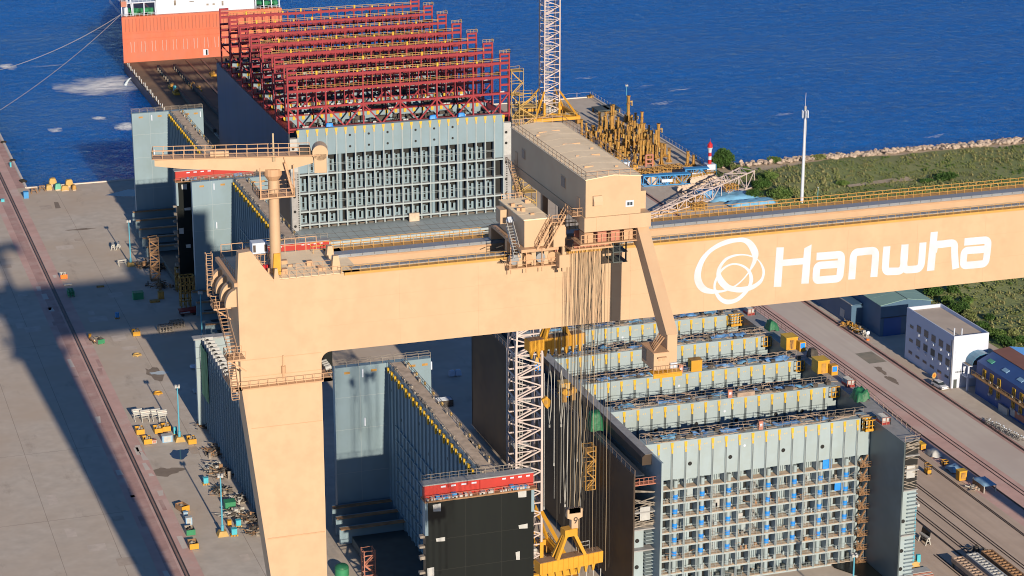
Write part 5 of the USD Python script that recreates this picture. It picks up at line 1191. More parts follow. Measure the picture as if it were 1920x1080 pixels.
for z in np.arange(2, 20, 1.5): B().box(1.45, -78, z, 1.6, -1, z + .1).build('stringer', 'block_blue', wb)
v, f = drape(0, 8, 0, 5.5, 0, .8, 4, 12, 8); B().add(np.c_[.9 + v[:, 2] * .4, -v[:, 0] - .5, 20.8 - v[:, 1] * 2.2], f).build('hanging_net', 'green_bin', t)
for i, y in enumerate((-2, -22, -44)):
    pass
B().box(-.6, -1.2, 21.7, 16, 1.2, 22.05).build('flange_top', 'walk_grey', t)
B().rail([(1.4, -78, 22.2), (1.4, -1, 22.2)], 1.0, 2.5, .06).build('top_handrail', 'scrap', t)
# ------------------------------------------------------------------ lattice tower cranes
def lattice(t, w0, w1, z0, z1, ph, rc, m, n='chord', braces=1, w=.24):
    c = [(-1, -1), (1, -1), (1, 1), (-1, 1)]
    for i, j_ in c: B().bar((i * w0 / 2, j_ * w0 / 2, z0), (i * w1 / 2, j_ * w1 / 2, z1), rc).build(n, m, t)
    k = max(1, round((z1 - z0) / ph))
    for s in range(k):
        za, zb = z0 + (z1 - z0) * s / k, z0 + (z1 - z0) * (s + 1) / k
        wa, wb = w0 + (w1 - w0) * s / k, w0 + (w1 - w0) * (s + 1) / k
        b = B(); zm = (za + zb) / 2; wm = (wa + wb) / 2
        for e in range(4):
            A, C = np.array(c[e]), np.array(c[(e + 1) % 4])
            a0, a1, b0, b1 = (*A * wa / 2, za), (*A * wb / 2, zb), (*C * wa / 2, za), (*C * wb / 2, zb)
            mid = (*((A + C) / 2 * wb / 2), zb)
            b.bar(a1, b1, w)
            if e % 2 == 0:
                b.bar(a0, (*(C * wm / 2), zm), w).bar((*(C * wm / 2), zm), a1, w).bar((*(A * wm / 2), zm), (*((A * .2 + C * .8) * wm / 2), zm), w * .7)
            else: b.bar(a0, mid, w * .8).bar(mid, b0, w * .8)
        b.build('bracing', m, t)
def lattice_tower(lab, loc, rz, wdt, top, kink):
    t = thing('lattice_tower', lab, 'tower crane', loc, rz)
    lattice(t, wdt, wdt, 2.2, top, 4.6, .42, 'lattice_pink')
    lattice(t, wdt, wdt * .72, top, top + 12, 4.0, .36, 'lattice_pink')
    b = B()
    for z in np.arange(3, top, .4): b.bar((-wdt * .3, -wdt * .3, z), (-wdt * .3 + .6, -wdt * .3, z), .06)
    for s in (0, .6): b.bar((-wdt * .3 + s, -wdt * .3, 2), (-wdt * .3 + s, -wdt * .3, top), .08)
    b.build('ladder', 'rope_grey', t)
    for z in np.arange(8, top, 9.2): B().box(-wdt * .45, -wdt * .1, z, wdt * .2, wdt * .45, z + .15).rail([(-wdt * .45, -wdt * .1, z), (wdt * .2, -wdt * .1, z)], 1.1, 1, .07).build('rest_platform', 'rope_grey', t)
    for i, j_ in ((-1, -1), (1, -1), (1, 1), (-1, 1)):
        B().bar((i * wdt / 2, j_ * wdt / 2, kink), (i * wdt * 1.45, j_ * wdt * 1.45, 2.4), .5).build('strut', 'yellow', t)
        B().bar((i * wdt / 2, j_ * wdt / 2, 2.2), (i * wdt / 2, j_ * wdt / 2, 7), .7).build('stub', 'yellow', t)
        B().box(i * wdt * 1.45 - .8, j_ * wdt * 1.45 - 1.2, .2, i * wdt * 1.45 + .8, j_ * wdt * 1.45 + 1.2, 1.6).build('bogie', 'yellow_old', t)
    a = wdt * 1.45
    for s in (-1, 1):
        B().box(-a - .6, s * a - .4, 1.6, a + .6, s * a + .4, 2.7).build('base_beam', 'yellow', t); B().box(s * a - .5, -a, 1.6, s * a + .5, a, 2.9).build('base_beam', 'yellow', t)
        B().bar((s * a, -a, 2.3), (-s * wdt * .3, wdt * .3, 2.3), .6).build('cross_beam', 'yellow', t)
    B().rail([(-a, -a, 3), (a, -a, 3), (a, a, 3), (-a, a, 3), (-a, -a, 3)], 1.1, 1.6, .1).build('base_handrail', 'tan_cover', t)
    b = B()
    for i in range(5): b.box(-wdt * .4 + i * .9, -wdt * .2, 3, -wdt * .4 + i * .9 + .7, wdt * .2, 3 + 1.2 + (i % 3) * .7)
    b.build('ballast', 'white_dirty', t); return t
lattice_tower('tall pale lattice mast on yellow base legs on the far pier', (263.6, 752.0, 0), 0, 5.6, 62, 11)
lattice_tower('pale lattice mast on a yellow base between the near hull sections under the girder', (132.9, 392.6, 0), 0, 5.2, 46, 13.5)
def scaffold(lab, loc, w, d, h, m, rz=0, lift=2.0):
    t = thing('scaffold_tower', lab, 'scaffold tower', loc, rz); n = max(1, round(h / lift))
    for i, j_ in ((0, 0), (1, 0), (1, 1), (0, 1)): B().bar((i * w, j_ * d, 0), (i * w, j_ * d, h + 1), .18).build('standard', m, t)
    for k in range(n + 1):
        z = h * k / n; b = B()
        for (a, b_), (c, e) in (((0, 0), (w, 0)), ((w, 0), (w, d)), ((w, d), (0, d)), ((0, d), (0, 0))): b.bar((a, b_, z), (c, e, z), .14); b.bar((a, b_, z + .9), (c, e, z + .9), .08)
        if k < n: s = k % 2; b.bar((w * s, 0, z), (w * (1 - s), 0, z + h / n), .14).bar((0, d * s, z), (0, d * (1 - s), z + h / n), .14).bar((w * s, d * .3, z), (w * (1 - s), d * .3, z + h / n), .3)
        b.box(.1, .1, z - .06, w - .1, d - .1, z + .02) if k % 2 == 0 else None
        b.build('lift', m, t)
    return t
scaffold('tall yellow stair tower behind the right end of the lashing bridges', (221.0, 666, 0), 3.8, 4, 38, 'tan_cover', 0, 4)
scaffold('shorter yellow stair tower between the lashing bridges and the machine house', (214.2, 638, 0), 5.4, 4.4, 36.5, 'tan_cover', 0, 3.4)
scaffold('brown scaffold tower in the shade at the foot of the farthest side section', gp((96.06,605.41,0), 0), 2.4, 2.2, 11.5, 'wood_brown')
scaffold('small pale scaffold tower at the bottom edge beside the green tank', gp((101.31,395.94,0), 0), 2.2, 2.2, 6.2, 'salmon')
scaffold('small yellow scaffold frame hung on the left hull wall', (143.9, 388, 17.5), 2.0, 2.2, 8.0, 'yellow_old')

# ------------------------------------------------------------------ hooks and spreader beams
MS, ML = .913, np.array([0, 0, 16.53])
def spreader(lab, loc, rz, L, m='yellow'):
    t = thing('spreader_beam', lab, 'spreader beam', loc, rz)
    B().box(-L / 2, -1.0, 0, L / 2, 1.0, 1.9).build('beam', m, t)
    for i in range(int(L / .9)): x = -L / 2 + .5 + i * .9; B().box(x - .05, -1.08, 0, x + .05, -1.0, 1.9).build('rib', m, t)
    B().box(-L / 2 + .1, -.9, 1.9, L / 2 - .1, .9, 1.95).build('top_plate', 'wood_brown', t)
    for s in (-1, 1):
        for y in (-.7, .7): B().bar((s * L * .22, y, 1.9), (s * .6, y * .5, 6.0), .62, .5).build('leg', m, t)
    B().box(-1.1, -.8, 5.4, 1.1, .8, 6.6).build('head', m, t)
    for x in np.arange(-L / 2 + .8, L / 2, 1.3):
        B().hexa([(x - .1, -.2, -1.5), (x + .1, -.2, -1.5), (x + .1, .2, -1.5), (x - .1, .2, -1.5), (x - .38, -.35, 0), (x + .38, -.35, 0), (x + .38, .35, 0), (x - .38, .35, 0)]).build('shackle', m, t)
    b = B().rail([(1.8, .8, 1.9), (L / 2 - 1.5, .8, 1.9)], 1.4, 1.6, .1); b.build('handrail', 'rope_grey', t)
    return t
hk = (113.81,312.00,45.36); s0, s1 = (107.99,312.00,40.35), (117.97,312.00,40.95)
def sling(x, y, z0, L, lab, loop=False, m='rope_grey'):
    b = B()
    if loop:
        P = [(x - .35 * math.sin(math.pi * (1 - u)) * (1 if True else 0) - .0, y, z0 - L * u) for u in np.linspace(0, 1, 9)]; Q = [(x + .35 * math.sin(math.pi * (1 - u)), y, z0 - L * u) for u in np.linspace(0, 1, 9)]
        for R in (P, Q):
            for p, q in zip(R[:-1], R[1:]): b.cyl(p, q, .07, n=5)
    else: b.cyl((x, y, z0), (x, y, z0 - L), .09, n=5)
    b.cyl((x, y, z0 - L - .5), (x, y, z0 - L), .16, n=6); b.build('sling', m, '/World', lab, 'lifting sling', 'slings hanging under the spreader beams')
ang = math.degrees(math.atan2(s1[1] - s0[1], s1[0] - s0[0]))
lx, lz = hk[0] - .2, s0[2] - 1.6
spreader('yellow spreader beam hanging below the numbered hook block in front of the dark hull wall', (lx - .6, 312, lz), 8, 11.2)
t = thing('hook_block', 'cream hook block numbered 9 above the lower yellow spreader beam', 'hook block', (hk[0], 312, lz + 6.5))
B().prism([(-.55, 0), (.55, 0), (.55, 1.6), (1.25, 1.9), (1.25, 3.3), (.95, 3.3), (.95, 2.6), (-.95, 2.6), (-.95, 3.3), (-1.25, 3.3), (-1.25, 1.9), (-.55, 1.6)], 'y', -.5, .5).build('body', 'cream', t)
m9 = meshkit.text_mesh('9', 1.0, .02, True); v = np.array(m9.vertices); B().add(np.c_[v[:, 0] - .36, -.52 - v[:, 2], v[:, 1] + .95], np.array(m9.faces)).build('number', 'steel_dark', t)
for i in range(6): B().cyl((-.8 + i * .32, -.3, 2.9), (-.8 + i * .32, .3, 2.9), .62, n=14).build('sheave', 'steel_dark', t)
B().cyl((0, -.35, -.6), (0, .35, -.6), .55, n=14).build('hook', 'steel_dark', t)
spreader('yellow spreader beam hanging just under the girder beside the pale lattice mast', (120.9, 341.5, 64.9), 8, 10.4)
for i in range(9): sling(lx - 5.2 + i * 1.28, 312 + .17 * (i - 4), lz - 1.5, 9 + (i * 3 % 4), 'grey sling hanging below a spreader beam')
for n, (px, pt, pb, lp) in enumerate(((1022,798,918,0),(1040,700,815,0),(1053,705,795,1),(1058,815,940,1),(1030,700,798,1),(1073,780,1000,0),(1084,740,862,0))):
    pass
SL = [((118.94,341.00,60.50), (119.05,341.00,36.40), 0), ((119.87,341.00,62.29), (119.93,341.00,51.24), 1), ((120.72,341.00,62.19), (120.83,341.00,44.17), 0), ((121.96,341.00,61.11), (122.03,341.00,51.08), 1), ((122.74,341.00,58.17), (122.90,341.00,36.37), 1), ((124.82,341.00,59.84), (124.96,341.00,44.43), 0)]
for a, e, lp in SL: sling(a[0], 341, a[2], a[2] - e[2], 'grey sling hanging below a spreader beam', lp, 'rope_grey')
a = (118.96,341.00,55.28); t = thing('hook_block', 'small yellow hook block hanging beside the lattice mast', 'hook block', (a[0], 340.6, a[2] - .6)); B().prism([(-.7, 1.4), (-.2, .2), (.3, -.3), (.75, .2), (.8, 1.2), (.2, 1.9)], 'y', -.3, .3).build('body', 'yellow', t); B().cyl((0, -.35, .9), (0, .35, .9), .4, n=12).build('sheave', 'yellow_old', t)
a = (123.23,341.00,56.21); t = thing('hook_block', 'yellow double hook block hanging under the upper spreader beam', 'hook block', (a[0], 340.6, a[2] - 1)); B().box(-1.3, -.4, 0, -.6, .4, 2.4).box(.4, -.4, .2, 1.0, .4, 2.6).box(-.6, -.4, 1.2, .4, .4, 2.0).build('body', 'yellow_old', t); B().cyl((-.9, -.5, 1.8), (-.9, .5, 1.8), .5, n=12).cyl((.7, -.5, 1.9), (.7, .5, 1.9), .5, n=12).build('sheave', 'yellow', t)

MS, ML = 1.0, np.zeros(3)
# ------------------------------------------------------------------ yard on the right pier
def jackstand(lab, loc, rz, group, sc):
    t = thing('pipe_stand', lab, 'pipe stand', loc, rz, group, sc)
    B().cyl((0, 0, .3), (0, 0, 7.0), .45, .45, 12).build('column', 'yellow_old', t, smooth=40)
    for z in (2.2, 4.6, 6.8): B().cyl((0, 0, z), (0, 0, z + .2), .62, n=12).build('flange', 'yellow_old', t)
    b = B().cyl((0, 0, 0), (0, 0, .3), 1.1, n=12)
    for a in np.arange(6) * math.pi / 3: b.hexa([(.5 * math.cos(a) - .06, .5 * math.sin(a) - .06, .3), (1.0 * math.cos(a) - .06, 1.0 * math.sin(a) - .06, .3), (1.0 * math.cos(a) + .06, 1.0 * math.sin(a) + .06, .3), (.5 * math.cos(a) + .06, .5 * math.sin(a) + .06, .3), (.5 * math.cos(a) - .06, .5 * math.sin(a) - .06, 1.5), (.56 * math.cos(a) - .06, .56 * math.sin(a) - .06, 1.5), (.56 * math.cos(a) + .06, .56 * math.sin(a) + .06, 1.5), (.5 * math.cos(a) + .06, .5 * math.sin(a) + .06, 1.5)])
    b.build('base', 'yellow_old', t); B().box(.5, -.2, 5.2, 1.1, .2, 5.5).box(.9, -.25, 4.2, 1.15, .25, 5.6).build('bracket', 'tan_cover', t); return t
q = random.Random(21); spots = []
C0, C1, C2, C3 = ((265.45,726.33), (291.58,745.33), (281.70,679.87), (260.20,679.68))
for i in range(12):
    for j_ in range(11):
        u, v = (i + q.uniform(.1, .9)) / 12, (j_ + q.uniform(.1, .9)) / 11
        x = (C0[0] * (1 - u) + C1[0] * u) * (1 - v) + (C3[0] * (1 - u) + C2[0] * u) * v; y = (C0[1] * (1 - u) + C1[1] * u) * (1 - v) + (C3[1] * (1 - u) + C2[1] * u) * v
        if q.random() < .27: continue
        s = q.uniform(.75, 1.15); spots.append(('old yellow pipe stand in the crowded storage rows behind the machine house', (x, y, 0), q.uniform(0, 360), (s * q.choice((.8, 1)), s * .95, q.uniform(.4, 1.25) * (1.15 if .3 < u < .8 else .85))))
spots[5] = (spots[5][0], spots[5][1], 0, (1, 1, 1))
place(jackstand, spots, 'yellow pipe stands stored in rows')
place(jackstand, [('pipe stand with a wide head at the right edge of the storage rows', gp((285.90,703.58,0)), 0, (1.2, 1.2, 1.15)), ('lone short pipe stand by the sea fence, left of a pair', gp((285.40,676.43,0)), 40, (1, 1, .7)), ('lone short pipe stand by the sea fence, right of a pair', gp((287.50,676.46,0)), 10, (1, 1, .5)), ('tallest pipe stand beside the slim cyan lamp post', gp((289.45,740.87,0)), 0, (1.2, 1.2, 1.35))])
p = (273.15,679.76,0); t = thing('steel_support', 'small reddish steel frame standing among the yellow pipe stands', 'steel support', gp(p)); b = B()
for x in (-1.2, 1.2): b.bar((x, 0, 0), (x, 0, 4), .5)
for z in (1, 2.4, 3.9): b.bar((-1.2, 0, z), (1.2, 0, z), .45)
b.build('frame', 'salmon', t)
def rack(lab, loc, rz, group=None, sc=None, m='yellow_old', L=6, W=3, H=1.4, n=4):
    t = thing('steel_rack', lab, 'steel rack', loc, rz, group, sc)
    for i in range(n + 1): x = -L / 2 + L * i / n; B().rail([(x, -W / 2, 0), (x, W / 2, 0)], H, W / 2, .2, True).build('frame', m, t)
    b = B()
    for y in (-W / 2, 0, W / 2): b.bar((-L / 2, y, H), (L / 2, y, H), .22).bar((-L / 2, y, .4), (L / 2, y, .4), .18)
    b.build('rail', m, t); return t
for n, (p, lab) in enumerate((((269.27,670.90,0), 'low yellow steel rack in front of the pipe stands, left one'), ((274.40,672.07,0), 'low yellow steel rack in front of the pipe stands, middle one'), ((279.07,673.42,0), 'low yellow steel rack in front of the pipe stands, right one'), ((265.49,669.31,0), 'low yellow steel rack partly behind the machine house'))): rack(lab, gp(p), 0)
def truss(lab, loc, rz, L, sc=None, m='blue_paint'):
    t = thing('box_truss', lab, 'box truss', loc, rz); n = max(2, round(L / 2.4))
    for y in (-1.2, 1.2):
        for z in (.3, 3.4): B().bar((-L / 2, y, z), (L / 2, y, z), .3).build('chord', m, t)
    for i in range(n):
        xa, xb = -L / 2 + L * i / n, -L / 2 + L * (i + 1) / n; b = B()
        for y in (-1.2, 1.2): b.bar((xa, y, .3), (xa, y, 3.4), .2).bar((xa, y, .3 if i % 2 else 3.4), (xb, y, 3.4 if i % 2 else .3), .2)
        b.bar((xa, -1.2, 3.4), (xa, 1.2, 3.4), .2).bar((xa, -1.2, 3.4), (xb, 1.2, 3.4), .16); b.build('bracing', m, t)
    B().box(-L / 2, -1.2, 3.5, L / 2, 1.2, 3.58).build('deck', m, t); B().box(-1.8, -1.32, 1.2, 1.8, -1.25, 2.2).build('sign_board', 'white_paint', t); return t
a, b_ = (262.50,654.27,0), (276.85,658.49,0); truss('long blue box truss lying in the yard right of the machine house', ((a[0] + b_[0]) / 2, (a[1] + b_[1]) / 2, 0), -6, 15.5)
a, b_ = (278.17,659.45,0), (285.53,661.94,0); truss('short blue box truss lying at the foot of the lighthouse', ((a[0] + b_[0]) / 2, (a[1] + b_[1]) / 2, 0), -6, 8)
def reel(lab, loc, rz, group, sc):
    t = thing('cable_reel', lab, 'cable reel', loc, rz, group, sc)
    for s in (-1, 1): B().cyl((s * .55, 0, .95), (s * .68, 0, .95), .95, n=16).build('disc', 'reel_wood', t)
    B().cyl((-.55, 0, .95), (.55, 0, .95), .62, n=12).build('drum', 'wood_brown', t); return t
sp = []
a, b_ = (270.58,646.83,0), (287.39,651.51,0)
for i in range(15): u = i / 14; sp.append(('wooden cable reel in the long row in the yard', (a[0] + (b_[0] - a[0]) * u, a[1] + (b_[1] - a[1]) * u, 0), 75 + q.uniform(-8, 8), (1, 1, 1)))
for i in range(8): u = i / 14; sp.append(('wooden cable reel in the long row in the yard', (a[0] + (b_[0] - a[0]) * u + .5, a[1] - 2.6, 0), 75 + q.uniform(-8, 8), (1, 1, 1)))
place(reel, sp, 'wooden cable reels in the long row')
a, b_ = (278.17,654.57,0), (286.14,656.80,0)
place(reel, [('wooden cable reel in the short row under the yellow cages', (a[0] + (b_[0] - a[0]) * i / 6, a[1] + (b_[1] - a[1]) * i / 6, 0), 75 + q.uniform(-8, 8), (1.1, 1.1, 1.1)) for i in range(7)], 'wooden cable reels in the short row')
place(reel, [('big wooden cable reel at the left end of the blue truss', gp((265.40,657.43,0)), 60, (1.6, 1.6, 1.6))])
def cage(lab, loc, rz, group, sc):
    t = thing('yellow_cage', lab, 'cage', loc, rz, group, sc); B().box(-1.6, -1, .1, 1.6, 1, .2).build('floor', 'yellow_old', t)
    b = B().rail([(-1.6, -1, 0), (1.6, -1, 0), (1.6, 1, 0), (-1.6, 1, 0), (-1.6, -1, 0)], 2.0, .55, .14); b.build('bars', 'yellow_old', t); B().box(-1.5, -.9, .2, 1.5, .9, 1.5).build('load', 'tan_cover', t); return t
place(cage, [(l, gp(p), -6, None) for l, p in (('yellow cage in front of the long blue truss, left one', (273.01,657.67,0)), ('yellow cage in front of the long blue truss, middle one', (274.88,657.74,0)), ('small yellow cage right of the long blue truss', (276.76,657.82,0)), ('yellow cage behind the short reel row, left one', (281.29,659.82,0)), ('yellow cage behind the short reel row, right one', (283.18,659.89,0)), ('yellow cage at the foot of the lighthouse', (286.74,660.83,0)))])
for n, (c, L, W, m, lab) in enumerate((((282.69,634.79,0), 17, 8, 'sky_tarp', 'large pale blue tarpaulin spread behind the girder below the lattice boom'), ((279.74,638.42,0), 9, 6, 'sky_tarp', 'pale blue tarpaulin under the middle of the lattice boom'), ((283.35,642.59,0), 8, 5, 'blue_paint', 'deep blue tarpaulin under the upper end of the lattice boom'), ((286.21,626.41,0), 16, 6, 'sky_tarp', 'pale blue tarpaulin at the right end of the yard behind the girder'))):
    v, f = drape(c[0] - L / 2, c[0] + L / 2, c[1] - W / 2, c[1] + W / 2, 1.2, .9, 70 + n, 18, 10, 1.0); B().add(v, f).build('tarpaulin', m, '/World', lab, 'tarpaulin', smooth=True)
p = (274.47,637.52,0); t = thing('blue_container', 'blue container standing in front of the reel row in the yard', 'container', gp(p), -4); B().box(-3, -1.6, .1, 3, 1.6, 2.7).build('body', 'blue_paint', t); b = B()
for i in range(14): b.box(-2.9 + i * .44, -1.66, .2, -2.7 + i * .44, -1.6, 2.6)
b.build('corrugation', 'blue_light', t)
for n, (p, lab) in enumerate((((271.28,634.63,0), 'yellow steel rack beside the blue container in the yard'), ((263.74,628.06,0), 'yellow steel rack under the left half of the lattice boom'), ((268.40,626.51,0), 'yellow steel rack under the middle of the lattice boom'), ((282.63,635.47,0), 'yellow steel rack on the pale blue tarpaulin'))): rack(lab, gp(p, 0 if n < 3 else 2.4), 10, L=4.5, W=2.4, H=1.8)
# lying lattice boom, tapering to the left
t = thing('lattice_boom', 'pale lattice crane boom lying aslant behind the girder', 'crane boom'); P0, P1 = np.array((248.95,619.14,0)), np.array((292.64,644.95,0)); d = (P1 - P0) / np.linalg.norm(P1 - P0); nn = np.array([-d[1], d[0], 0]); Lb = np.linalg.norm(P1 - P0)
def bp(u, i, k_): w = 1.2 + 4.4 * min(1, u * 1.15); return P0 + d * Lb * u + nn * (i - .5) * w * 1.0 + np.array([0, 0, .8 + k_ * w * .95])
for i in (0, 1):
    for k_ in (0, 1): B().bar(bp(0, i, k_), bp(1, i, k_), .34).build('chord', 'lattice_pink', t)
for s in range(12):
    ua, ub = s / 12, (s + 1) / 12; b = B(); o = s % 2
    for (i, k_), (i2, k2) in (((0, 0), (0, 1)), ((1, 0), (1, 1)), ((0, 0), (1, 0)), ((0, 1), (1, 1))): b.bar(bp(ub, i, k_), bp(ub, i2, k2), .2).bar(bp(ua, *((i, k_) if o else (i2, k2))), bp(ub, *((i2, k2) if o else (i, k_))), .2)
    b.build('bracing', 'lattice_pink', t)
# flat steel tables, cabins, fence, lamp
for n, (p, lab) in enumerate((((285.09,756.22,0), 'low steel table with a dark top on the far pier, left one'), ((289.08,757.54,0), 'low steel table with a dark top on the far pier, right one'))):
    t = thing('steel_table', lab, 'steel table', gp(p), 0); B().box(-2.6, -3.6, 1.5, 2.6, 3.6, 1.8).build('top', 'shadow_steel', t)
    for x in (-2.2, 2.2):
        for y in (-3, 3): B().box(x - .25, y - .25, 0, x + .25, y + .25, 1.5).build('leg', 'yellow_old', t)
p = (262.68,678.86,0); t = thing('white_cabin', 'small white cabin between the machine house and the pipe stands', 'cabin', gp(p), 0); B().box(-2.8, -1.5, 0, 2.8, 1.5, 2.7).build('body', 'office_wall', t); B().box(-1, -1.55, .2, 0, -1.5, 2.1).box(1, -1.55, 1, 2, -1.5, 2).build('opening', 'shadow_steel', t); B().box(-3, -1.7, 2.7, 3, 1.7, 2.85).build('roof', 'blue_light', t)
p = (266.15,674.81,0); t = thing('yellow_box', 'yellow box beside the white cabin behind the machine house', 'box', gp(p)); B().box(-.8, -.8, 0, .8, .8, 2.4).build('body', 'yellow', t); B().box(-.9, -.9, 2.4, .9, .9, 2.5).build('lid', 'yellow_old', t)
fn = thing('quay_fence', 'thin post and chain fence along the sea edge of the right pier', 'fence'); 
for i in range(36): B().cyl((290.5, 780 - i * 3, .3), (290.5, 780 - i * 3, 2.2), .07, n=6).build('post', 'rope_grey', fn)
for i in range(14): B().cyl((290 - i * 5.4, 781, .3), (290 - i * 5.4, 781, 2.2), .07, n=6).build('post', 'rope_grey', fn)
B().bar((290.5, 780, 2.0), (290.5, 675, 2.0), .05).bar((290.5, 780, 1.2), (290.5, 675, 1.2), .05).bar((290, 781, 2), (220, 781, 2), .05).build('chain', 'rope_grey', fn)
p = (289.90,780.93,0); t = thing('bollard_block', 'small yellow block at the far corner of the right pier', 'mooring block', gp(p)); B().box(-1.2, -.7, 0, 1.2, .7, .9).build('body', 'yellow_old', t); B().cyl((0, 0, .9), (0, 0, 1.5), .4, n=12).build('post', 'steel_dark', t)
# lighthouse
LH = (288.44,665.26,0); t = thing('lighthouse', 'small red and white banded lighthouse on a white and blue base by the shore', 'lighthouse', gp(LH))
B().box(-1.5, -1.5, 0, 1.5, 1.5, 1.5).build('lower_base', 'blue_light', t); B().box(-1.5, -1.5, 1.5, 1.5, 1.5, 3.3).build('upper_base', 'white_paint', t)
zz = [3.3, 4.6, 5.8, 7.0]; 
for k in range(3): B().cyl((0, 0, zz[k]), (0, 0, zz[k + 1]), .62 - .03 * k, .59 - .03 * k, 18).build('band', 'red_light' if k % 2 == 0 else 'white_paint', t, smooth=40)
B().cyl((0, 0, 7.0), (0, 0, 7.9), .55, .62, 18).cyl((0, 0, 7.9), (0, 0, 8.7), .62, .95, 18).build('gallery', 'white_paint', t, smooth=40); B().cyl((0, 0, 8.7), (0, 0, 9.6), .85, .8, 18).cyl((0, 0, 9.6), (0, 0, 10.6), .9, .1, 18).build('lantern', 'red_light', t, smooth=40); B().cyl((0, 0, 10.6), (0, 0, 11.6), .05, n=6).build('finial', 'red_light', t)
B().rail([(1.7, -1.6, 0), (1.7, 1.6, 0)], 3.2, 1.6, .12).build('side_rail', 'blue_paint', t)
# telecom mast
p = (300.51,621.01,0); t = thing('telecom_mast', 'tall white tapered telecom mast behind the girder with panel antennas', 'telecom mast', gp(p))
B().cyl((0, 0, 0), (0, 0, 30), .52, .30, 12).build('pole', 'white_paint', t, smooth=40); B().cyl((0, 0, 30), (0, 0, 35.4), .09, .04, 8).build('whip', 'white_paint', t)
for a in range(6): x, y = .95 * math.cos(a * 1.047 + .3), .95 * math.sin(a * 1.047 + .3); B().box(x - .13, y - .13, 27.6, x + .13, y + .13, 29.9).build('antenna_panel', 'white_paint', t); B().bar((0, 0, 28.2), (x, y, 28.2), .08).bar((0, 0, 29.4), (x, y, 29.4), .08).build('antenna_arm', 'rope_grey', t)
B().cyl((0, 0, 30), (0, 0, 31.2), .34, n=10).build('collar', 'rope_grey', t); B().box(.4, -.1, 0, .55, .1, 27).build('cable_tray', 'rope_grey', t)

# ------------------------------------------------------------------ lamp posts
def lamp(lab, loc, rz, group, sc):
    t = thing('lamp_post', lab, 'lamp post', loc, rz, group, sc)
    B().hexa([(-1.15, -1.15, 0), (1.15, -1.15, 0), (1.15, 1.15, 0), (-1.15, 1.15, 0), (-.7, -.7, 1.0), (.7, -.7, 1.0), (.7, .7, 1.0), (-.7, .7, 1.0)]).build('base', 'tan_cover', t)
    B().cyl((0, 0, 1), (0, 0, 13.0), .2, .14, 10).cyl((0, 0, 1), (0, 0, 2.2), .34, n=10).build('post', 'cyan', t, smooth=40)
    b = B().cyl((0, 0, 12.9), (0, 0, 13.1), .55, n=14)
    for a in range(4): x, y = .5 * math.cos(a * 1.57 + .6), .5 * math.sin(a * 1.57 + .6); b.box(x - .22, y - .16, 12.75, x + .22, y + .16, 13.3)
    b.build('lamp_head', 'white_dirty', t); return t
place(lamp, [('cyan lamp post on the left apron nearest the water', gp((93.16,622.27,0)), 0, None), ('cyan lamp post in the middle of the left apron beside the puddle', gp((81.36,483.80,0)), 0, None), ('cyan lamp post nearest the camera on the left apron', gp((79.98,428.65,0)), 0, None), ('cyan lamp post in the shade beside the crane girder end', gp((99.59,550.66,0)), 0, None),
    ('cyan lamp post beside the right end of the near hull section', gp((206.80,370.86,0)), 0, None), ('cyan lamp post cut by the bottom edge in front of the near hull section', gp((184.47,352.93,0)), 0, None), ('slim cyan lamp post behind the yellow pipe stands on the far pier', gp((289.91,744.16,0)), 0, (.8, .8, .95)), ('small lamp post on the grass behind the girder', (306.2, 621.6, 0), 0, (.4, .4, .38))])
for n, (p, lab) in enumerate((((81.11,487.73,0), 'cyan box fixed at the foot of the middle apron lamp post'), ((208.29,371.43,0), 'cyan box at the foot of the lamp post beside the near hull section'))):
    t = thing('switch_box', lab, 'switch box', gp(p)); B().box(-.4, -.3, .3, .4, .3, 1.9).build('body', 'cyan_box', t); B().box(-.3, -.25, 0, .3, .25, .3).build('foot', 'tan_cover', t)

# ------------------------------------------------------------------ things on the left apron
def trestle(lab, loc, rz, group, sc):
    t = thing('trestle', lab, 'trestle', loc, rz, group, sc)
    for x in (-1.3, 1.3):
        B().bar((x, -.6, 0), (x, -.15, 1.45), .2).bar((x, .6, 0), (x, .15, 1.45), .2).bar((x, -.45, .9), (x, .45, .9), .16).build('leg_frame', 'rope_grey', t)
    B().box(-1.6, -.3, 1.45, 1.6, .3, 1.75).build('top_beam', 'rope_grey', t); B().bar((-1.3, 0, .9), (1.3, 0, .9), .12).build('tie', 'rope_grey', t); return t
S90 = 90
place(trestle, [(l, gp(p), rz, sc) for l, p, rz, sc in (
    ('pale trestle left of the lamp post nearest the water, left of a pair', (90.95,640.20,0), 80, None), ('pale trestle left of the lamp post nearest the water, right of a pair', (92.50,640.25,0), 80, None), ('lone pale trestle just in front of the trestle pair by the shadow', (90.80,623.05,0), 10, (.8, .8, 1))
    , ('grey trestle loaded with beams beside the middle lamp post, leftmost of four', (74.46,499.62,-2.842e-14), 4, (.6, 1.5, 1)), ('grey trestle loaded with beams beside the middle lamp post, second of four', (75.99,498.38,0), 4, (.6, 1.5, 1)), ('grey trestle loaded with beams beside the middle lamp post, third of four', (78.45,498.29,-2.842e-14), 4, (.6, 1.5, 1)), ('grey trestle loaded with beams beside the middle lamp post, rightmost of four', (79.74,497.14,0), 4, (.6, 1.5, 1)))])
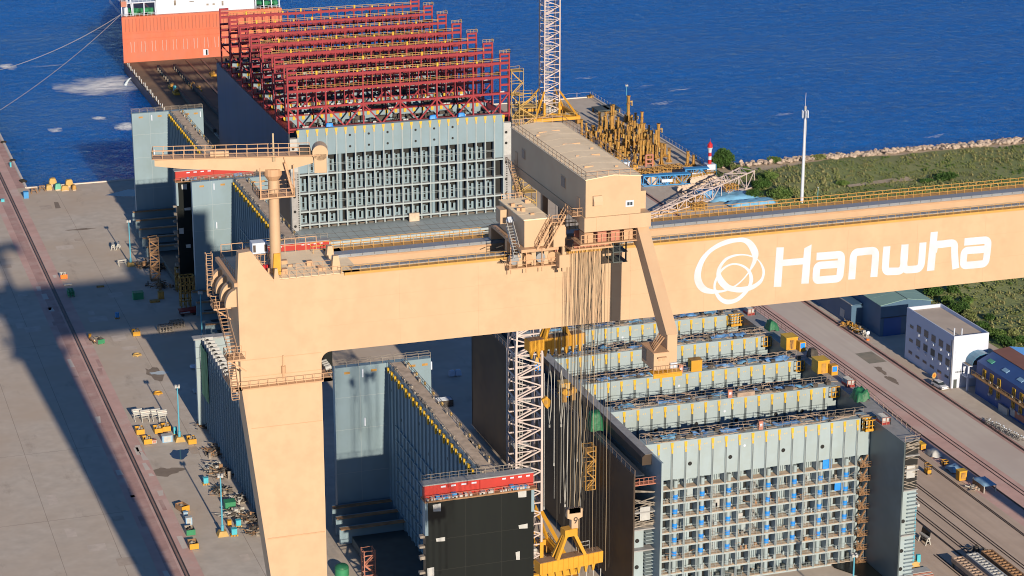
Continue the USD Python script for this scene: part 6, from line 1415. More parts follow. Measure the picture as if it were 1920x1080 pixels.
for n, (p, lab) in enumerate((((74.58,500.31,0), 'stack of grey beams on the leftmost loaded trestle'), ((76.11,499.07,-2.842e-14), 'stack of grey beams on the second loaded trestle'), ((78.57,498.98,0), 'stack of grey beams on the third loaded trestle'), ((79.86,497.83,-2.842e-14), 'stack of grey beams on the rightmost loaded trestle'))):
    t = thing('beam_stack', lab, 'beam stack', (p[0], p[1], 1.76), 4)
    for i in range(5): B().box(-1.15 + .08 * (i % 2), -.9 + i * .42, 0, 1.15, -.62 + i * .42, .3 + (i % 3) * .25).build('beam', 'concrete_light' if i % 2 else 'white_dirty', t)
def skip(body, inside='scrap_dark', end=None):
    def f(lab, loc, rz, group, sc):
        t = thing('skip_bin', lab, 'skip', loc, rz, group, sc)
        B().box(-.8, -1.2, .15, .8, 1.2, .25).box(-.8, -1.2, .25, -.72, 1.2, 1.1).box(.72, -1.2, .25, .8, 1.2, 1.1).box(-.72, 1.12, .25, .72, 1.2, 1.1).build('body', body, t)
        B().box(-.8, -1.28, .15, .8, -1.2, 1.15).build('end_plate', end or body, t)
        b = B(); r = random.Random(int(loc[0] * 10))
        for i in range(12): x, y = r.uniform(-.65, .3), r.uniform(-1.1, .8); b.box(x, y, .25, x + r.uniform(.2, .4), y + r.uniform(.2, .5), r.uniform(.5, 1.2))
        b.build('contents', inside, t)
        for x in (-.6, .6): B().box(x - .1, -1.1, 0, x + .1, 1.1, .15).build('skid', 'steel_dark', t)
        return t
    return f
YK = skip('yellow', 'scrap'); BR = skip('wood_brown', 'scrap', 'yellow'); GR = skip('scrap', 'scrap_dark', 'green_bin'); WH = skip('white_dirty', 'scrap', 'orange_safe')
for f, pts in ((YK, (('yellow skip under the left trestle pair near the middle lamp post', (73.56,491.30,0), 0), ('yellow skip behind the blue box near the middle lamp post, left one', (77.60,490.67,2.842e-14), 0), ('yellow skip behind the blue box near the middle lamp post, right one', (79.58,491.43,0), 0), ('low yellow skip in front of the loaded trestles', (74.15,484.80,-2.842e-14), 0), ('small yellow skip right of the middle lamp post foot', (83.64,481.65,-2.842e-14), 0), ('yellow skip standing in shadow at the edge of the sunlit apron', (84.36,561.06,-2.842e-14), 0))),
               (BR, (('brown skip with a yellow end, nearest of the row by the crane rail', (73.08,424.49,0), 0), ('brown skip at the far end of the row by the crane rail', (74.57,444.13,0), 20))), (GR, (('grey skip with a green end by the crane rail below the big shadow', (74.42,557.70,-2.842e-14), 15), ('grey skip with a green end in the row by the crane rail', (73.77,431.56,0), 0))), (WH, (('pale skip with an orange end beside the crane rail near the upper shadow edge', (73.46,616.56,0), 0),))):
    place(lambda lab, loc, rz, group, sc, f=f: f(lab, loc, rz, group, sc), [(l, gp(p), rz, (1.15, 1.15, 1.15)) for l, p, rz in pts])
def cabinet(lab, p, w, d, h, m, rz=0, foot=None, roof=None, cat='cabinet'):
    t = thing('equipment_cabinet', lab, cat, gp(p), rz); z0 = .35 if foot else 0
    if foot:
        for x in (-w * .55, 0, w * .55): B().box(x - .12, -d * .6, 0, x + .12, d * .6, .3).build('skid', foot, t)
        B().box(-w * .65, -d * .65, .3, w * .65, d * .65, .35).build('pallet', foot, t)
    B().box(-w / 2, -d / 2, z0, w / 2, d / 2, z0 + h).build('body', m, t); B().box(-w / 2 - .06, -d / 2 - .06, z0 + h, w / 2 + .06, d / 2 + .06, z0 + h + .07).build('lid', roof or m, t)
    B().box(-w * .35, -d / 2 - .03, z0 + .12, -.02, -d / 2, z0 + h - .12).box(.02, -d / 2 - .03, z0 + .12, w * .35, -d / 2, z0 + h - .12).build('door', roof or m, t); return t
cabinet('blue storage box beside the trestles and the middle lamp post', (78.56,484.38,0), 2.3, 1.6, 1.5, 'blue_light', roof='white_dirty')
cabinet('tall blue box by the quay edge at the crane rail', (73.99,704.74,0), 1.5, 1.6, 2.0, 'blue_paint')
cabinet('small cyan tub left of the crane rail near the quay', (66.53,702.60,0), 1.0, 1.0, .8, 'cyan_box')
cabinet('small cyan post box on the left pier', (73.91,745.17,0), .5, .6, 1.5, 'cyan_box')
cabinet('blue bin on a yellow pallet in the wide shadow', (81.96,576.09,0), .9, .9, 1.2, 'blue_paint', 0, 'yellow_old')
cabinet('cyan generator on a yellow pallet, alone above the crossing seam', (81.96,456.42,0), 1.0, .9, 1.2, 'cyan_box', 0, 'yellow')
cabinet('cyan generator on a yellow pallet beside the nearest lamp post, farther one', (83.93,431.91,0), 1.0, .9, 1.1, 'cyan_box', 0, 'tan_cover')
cabinet('cyan generator on a yellow pallet beside the nearest lamp post, nearer one', (82.15,427.64,0), 1.1, 1.0, 1.2, 'cyan_box', 0, 'yellow')
cabinet('light blue cabinet in the row of skips by the crane rail', (74.43,436.23,0), 1.3, 1.0, 1.6, 'blue_light', roof='white_dirty')
cabinet('small white and blue cabinet in the row of skips by the crane rail', (74.58,440.57,0), .9, .8, 1.0, 'white_dirty', roof='blue_light')
cabinet('yellow gas box behind the cyan generators at the nearest lamp post', (82.27,433.04,0), .8, .8, 1.1, 'yellow')
cabinet('white crate with red marks right of the yellow skip', (75.63,484.31,-2.842e-14), 1.0, .9, .7, 'white_dirty', roof='salmon')
cabinet('dark green container in the wide shadow beside the brown scaffold tower', (89.98,591.24,0), 2.8, 2.0, 1.9, 'green_bin', cat='container')
cabinet('green container beside the nearest cyan lamp post', (84.14,441.55,0), 2.2, 2.0, 1.8, 'green_bin', cat='container')
cabinet('yellow machine box at the foot of the brown scaffold tower', (95.86,589.29,0), 1.5, 1.4, 2.0, 'yellow_old')
p = (93.73,587.04,0); t = thing('yellow_slab', 'flat yellow slab on the ground in front of the brown scaffold tower', 'steel plate', gp(p)); B().box(-1.3, -.8, 0, 1.3, .8, .5).build('plate', 'yellow_old', t)
p = (81.89,604.98,0); t = thing('yellow_slab', 'flat yellow slab lying in the wide shadow near the crane rail', 'steel plate', gp(p)); B().box(-1, -.5, 0, 1, .5, .3).build('plate', 'yellow_old', t)
p = (73.69,609.74,0); t = thing('steel_plate', 'pale steel plate lying beside the crane rail below the orange ended skip', 'steel plate', gp(p)); B().box(-1.1, -.6, .1, 1.1, .6, .3).build('plate', 'white_dirty', t); B().box(-.9, -.5, 0, -.6, .5, .1).box(.6, -.5, 0, .9, .5, .1).build('batten', 'wood', t)
rack('dark green steel rack in shadow beside the crane rail', gp((73.17,599.80,0)), 90, m='green_bin', L=3.2, W=1.4, H=1.5)
for n, (p, lab, m) in enumerate((((81.92,544.82,-2.842e-14), 'pale yellow ring fender on the sunlit apron', 'tan_cover'), ((81.99,515.54,2.842e-14), 'yellow ring frame on the apron above the loaded trestles', 'yellow'))):
    t = thing('ring_frame', lab, 'ring frame', gp(p)); tor = trimesh.creation.torus(.85, .22, 16, 8); B().tm(tor, (0, 0, .35)).build('ring', m, t); B().box(-1.1, -.15, 0, 1.1, .15, .3).box(-.15, -.9, 0, .15, .9, .3).build('cross', m, t)
p = (73.25,558.97,0); t = thing('flat_trailer', 'brown loaded flat cart with a yellow front by the crane rail', 'cart', gp(p), 12); B().box(-.6, -1.7, .5, .9, 1.9, .7).build('bed', 'wood_brown', t); B().box(-.5, 1.9, .3, .1, 2.5, 1.6).build('front', 'yellow', t); B().box(-.4, -1.3, .7, .8, 1.5, 1.0).build('load', 'wood', t)
for x, y in ((-.5, -1.2), (.8, -1.2), (-.5, 1.2), (.8, 1.2)): B().cyl((x - .1, y, .3), (x + .1, y, .3), .3, n=12).build('wheel', 'rubber', t)
# covered crates by the quay
for n, (p, w, h, m, lab) in enumerate((((82.06,712.13,0), 2.0, 1.7, 'tan_cover', 'tan covered crate at the quay edge, left of the green tarpaulin'), ((84.05,718.32,0), 2.6, 2.0, 'tan_cover', 'tan covered crate behind the green tarpaulin at the quay edge'), ((86.77,709.89,0), 2.6, 1.5, 'tan_cover', 'tan covered crate at the quay edge, right of the green tarpaulin'), ((88.69,714.03,0), 2.6, 2.3, 'tan_cover', 'tallest tan covered crate at the quay edge'), ((89.59,709.63,0), 1.4, 1.5, 'yellow_old', 'small yellow covered crate at the right end of the quay edge pile'), ((84.78,711.23,0), 2.2, 2.0, 'teal_tarp', 'teal green tarpaulin covered crate in the quay edge pile'))):
    t = thing('covered_crate', lab, 'crate', gp(p)); v, f = drape(-w / 2, w / 2, -1.1, 1.1, h, .5, 80 + n, 9, 8, h * .85); B().add(v, f).build('cover', m, t, smooth=True); B().box(-w / 2 + .2, -.9, 0, w / 2 - .2, .9, h * .7).build('crate', 'wood', t)
for n, (p, lab) in enumerate((((77.08,709.72,0), 'rusty steel frame beside the tall blue box on the quay'), ((79.81,711.52,0), 'rusty steel frame between the other frame and the covered crates'))):
    t = thing('steel_support', lab, 'steel support', gp(p)); b = B()
    for x in (-.9, .9): b.bar((x, -.8, 0), (x * .5, 0, 1.7), .22).bar((x, .8, 0), (x * .5, 0, 1.7), .22)
    b.bar((-.9, 0, 1.65), (.9, 0, 1.65), .25).bar((-.9, 0, .8), (.9, 0, .8), .18); b.build('frame', 'wood_brown', t)
def tyre(lab, loc, rz, group, sc):
    t = thing('tyre_fender', lab, 'fender', loc, rz, group, sc); B().tm(trimesh.creation.torus(.75, .3, 16, 8), (0, 0, .3)).build('tyre', 'rubber', t); return t
place(tyre, [('black tyre fender on the left pier edge', gp(p), 0, None) for p in ((75.48,778.96,0), (75.48,752.78,0), (75.33,725.39,0), (75.65,723.89,0))], 'tyre fenders on the left pier edge')
# frames and clutter in the shade between the sections
def frame_stack(lab, p, w, d, lev, m, rz=0, lh=2.2):
    t = thing('frame_stack', lab, 'stacked frames', gp(p), rz)
    for k in range(lev):
        z = k * lh; b = B()
        for x in np.linspace(-w / 2, w / 2, 4):
            for y in (-d / 2, d / 2): b.bar((x, y, z), (x, y, z + lh - .1), .3)
        for y in (-d / 2, d / 2): b.bar((-w / 2, y, z + lh - .2), (w / 2, y, z + lh - .2), .3)
        for x in (-w / 2, w / 2): b.bar((x, -d / 2, z + lh - .2), (x, d / 2, z + lh - .2), .3)
        b.build('frame', m, t)
    return t
frame_stack('tall stack of old yellow frames in the shade between the side sections', (101.38,580.12,0), 3.6, 2.4, 4, 'yellow_old')
frame_stack('stack of old yellow frames in the shade left of the tall stack', (102.09,594.72,0), 2.0, 2.0, 3, 'yellow_old')
frame_stack('stack of dark frames in the shade right of the tall yellow stack', (105.28,586.16,0), 1.6, 2.0, 3, 'scrap_dark')
for n, (p, lab, W) in enumerate((((91.98,561.24,0), 'grey steel rack standing in the shade behind the sunlit apron, left one', 2.4), ((95.57,564.15,0), 'grey steel rack standing in the shade behind the sunlit apron, right one', 1.8))): rack(lab, gp(p), 5, m='scrap', L=3.4, W=W, H=1.7)
p = (100.11,573.36,0); t = thing('red_trailer', 'dark red trailer parked in the shade in front of the tall frame stack', 'trailer', gp(p), 4)
B().hexa([(-2.2, -1.1, .7), (2.2, -1.1, .7), (2.0, 1.1, .7), (-2.0, 1.1, .7), (-2.6, -1.3, 1.6), (2.6, -1.3, 1.6), (2.4, 1.3, 1.6), (-2.4, 1.3, 1.6)]).build('body', 'red_dark', t); B().box(-2.3, -1.45, 1.0, .3, -1.3, 1.25).build('bumper', 'white_dirty', t)
for x, y in ((-1.6, -.9), (1.6, -.9), (-1.6, .9), (1.6, .9)): B().cyl((x, y - .2, .45), (x, y + .2, .45), .45, n=14).build('wheel', 'rubber', t)
for n, (p, lab, m) in enumerate((((93.62,531.28,0), 'crumpled white sheet on the ground left of the framed dark hull wall', 'white_paint'), ((90.98,514.11,0), 'pale cloth hanging from a pole in the shade left of the dark hull wall', 'white_dirty'))):
    v, f = drape(p[0] - .8, p[0] + .8, p[1] - 1.2, p[1] + 1.2, .5, .9, 95 + n, 8, 8, .4); B().add(v, f).build('white_sheet', m, '/World', lab, 'sheet', smooth=True)
p = (90.64,510.35,0); t = thing('thin_pole', 'thin pale pole standing in the shade left of the dark hull wall', 'pole', gp(p)); B().cyl((0, 0, 0), (0, 0, 5), .1, n=8).build('pole', 'wood_pale', t); B().box(-.3, -.2, 0, .3, .2, .2).build('foot', 'scrap', t)
def heap(lab, p, rx, ry, h, seed, mats=('scrap', 'scrap_dark', 'wood_pale'), n=26):
    t = thing('scrap_heap', lab, 'scrap heap', gp(p)); r = random.Random(seed)
    for m in mats:
        b = B()
        for i in range(n):
            x, y = r.gauss(0, rx / 2), r.gauss(0, ry / 2); z = abs(r.gauss(0, h / 2)); a = r.uniform(0, 6.28); L = r.uniform(.5, 2.2)
            if i % 3: b.bar((x, y, z + .1), (x + L * math.cos(a), y + L * math.sin(a), z + r.uniform(0, .6) + .1), r.uniform(.07, .2))
            else: b.box(x, y, 0, x + r.uniform(.3, .9), y + r.uniform(.3, 1), z + r.uniform(.1, .6))
        b.build('pieces', m, t, kind='stuff')
    return t
for n, (x, lab) in enumerate((((88.91,490.48,0), 'scrap heap at the foot of the dark hull wall beside the middle lamp post'), ((87.27,473.61,2.842e-14), 'scrap heap at the foot of the dark hull wall right of the puddle'), ((86.22,460.75,0), 'scrap heap at the foot of the dark hull wall above the nearest lamp post'), ((84.83,463.80,0), 'pile of pale tubes on the apron in front of the hull wall scrap'), ((87.21,444.76,0), 'tangle of pale tubes right of the green container'), ((83.79,450.50,0), 'scrap heap left of the green container'), ((87.04,434.37,0), 'dark scrap beside the crane leg'), ((83.92,437.76,0), 'pallets of grey parts in front of the green container'), ((86.62,427.29,0), 'rusty scrap at the foot of the crane leg'))):
    heap(lab, x, 2.4 if n < 3 else 1.5, 3.0 if n < 3 else 1.6, 1.0, n, ('scrap', 'scrap_dark', 'rope_grey') if n in (3, 4, 7) else ('scrap_dark', 'scrap_dark', 'wood_brown', 'scrap'))
for n, (p, lab) in enumerate((((96.49,620.08,0), 'dark scrap heap at the foot of the farthest side section, left one'), ((100.32,616.12,0), 'dark scrap heap at the foot of the farthest side section, right one'), ((97.26,598.85,0), 'scrap heap under the brown scaffold tower'), ((108.56,585.07,0), 'dark scrap heap at the foot of the middle side section'))): heap(lab, p, 3, 3, 1.2, 30 + n, ('scrap_dark', 'wood_brown'))
# between the hull sections
p = (98.30,402.12,0); t = thing('green_tank', 'green domed tank covered by a net at the bottom edge beside the crane leg', 'tank', gp(p)); B().cyl((0, 0, 0), (0, 0, 1.6), 1.4, 1.4, 20).build('shell', 'green_bin', t, smooth=40); m = trimesh.creation.icosphere(3, 1.4); v = np.array(m.vertices); v[:, 2] = np.maximum(v[:, 2] * .6, 0) + 1.6; B().add(v, m.faces).build('dome', 'green_tarp', t, smooth=True)
for n, (p, lab) in enumerate((((152.25,505.28,0), 'white wrapped bundle on the shaded floor between the hull sections, left one'), ((153.84,505.15,0), 'white wrapped bundle on the shaded floor between the hull sections, right one'))):
    t = thing('white_bundle', lab, 'bundle', gp(p)); v, f = drape(-.8, .8, -.7, .7, 1.6, .4, 100 + n, 9, 9, 1.3); B().add(v, f).build('wrap', 'white_paint', t, smooth=True); B().box(-.6, -.5, 0, .6, .5, 1.1).build('load', 'white_dirty', t)
p = (144.62,486.71,0); t = thing('bar_stack', 'stack of white bars on a dark frame in the shade between the hull sections', 'bar stack', gp(p)); B().box(-2, -1.4, 0, 2, 1.4, 1.6).build('frame', 'scrap_dark', t)
for i in range(6): B().box(-1.8, -1.2 + i * .4, 1.6, 1.8, -1.05 + i * .4, 1.75).build('bar', 'white_paint', t)
p = (138.46,378.03,0); heap('scrap on the dark floor under the lower spreader beam', p, 4, 4, 1, 55, ('scrap_dark', 'wood_brown'))

# ------------------------------------------------------------------ right hand side: road, buildings, ground gear
def small_yellow(lab, p, w, d, h, rz=0):
    t = thing('yellow_cabinet', lab, 'cabinet', gp(p), rz); B().box(-w / 2, -d / 2, .2, w / 2, d / 2, h).build('body', 'yellow', t); B().box(-w / 2 - .08, -d / 2 - .08, h, w / 2 + .08, d / 2 + .08, h + .08).build('lid', 'yellow_tip', t); B().box(-w * .3, -d / 2 - .04, .5, w * .3, -d / 2, h - .3).build('door', 'yellow_old', t)
    for x in (-w * .4, w * .4): B().box(x - .1, -d / 2, 0, x + .1, d / 2, .2).build('skid', 'steel_dark', t)
small_yellow('yellow cabinet on the ground under the right wing tank', (200.71,376.64,0), 2.2, 2.2, 2.6)
small_yellow('yellow cabinet in the shadow band beside the red rail bed', (237.72,407.25,0), 1.8, 1.6, 2.3)
small_yellow('yellow cabinet just right of the near hull wing tank, farther one', (238.20,427.58,0), 1.2, 1.2, 1.4)
small_yellow('yellow cabinet just right of the near hull wing tank, nearer one', (238.22,425.87,0), 1.2, 1.2, 1.4)
p = (232.57,412.81,0); t = thing('scissor_lift', 'small yellow scissor lift parked on the sunlit floor right of the near hull', 'lift', gp(p)); B().box(-.45, -.8, .3, .45, .8, 1.1).build('base', 'yellow', t); B().rail([(-.45, -.8, 1.1), (.45, -.8, 1.1), (.45, .8, 1.1), (-.45, .8, 1.1), (-.45, -.8, 1.1)], 1.1, .8, .08).build('guard', 'yellow', t)
for x in (-.45, .45):
    for y in (-.6, .6): B().cyl((x - .1, y, .25), (x + .1, y, .25), .25, n=12).build('wheel', 'rubber', t)
b = B().rail([(-.6, -.6, 0), (.6, -.6, 0), (.6, .6, 0), (-.6, .6, 0), (-.6, -.6, 0)], 1.1, .6, .12); p = (238.50,416.06,0); t = thing('pump_stand', 'small yellow pump stand in the shadow band by the rail bed', 'pump stand', gp(p)); b.build('frame', 'yellow', t); B().box(-.3, -.3, 0, .3, .3, .6).build('motor', 'scrap', t)
for n, (p, m, lab) in enumerate((((239.05,422.20,0), 'white_dirty', 'grey and white sheeting pile in the shadow band, nearest the hull'), ((238.88,412.66,0), 'blue_light', 'blue grey sheeting pile beside the shaded yellow cabinet'))):
    v, f = drape(p[0] - 1.4, p[0] + 1.4, p[1] - 2.0, p[1] + 2.0, .9, 1.0, 110 + n, 10, 10, .9); B().add(v, f).build('sheet_pile', m, '/World', lab, 'sheet', smooth=True)
p = (240.04,401.43,0); t = thing('canopy', 'pale blue canopy roof on brown posts beside the red rail bed', 'canopy', gp(p), 0)
v, f = drape(-1.6, 1.6, -2.6, 2.6, 1.9, .2, 3, 8, 8, .3); B().add(v, f).build('roof', 'blue_light', t, smooth=True); B().box(-1.5, -2.4, .1, -1.3, 2.4, 1.7).build('side', 'wood_brown', t)
for x in (-1.4, 1.4):
    for y in (-2.4, 2.4): B().box(x - .08, y - .08, 0, x + .08, y + .08, 1.75).build('post', 'rope_grey', t)
heap('scattered pale pieces beside the canopy', (238.00,401.48,0), 1.2, 1.6, .5, 61, ('wood_pale', 'rope_grey'), 14)
place(trestle, [('black trestle with a white leg beside the near lamp post on the right', gp((214.21,379.86,0)), 95, (1, 1, 1))])
p = (214.71,380.81,0); t = thing('black_panel', 'black panel leaning on the trestle beside the near lamp post on the right', 'panel', gp(p)); B().hexa([(-.2, -1.6, 0), (.1, -1.6, 0), (.1, 1.6, 0), (-.2, 1.6, 0), (.3, -1.6, 2.5), (.5, -1.6, 2.5), (.5, 1.6, 2.5), (.3, 1.6, 2.5)]).build('panel', 'hull_black', t); B().box(.35, -1.4, 0, .5, -1.2, 2).build('prop', 'white_dirty', t)
p = (206.41,367.01,0); t = thing('plate_stack', 'pale stacked steel plates at the foot of the near lamp post on the right', 'steel plates', gp(p)); 
for i in range(4): B().box(-2.2 + i * .1, -1.6 + i * .35, i * .12, 2.2, 1.6, i * .12 + .1).build('plate', 'white_dirty' if i % 2 else 'salmon', t)
def grid_frame(lab, p, rz, m, L=13, W=2.2):
    t = thing('grid_frame', lab, 'steel grid', gp(p), rz)
    for x in (-W / 2, W / 2): B().box(x - .18, -L / 2, 1.0, x + .18, L / 2, 1.9).build('side_beam', m, t)
    n = int(L / 1.1)
    for i in range(n + 1): y = -L / 2 + L * i / n; B().box(-W / 2, y - .18, 1.2, W / 2, y + .18, 1.85).build('cross_bar', m, t)
    B().box(-.12, -L / 2, 1.25, .12, L / 2, 1.8).build('middle_beam', m, t)
    for y in (-L / 2 + .6, 0, L / 2 - .6):
        for x in (-W / 2, W / 2): B().box(x - .2, y - .2, 0, x + .2, y + .2, 1.0).build('leg', 'shadow_steel', t)
grid_frame('pale steel grid frame at the bottom right corner, left of three', (215.04,361.54,0), 0, 'wood_pale')
grid_frame('grey steel grid frame at the bottom right corner, middle of three', (218.68,362.15,0), 0, 'white_dirty')
grid_frame('rusty steel grid frame at the bottom right corner, right of three', (222.23,362.55,0), 0, 'wood_brown')
heap('machine parts behind the steel grid frames', (221.81,372.36,0), 1.2, 1, .8, 66, ('scrap_dark', 'scrap'), 16)
for n, (x, y, lab) in enumerate(((1655,800,'pile of reddish gear on the rail bed below the right deck'), (1690,806,'scattered gear on the rail bed right of the near wing tank'), (1665,776,'orange and grey gear on the rail bed beside the right deck'))): pass
heap('reddish gear on the rail bed right of the deck near the front bulkhead', (238.24,441.62,0), 1.4, 3, .8, 70, ('salmon', 'scrap', 'rope_grey'), 16)
# office building
OX0, OX1, OY0, OY1, OH = 263.8, 273.2, 459.3, 483.2, 12.3
ob = thing('office_building', 'white three storey office building with air conditioners beside the road', 'building')
B().box(OX0, OY0, 0, OX1, OY1, OH).build('wall', 'office_wall', ob)
b = B().box(OX0 + .3, OY0 + .3, OH, OX1 - .3, OY1 - .3, OH + .05); b.build('roof', 'roof_flat', ob)
B().box(OX0, OY0, OH, OX1, OY0 + .3, OH + .9).box(OX0, OY1 - .3, OH, OX1, OY1, OH + .9).box(OX0, OY0 + .3, OH, OX0 + .3, OY1 - .3, OH + .9).box(OX1 - .3, OY0 + .3, OH, OX1, OY1 - .3, OH + .9).build('parapet', 'office_wall', ob)
for i in range(6):
    y = OY0 + 2.4 + i * 3.72
    for k, z in enumerate((8.6, 5.0, 1.9)):
        w_, h_ = (2.1, 1.8) if k < 2 else (2.0, .7)
        if i == 5: w_, h_ = 1.8, .8
        fr = B().box(OX0 - .05, y - w_ / 2, z, OX0 + .02, y + w_ / 2, z + h_).build('window', 'walk_grey', ob)
        B().box(OX0 - .07, y - w_ / 2 + .08, z + .08, OX0 - .05, y - .04, z + h_ - .08).box(OX0 - .07, y + .04, z + .08, OX0 - .05, y + w_ / 2 - .08, z + h_ - .08).build('pane', 'glass', fr)
        if k < 2 and i < 5: B().box(OX0 - .42, y - .75, z - .75, OX0 - .03, y - .0, z - .2).build('air_conditioner', 'white_paint', ob)
for z in (10.2, 8.6): B().box(OX0 + .6, OY0 - .06, z - 1.4, OX0 + 1.7, OY0, z - .6).build('side_window', 'white_paint', ob)
B().box(OX0 + .5, OY0 - .06, 0, OX0 + 1.4, OY0, 2.2).build('door', 'shadow_steel', ob)
b = B()
for i in range(6): b.box(OX0 + .9 + i * .42, OY0 - .05, 3.9, OX0 + 1.2 + i * .42, OY0, 4.2)
b.build('small_sign', 'shadow_steel', ob)
for x, y in ((OX0 + 1.2, OY0 + 2.2), (OX0 + 2.8, OY0 + 1.4)): B().cyl((x, y, OH), (x, y, OH + 2.2), .16, n=8).build('roof_pipe', 'white_paint', ob)
B().cyl((OX0 - .08, OY0 + .3, 0), (OX0 - .08, OY0 + .3, OH), .07, n=6).cyl((OX0 - .08, OY0 + .9, 0), (OX0 - .08, OY0 + .9, OH), .06, n=6).build('downpipe', 'walk_grey', ob)
B().box(OX0 + 2.6, OY0 - 3.0, 6.2, OX0 + 7, OY0 - .02, 6.4).box(OX0 + 2.6, OY0 - 3.0, 3.2, OX0 + 7, OY0 - .02, 3.4).build('balcony', 'office_wall', ob)
for x in (OX0 + 2.8, OX0 + 6.8): B().box(x - .2, OY0 - 2.9, 0, x + .2, OY0 - 2.5, 6.2).build('column', 'office_wall', ob)
B().box(OX0 + 2.7, OY0 - 2.9, 6.4, OX0 + 7, OY0 - .2, 6.46).build('balcony_floor', 'patch_dark', ob)
cn = []
for i in range(9): a = math.pi * i / 8; cn.append((OX0 + 6.6 + 3.2 * math.cos(a), 6.6 + 2.6 * math.sin(a)))
B().prism(cn + [(x, z - .15) for x, z in cn[::-1]], 'y', OY0 - 3.4, OY0 - .05).build('glass_canopy', 'canopy_blue', ob)
# warehouse
wh = thing('warehouse', 'dark blue warehouse with a pale green roof behind the white office', 'building')
WX0, WX1, WY0, WY1, WHh = 265.2, 279.5, 499.5, 560, 8.3
B().box(WX0, WY0, 0, WX1, WY1, WHh).build('wall', 'wall_navy', wh)
B().box(WX0 - 3.2, WY0 + 10, 0, WX0 - .02, WY1, 5.6).build('side_bay', 'wall_navy', wh)
for x0, x1, za, zb in ((WX0 - .3, (WX0 + WX1) / 2 - .15, WHh + .05, WHh + 1.2), ((WX0 + WX1) / 2 + .15, WX1 + .3, WHh + 1.2, WHh + .05)):
    for k in range(10): y0 = WY0 - .3 + k * 6.1; B().hexa([(x0, y0, za), (x1, y0, zb), (x1, y0 + 6.05, zb), (x0, y0 + 6.05, za), (x0, y0, za + .12), (x1, y0, zb + .12), (x1, y0 + 6.05, zb + .12), (x0, y0 + 6.05, za + .12)]).build('roof_panel', 'roof_green', wh)
B().prism([(WX0, WHh), (WX1, WHh), ((WX0 + WX1) / 2, WHh + 1.15)], 'y', WY0, WY1).build('gable', 'wall_navy', wh)
B().box((WX0 + WX1) / 2 - .15, WY0 - .3, WHh + 1.1, (WX0 + WX1) / 2 + .15, WY1, WHh + 1.25).build('ridge_gap', 'shadow_steel', wh)
B().hexa([(WX0 - 3.5, WY0 + 9.8, 5.6), (WX0, WY0 + 9.8, 5.9), (WX0, WY1, 5.9), (WX0 - 3.5, WY1, 5.6), (WX0 - 3.5, WY0 + 9.8, 5.75), (WX0, WY0 + 9.8, 6.05), (WX0, WY1, 6.05), (WX0 - 3.5, WY1, 5.75)]).build('side_roof', 'wall_navy', wh); B().box(WX0 - 3.6, WY0 + 9.6, 5.76, WX0 - 3.2, WY1, 5.95).build('gutter', 'walk_grey', wh)
for y in (WY0 + 14, WY0 + 36): B().box(WX0 - 3.26, y, 1.0, WX0 - 3.2, y + 2.4, 3.2).build('window', 'rope_grey', wh)
B().box(WX0 + 1, WY0 - .08, 0, WX0 + 6, WY0, 4.8).build('sliding_door', 'wall_blue', wh); B().box(WX0 + 10.6, WY0 - .1, 3.2, WX0 + 12.2, WY0, 4.6).build('sign_board', 'blue_light', wh)
B().box(WX0, WY0 - .1, 4.9, WX1, WY0, 5.1).build('wall_band', 'hull_navy', wh)
# blue workshop building at the right edge
bb = thing('blue_building', 'blue workshop building with a brown and bright blue roof and yellow window frames', 'building')
QX0, QX1, QY0, QY1, QH = 267.6, 288, 405, 454.5, 10.2
QM = QX0 + 8.6
B().prism([(QX0, 0), (QX1, 0), (QX1, 8.6), (QM, QH + .5), (QX0 + 4.2, QH), (QX0, 8.2)], 'y', QY0, QY1).build('wall', 'wall_blue', bb)
B().hexa([(QX0 + 4.1, QY0 - .2, QH + .03), (QM, QY0 - .2, QH + .53), (QM, QY1 + .2, QH + .53), (QX0 + 4.1, QY1 + .2, QH + .03), (QX0 + 4.1, QY0 - .2, QH + .15), (QM, QY0 - .2, QH + .65), (QM, QY1 + .2, QH + .65), (QX0 + 4.1, QY1 + .2, QH + .15)]).build('brown_roof', 'roof_brown', bb)
B().hexa([(QM + .02, QY0 - .2, QH + .53), (QX1, QY0 - .2, 8.7), (QX1, QY1 + .2, 8.7), (QM + .02, QY1 + .2, QH + .53), (QM + .02, QY0 - .2, QH + .68), (QX1, QY0 - .2, 8.8), (QX1, QY1 + .2, 8.8), (QM + .02, QY1 + .2, QH + .68)]).build('blue_roof', 'roof_blue', bb)
for k in range(14):
    y = QY1 - 3 - k * 3.4
    if k % 2 == 0: B().hexa([(QX0 + 1.2, y - 1.6, 8.2 + .62), (QX0 + 2.2, y - 1.6, 8.2 + 1.09), (QX0 + 2.2, y + .6, 8.2 + 1.09), (QX0 + 1.2, y + .6, 8.2 + .62), (QX0 + 1.15, y - 1.6, 8.95), (QX0 + 2.15, y - 1.6, 9.42), (QX0 + 2.15, y + .6, 9.42), (QX0 + 1.15, y + .6, 8.95)]).build('skylight', 'blue_light' if k else 'teal_tarp', bb)
    for z in (5.4, 2.4):
        if (z < 3 and k % 3 == 0) or (z > 3 and k % 4 == 3): continue
        fr = B().rail([(QX0 - .15, y - 1.5, z), (QX0 - .15, y - .2, z)], 1.9, .65, .13).build('window_frame', 'yellow_tip', bb)
        B().box(QX0 - .04, y - 1.4, z + .1, QX0, y - .3, z + 1.7).build('pane', 'glass', fr); B().box(QX0 - .5, y - .9, z - .4, QX0 - .05, y - .2, z + .1).build('air_conditioner', 'rope_grey', fr)
B().box(QX0 - 1.4, QY0, 4.9, QX0 - .02, QY1, 5.05).build('gallery', 'wood_brown', bb); B().rail([(QX0 - 1.4, QY0, 5.05), (QX0 - 1.4, QY1, 5.05)], 1.1, 2, .08).build('gallery_handrail', 'tan_cover', bb)
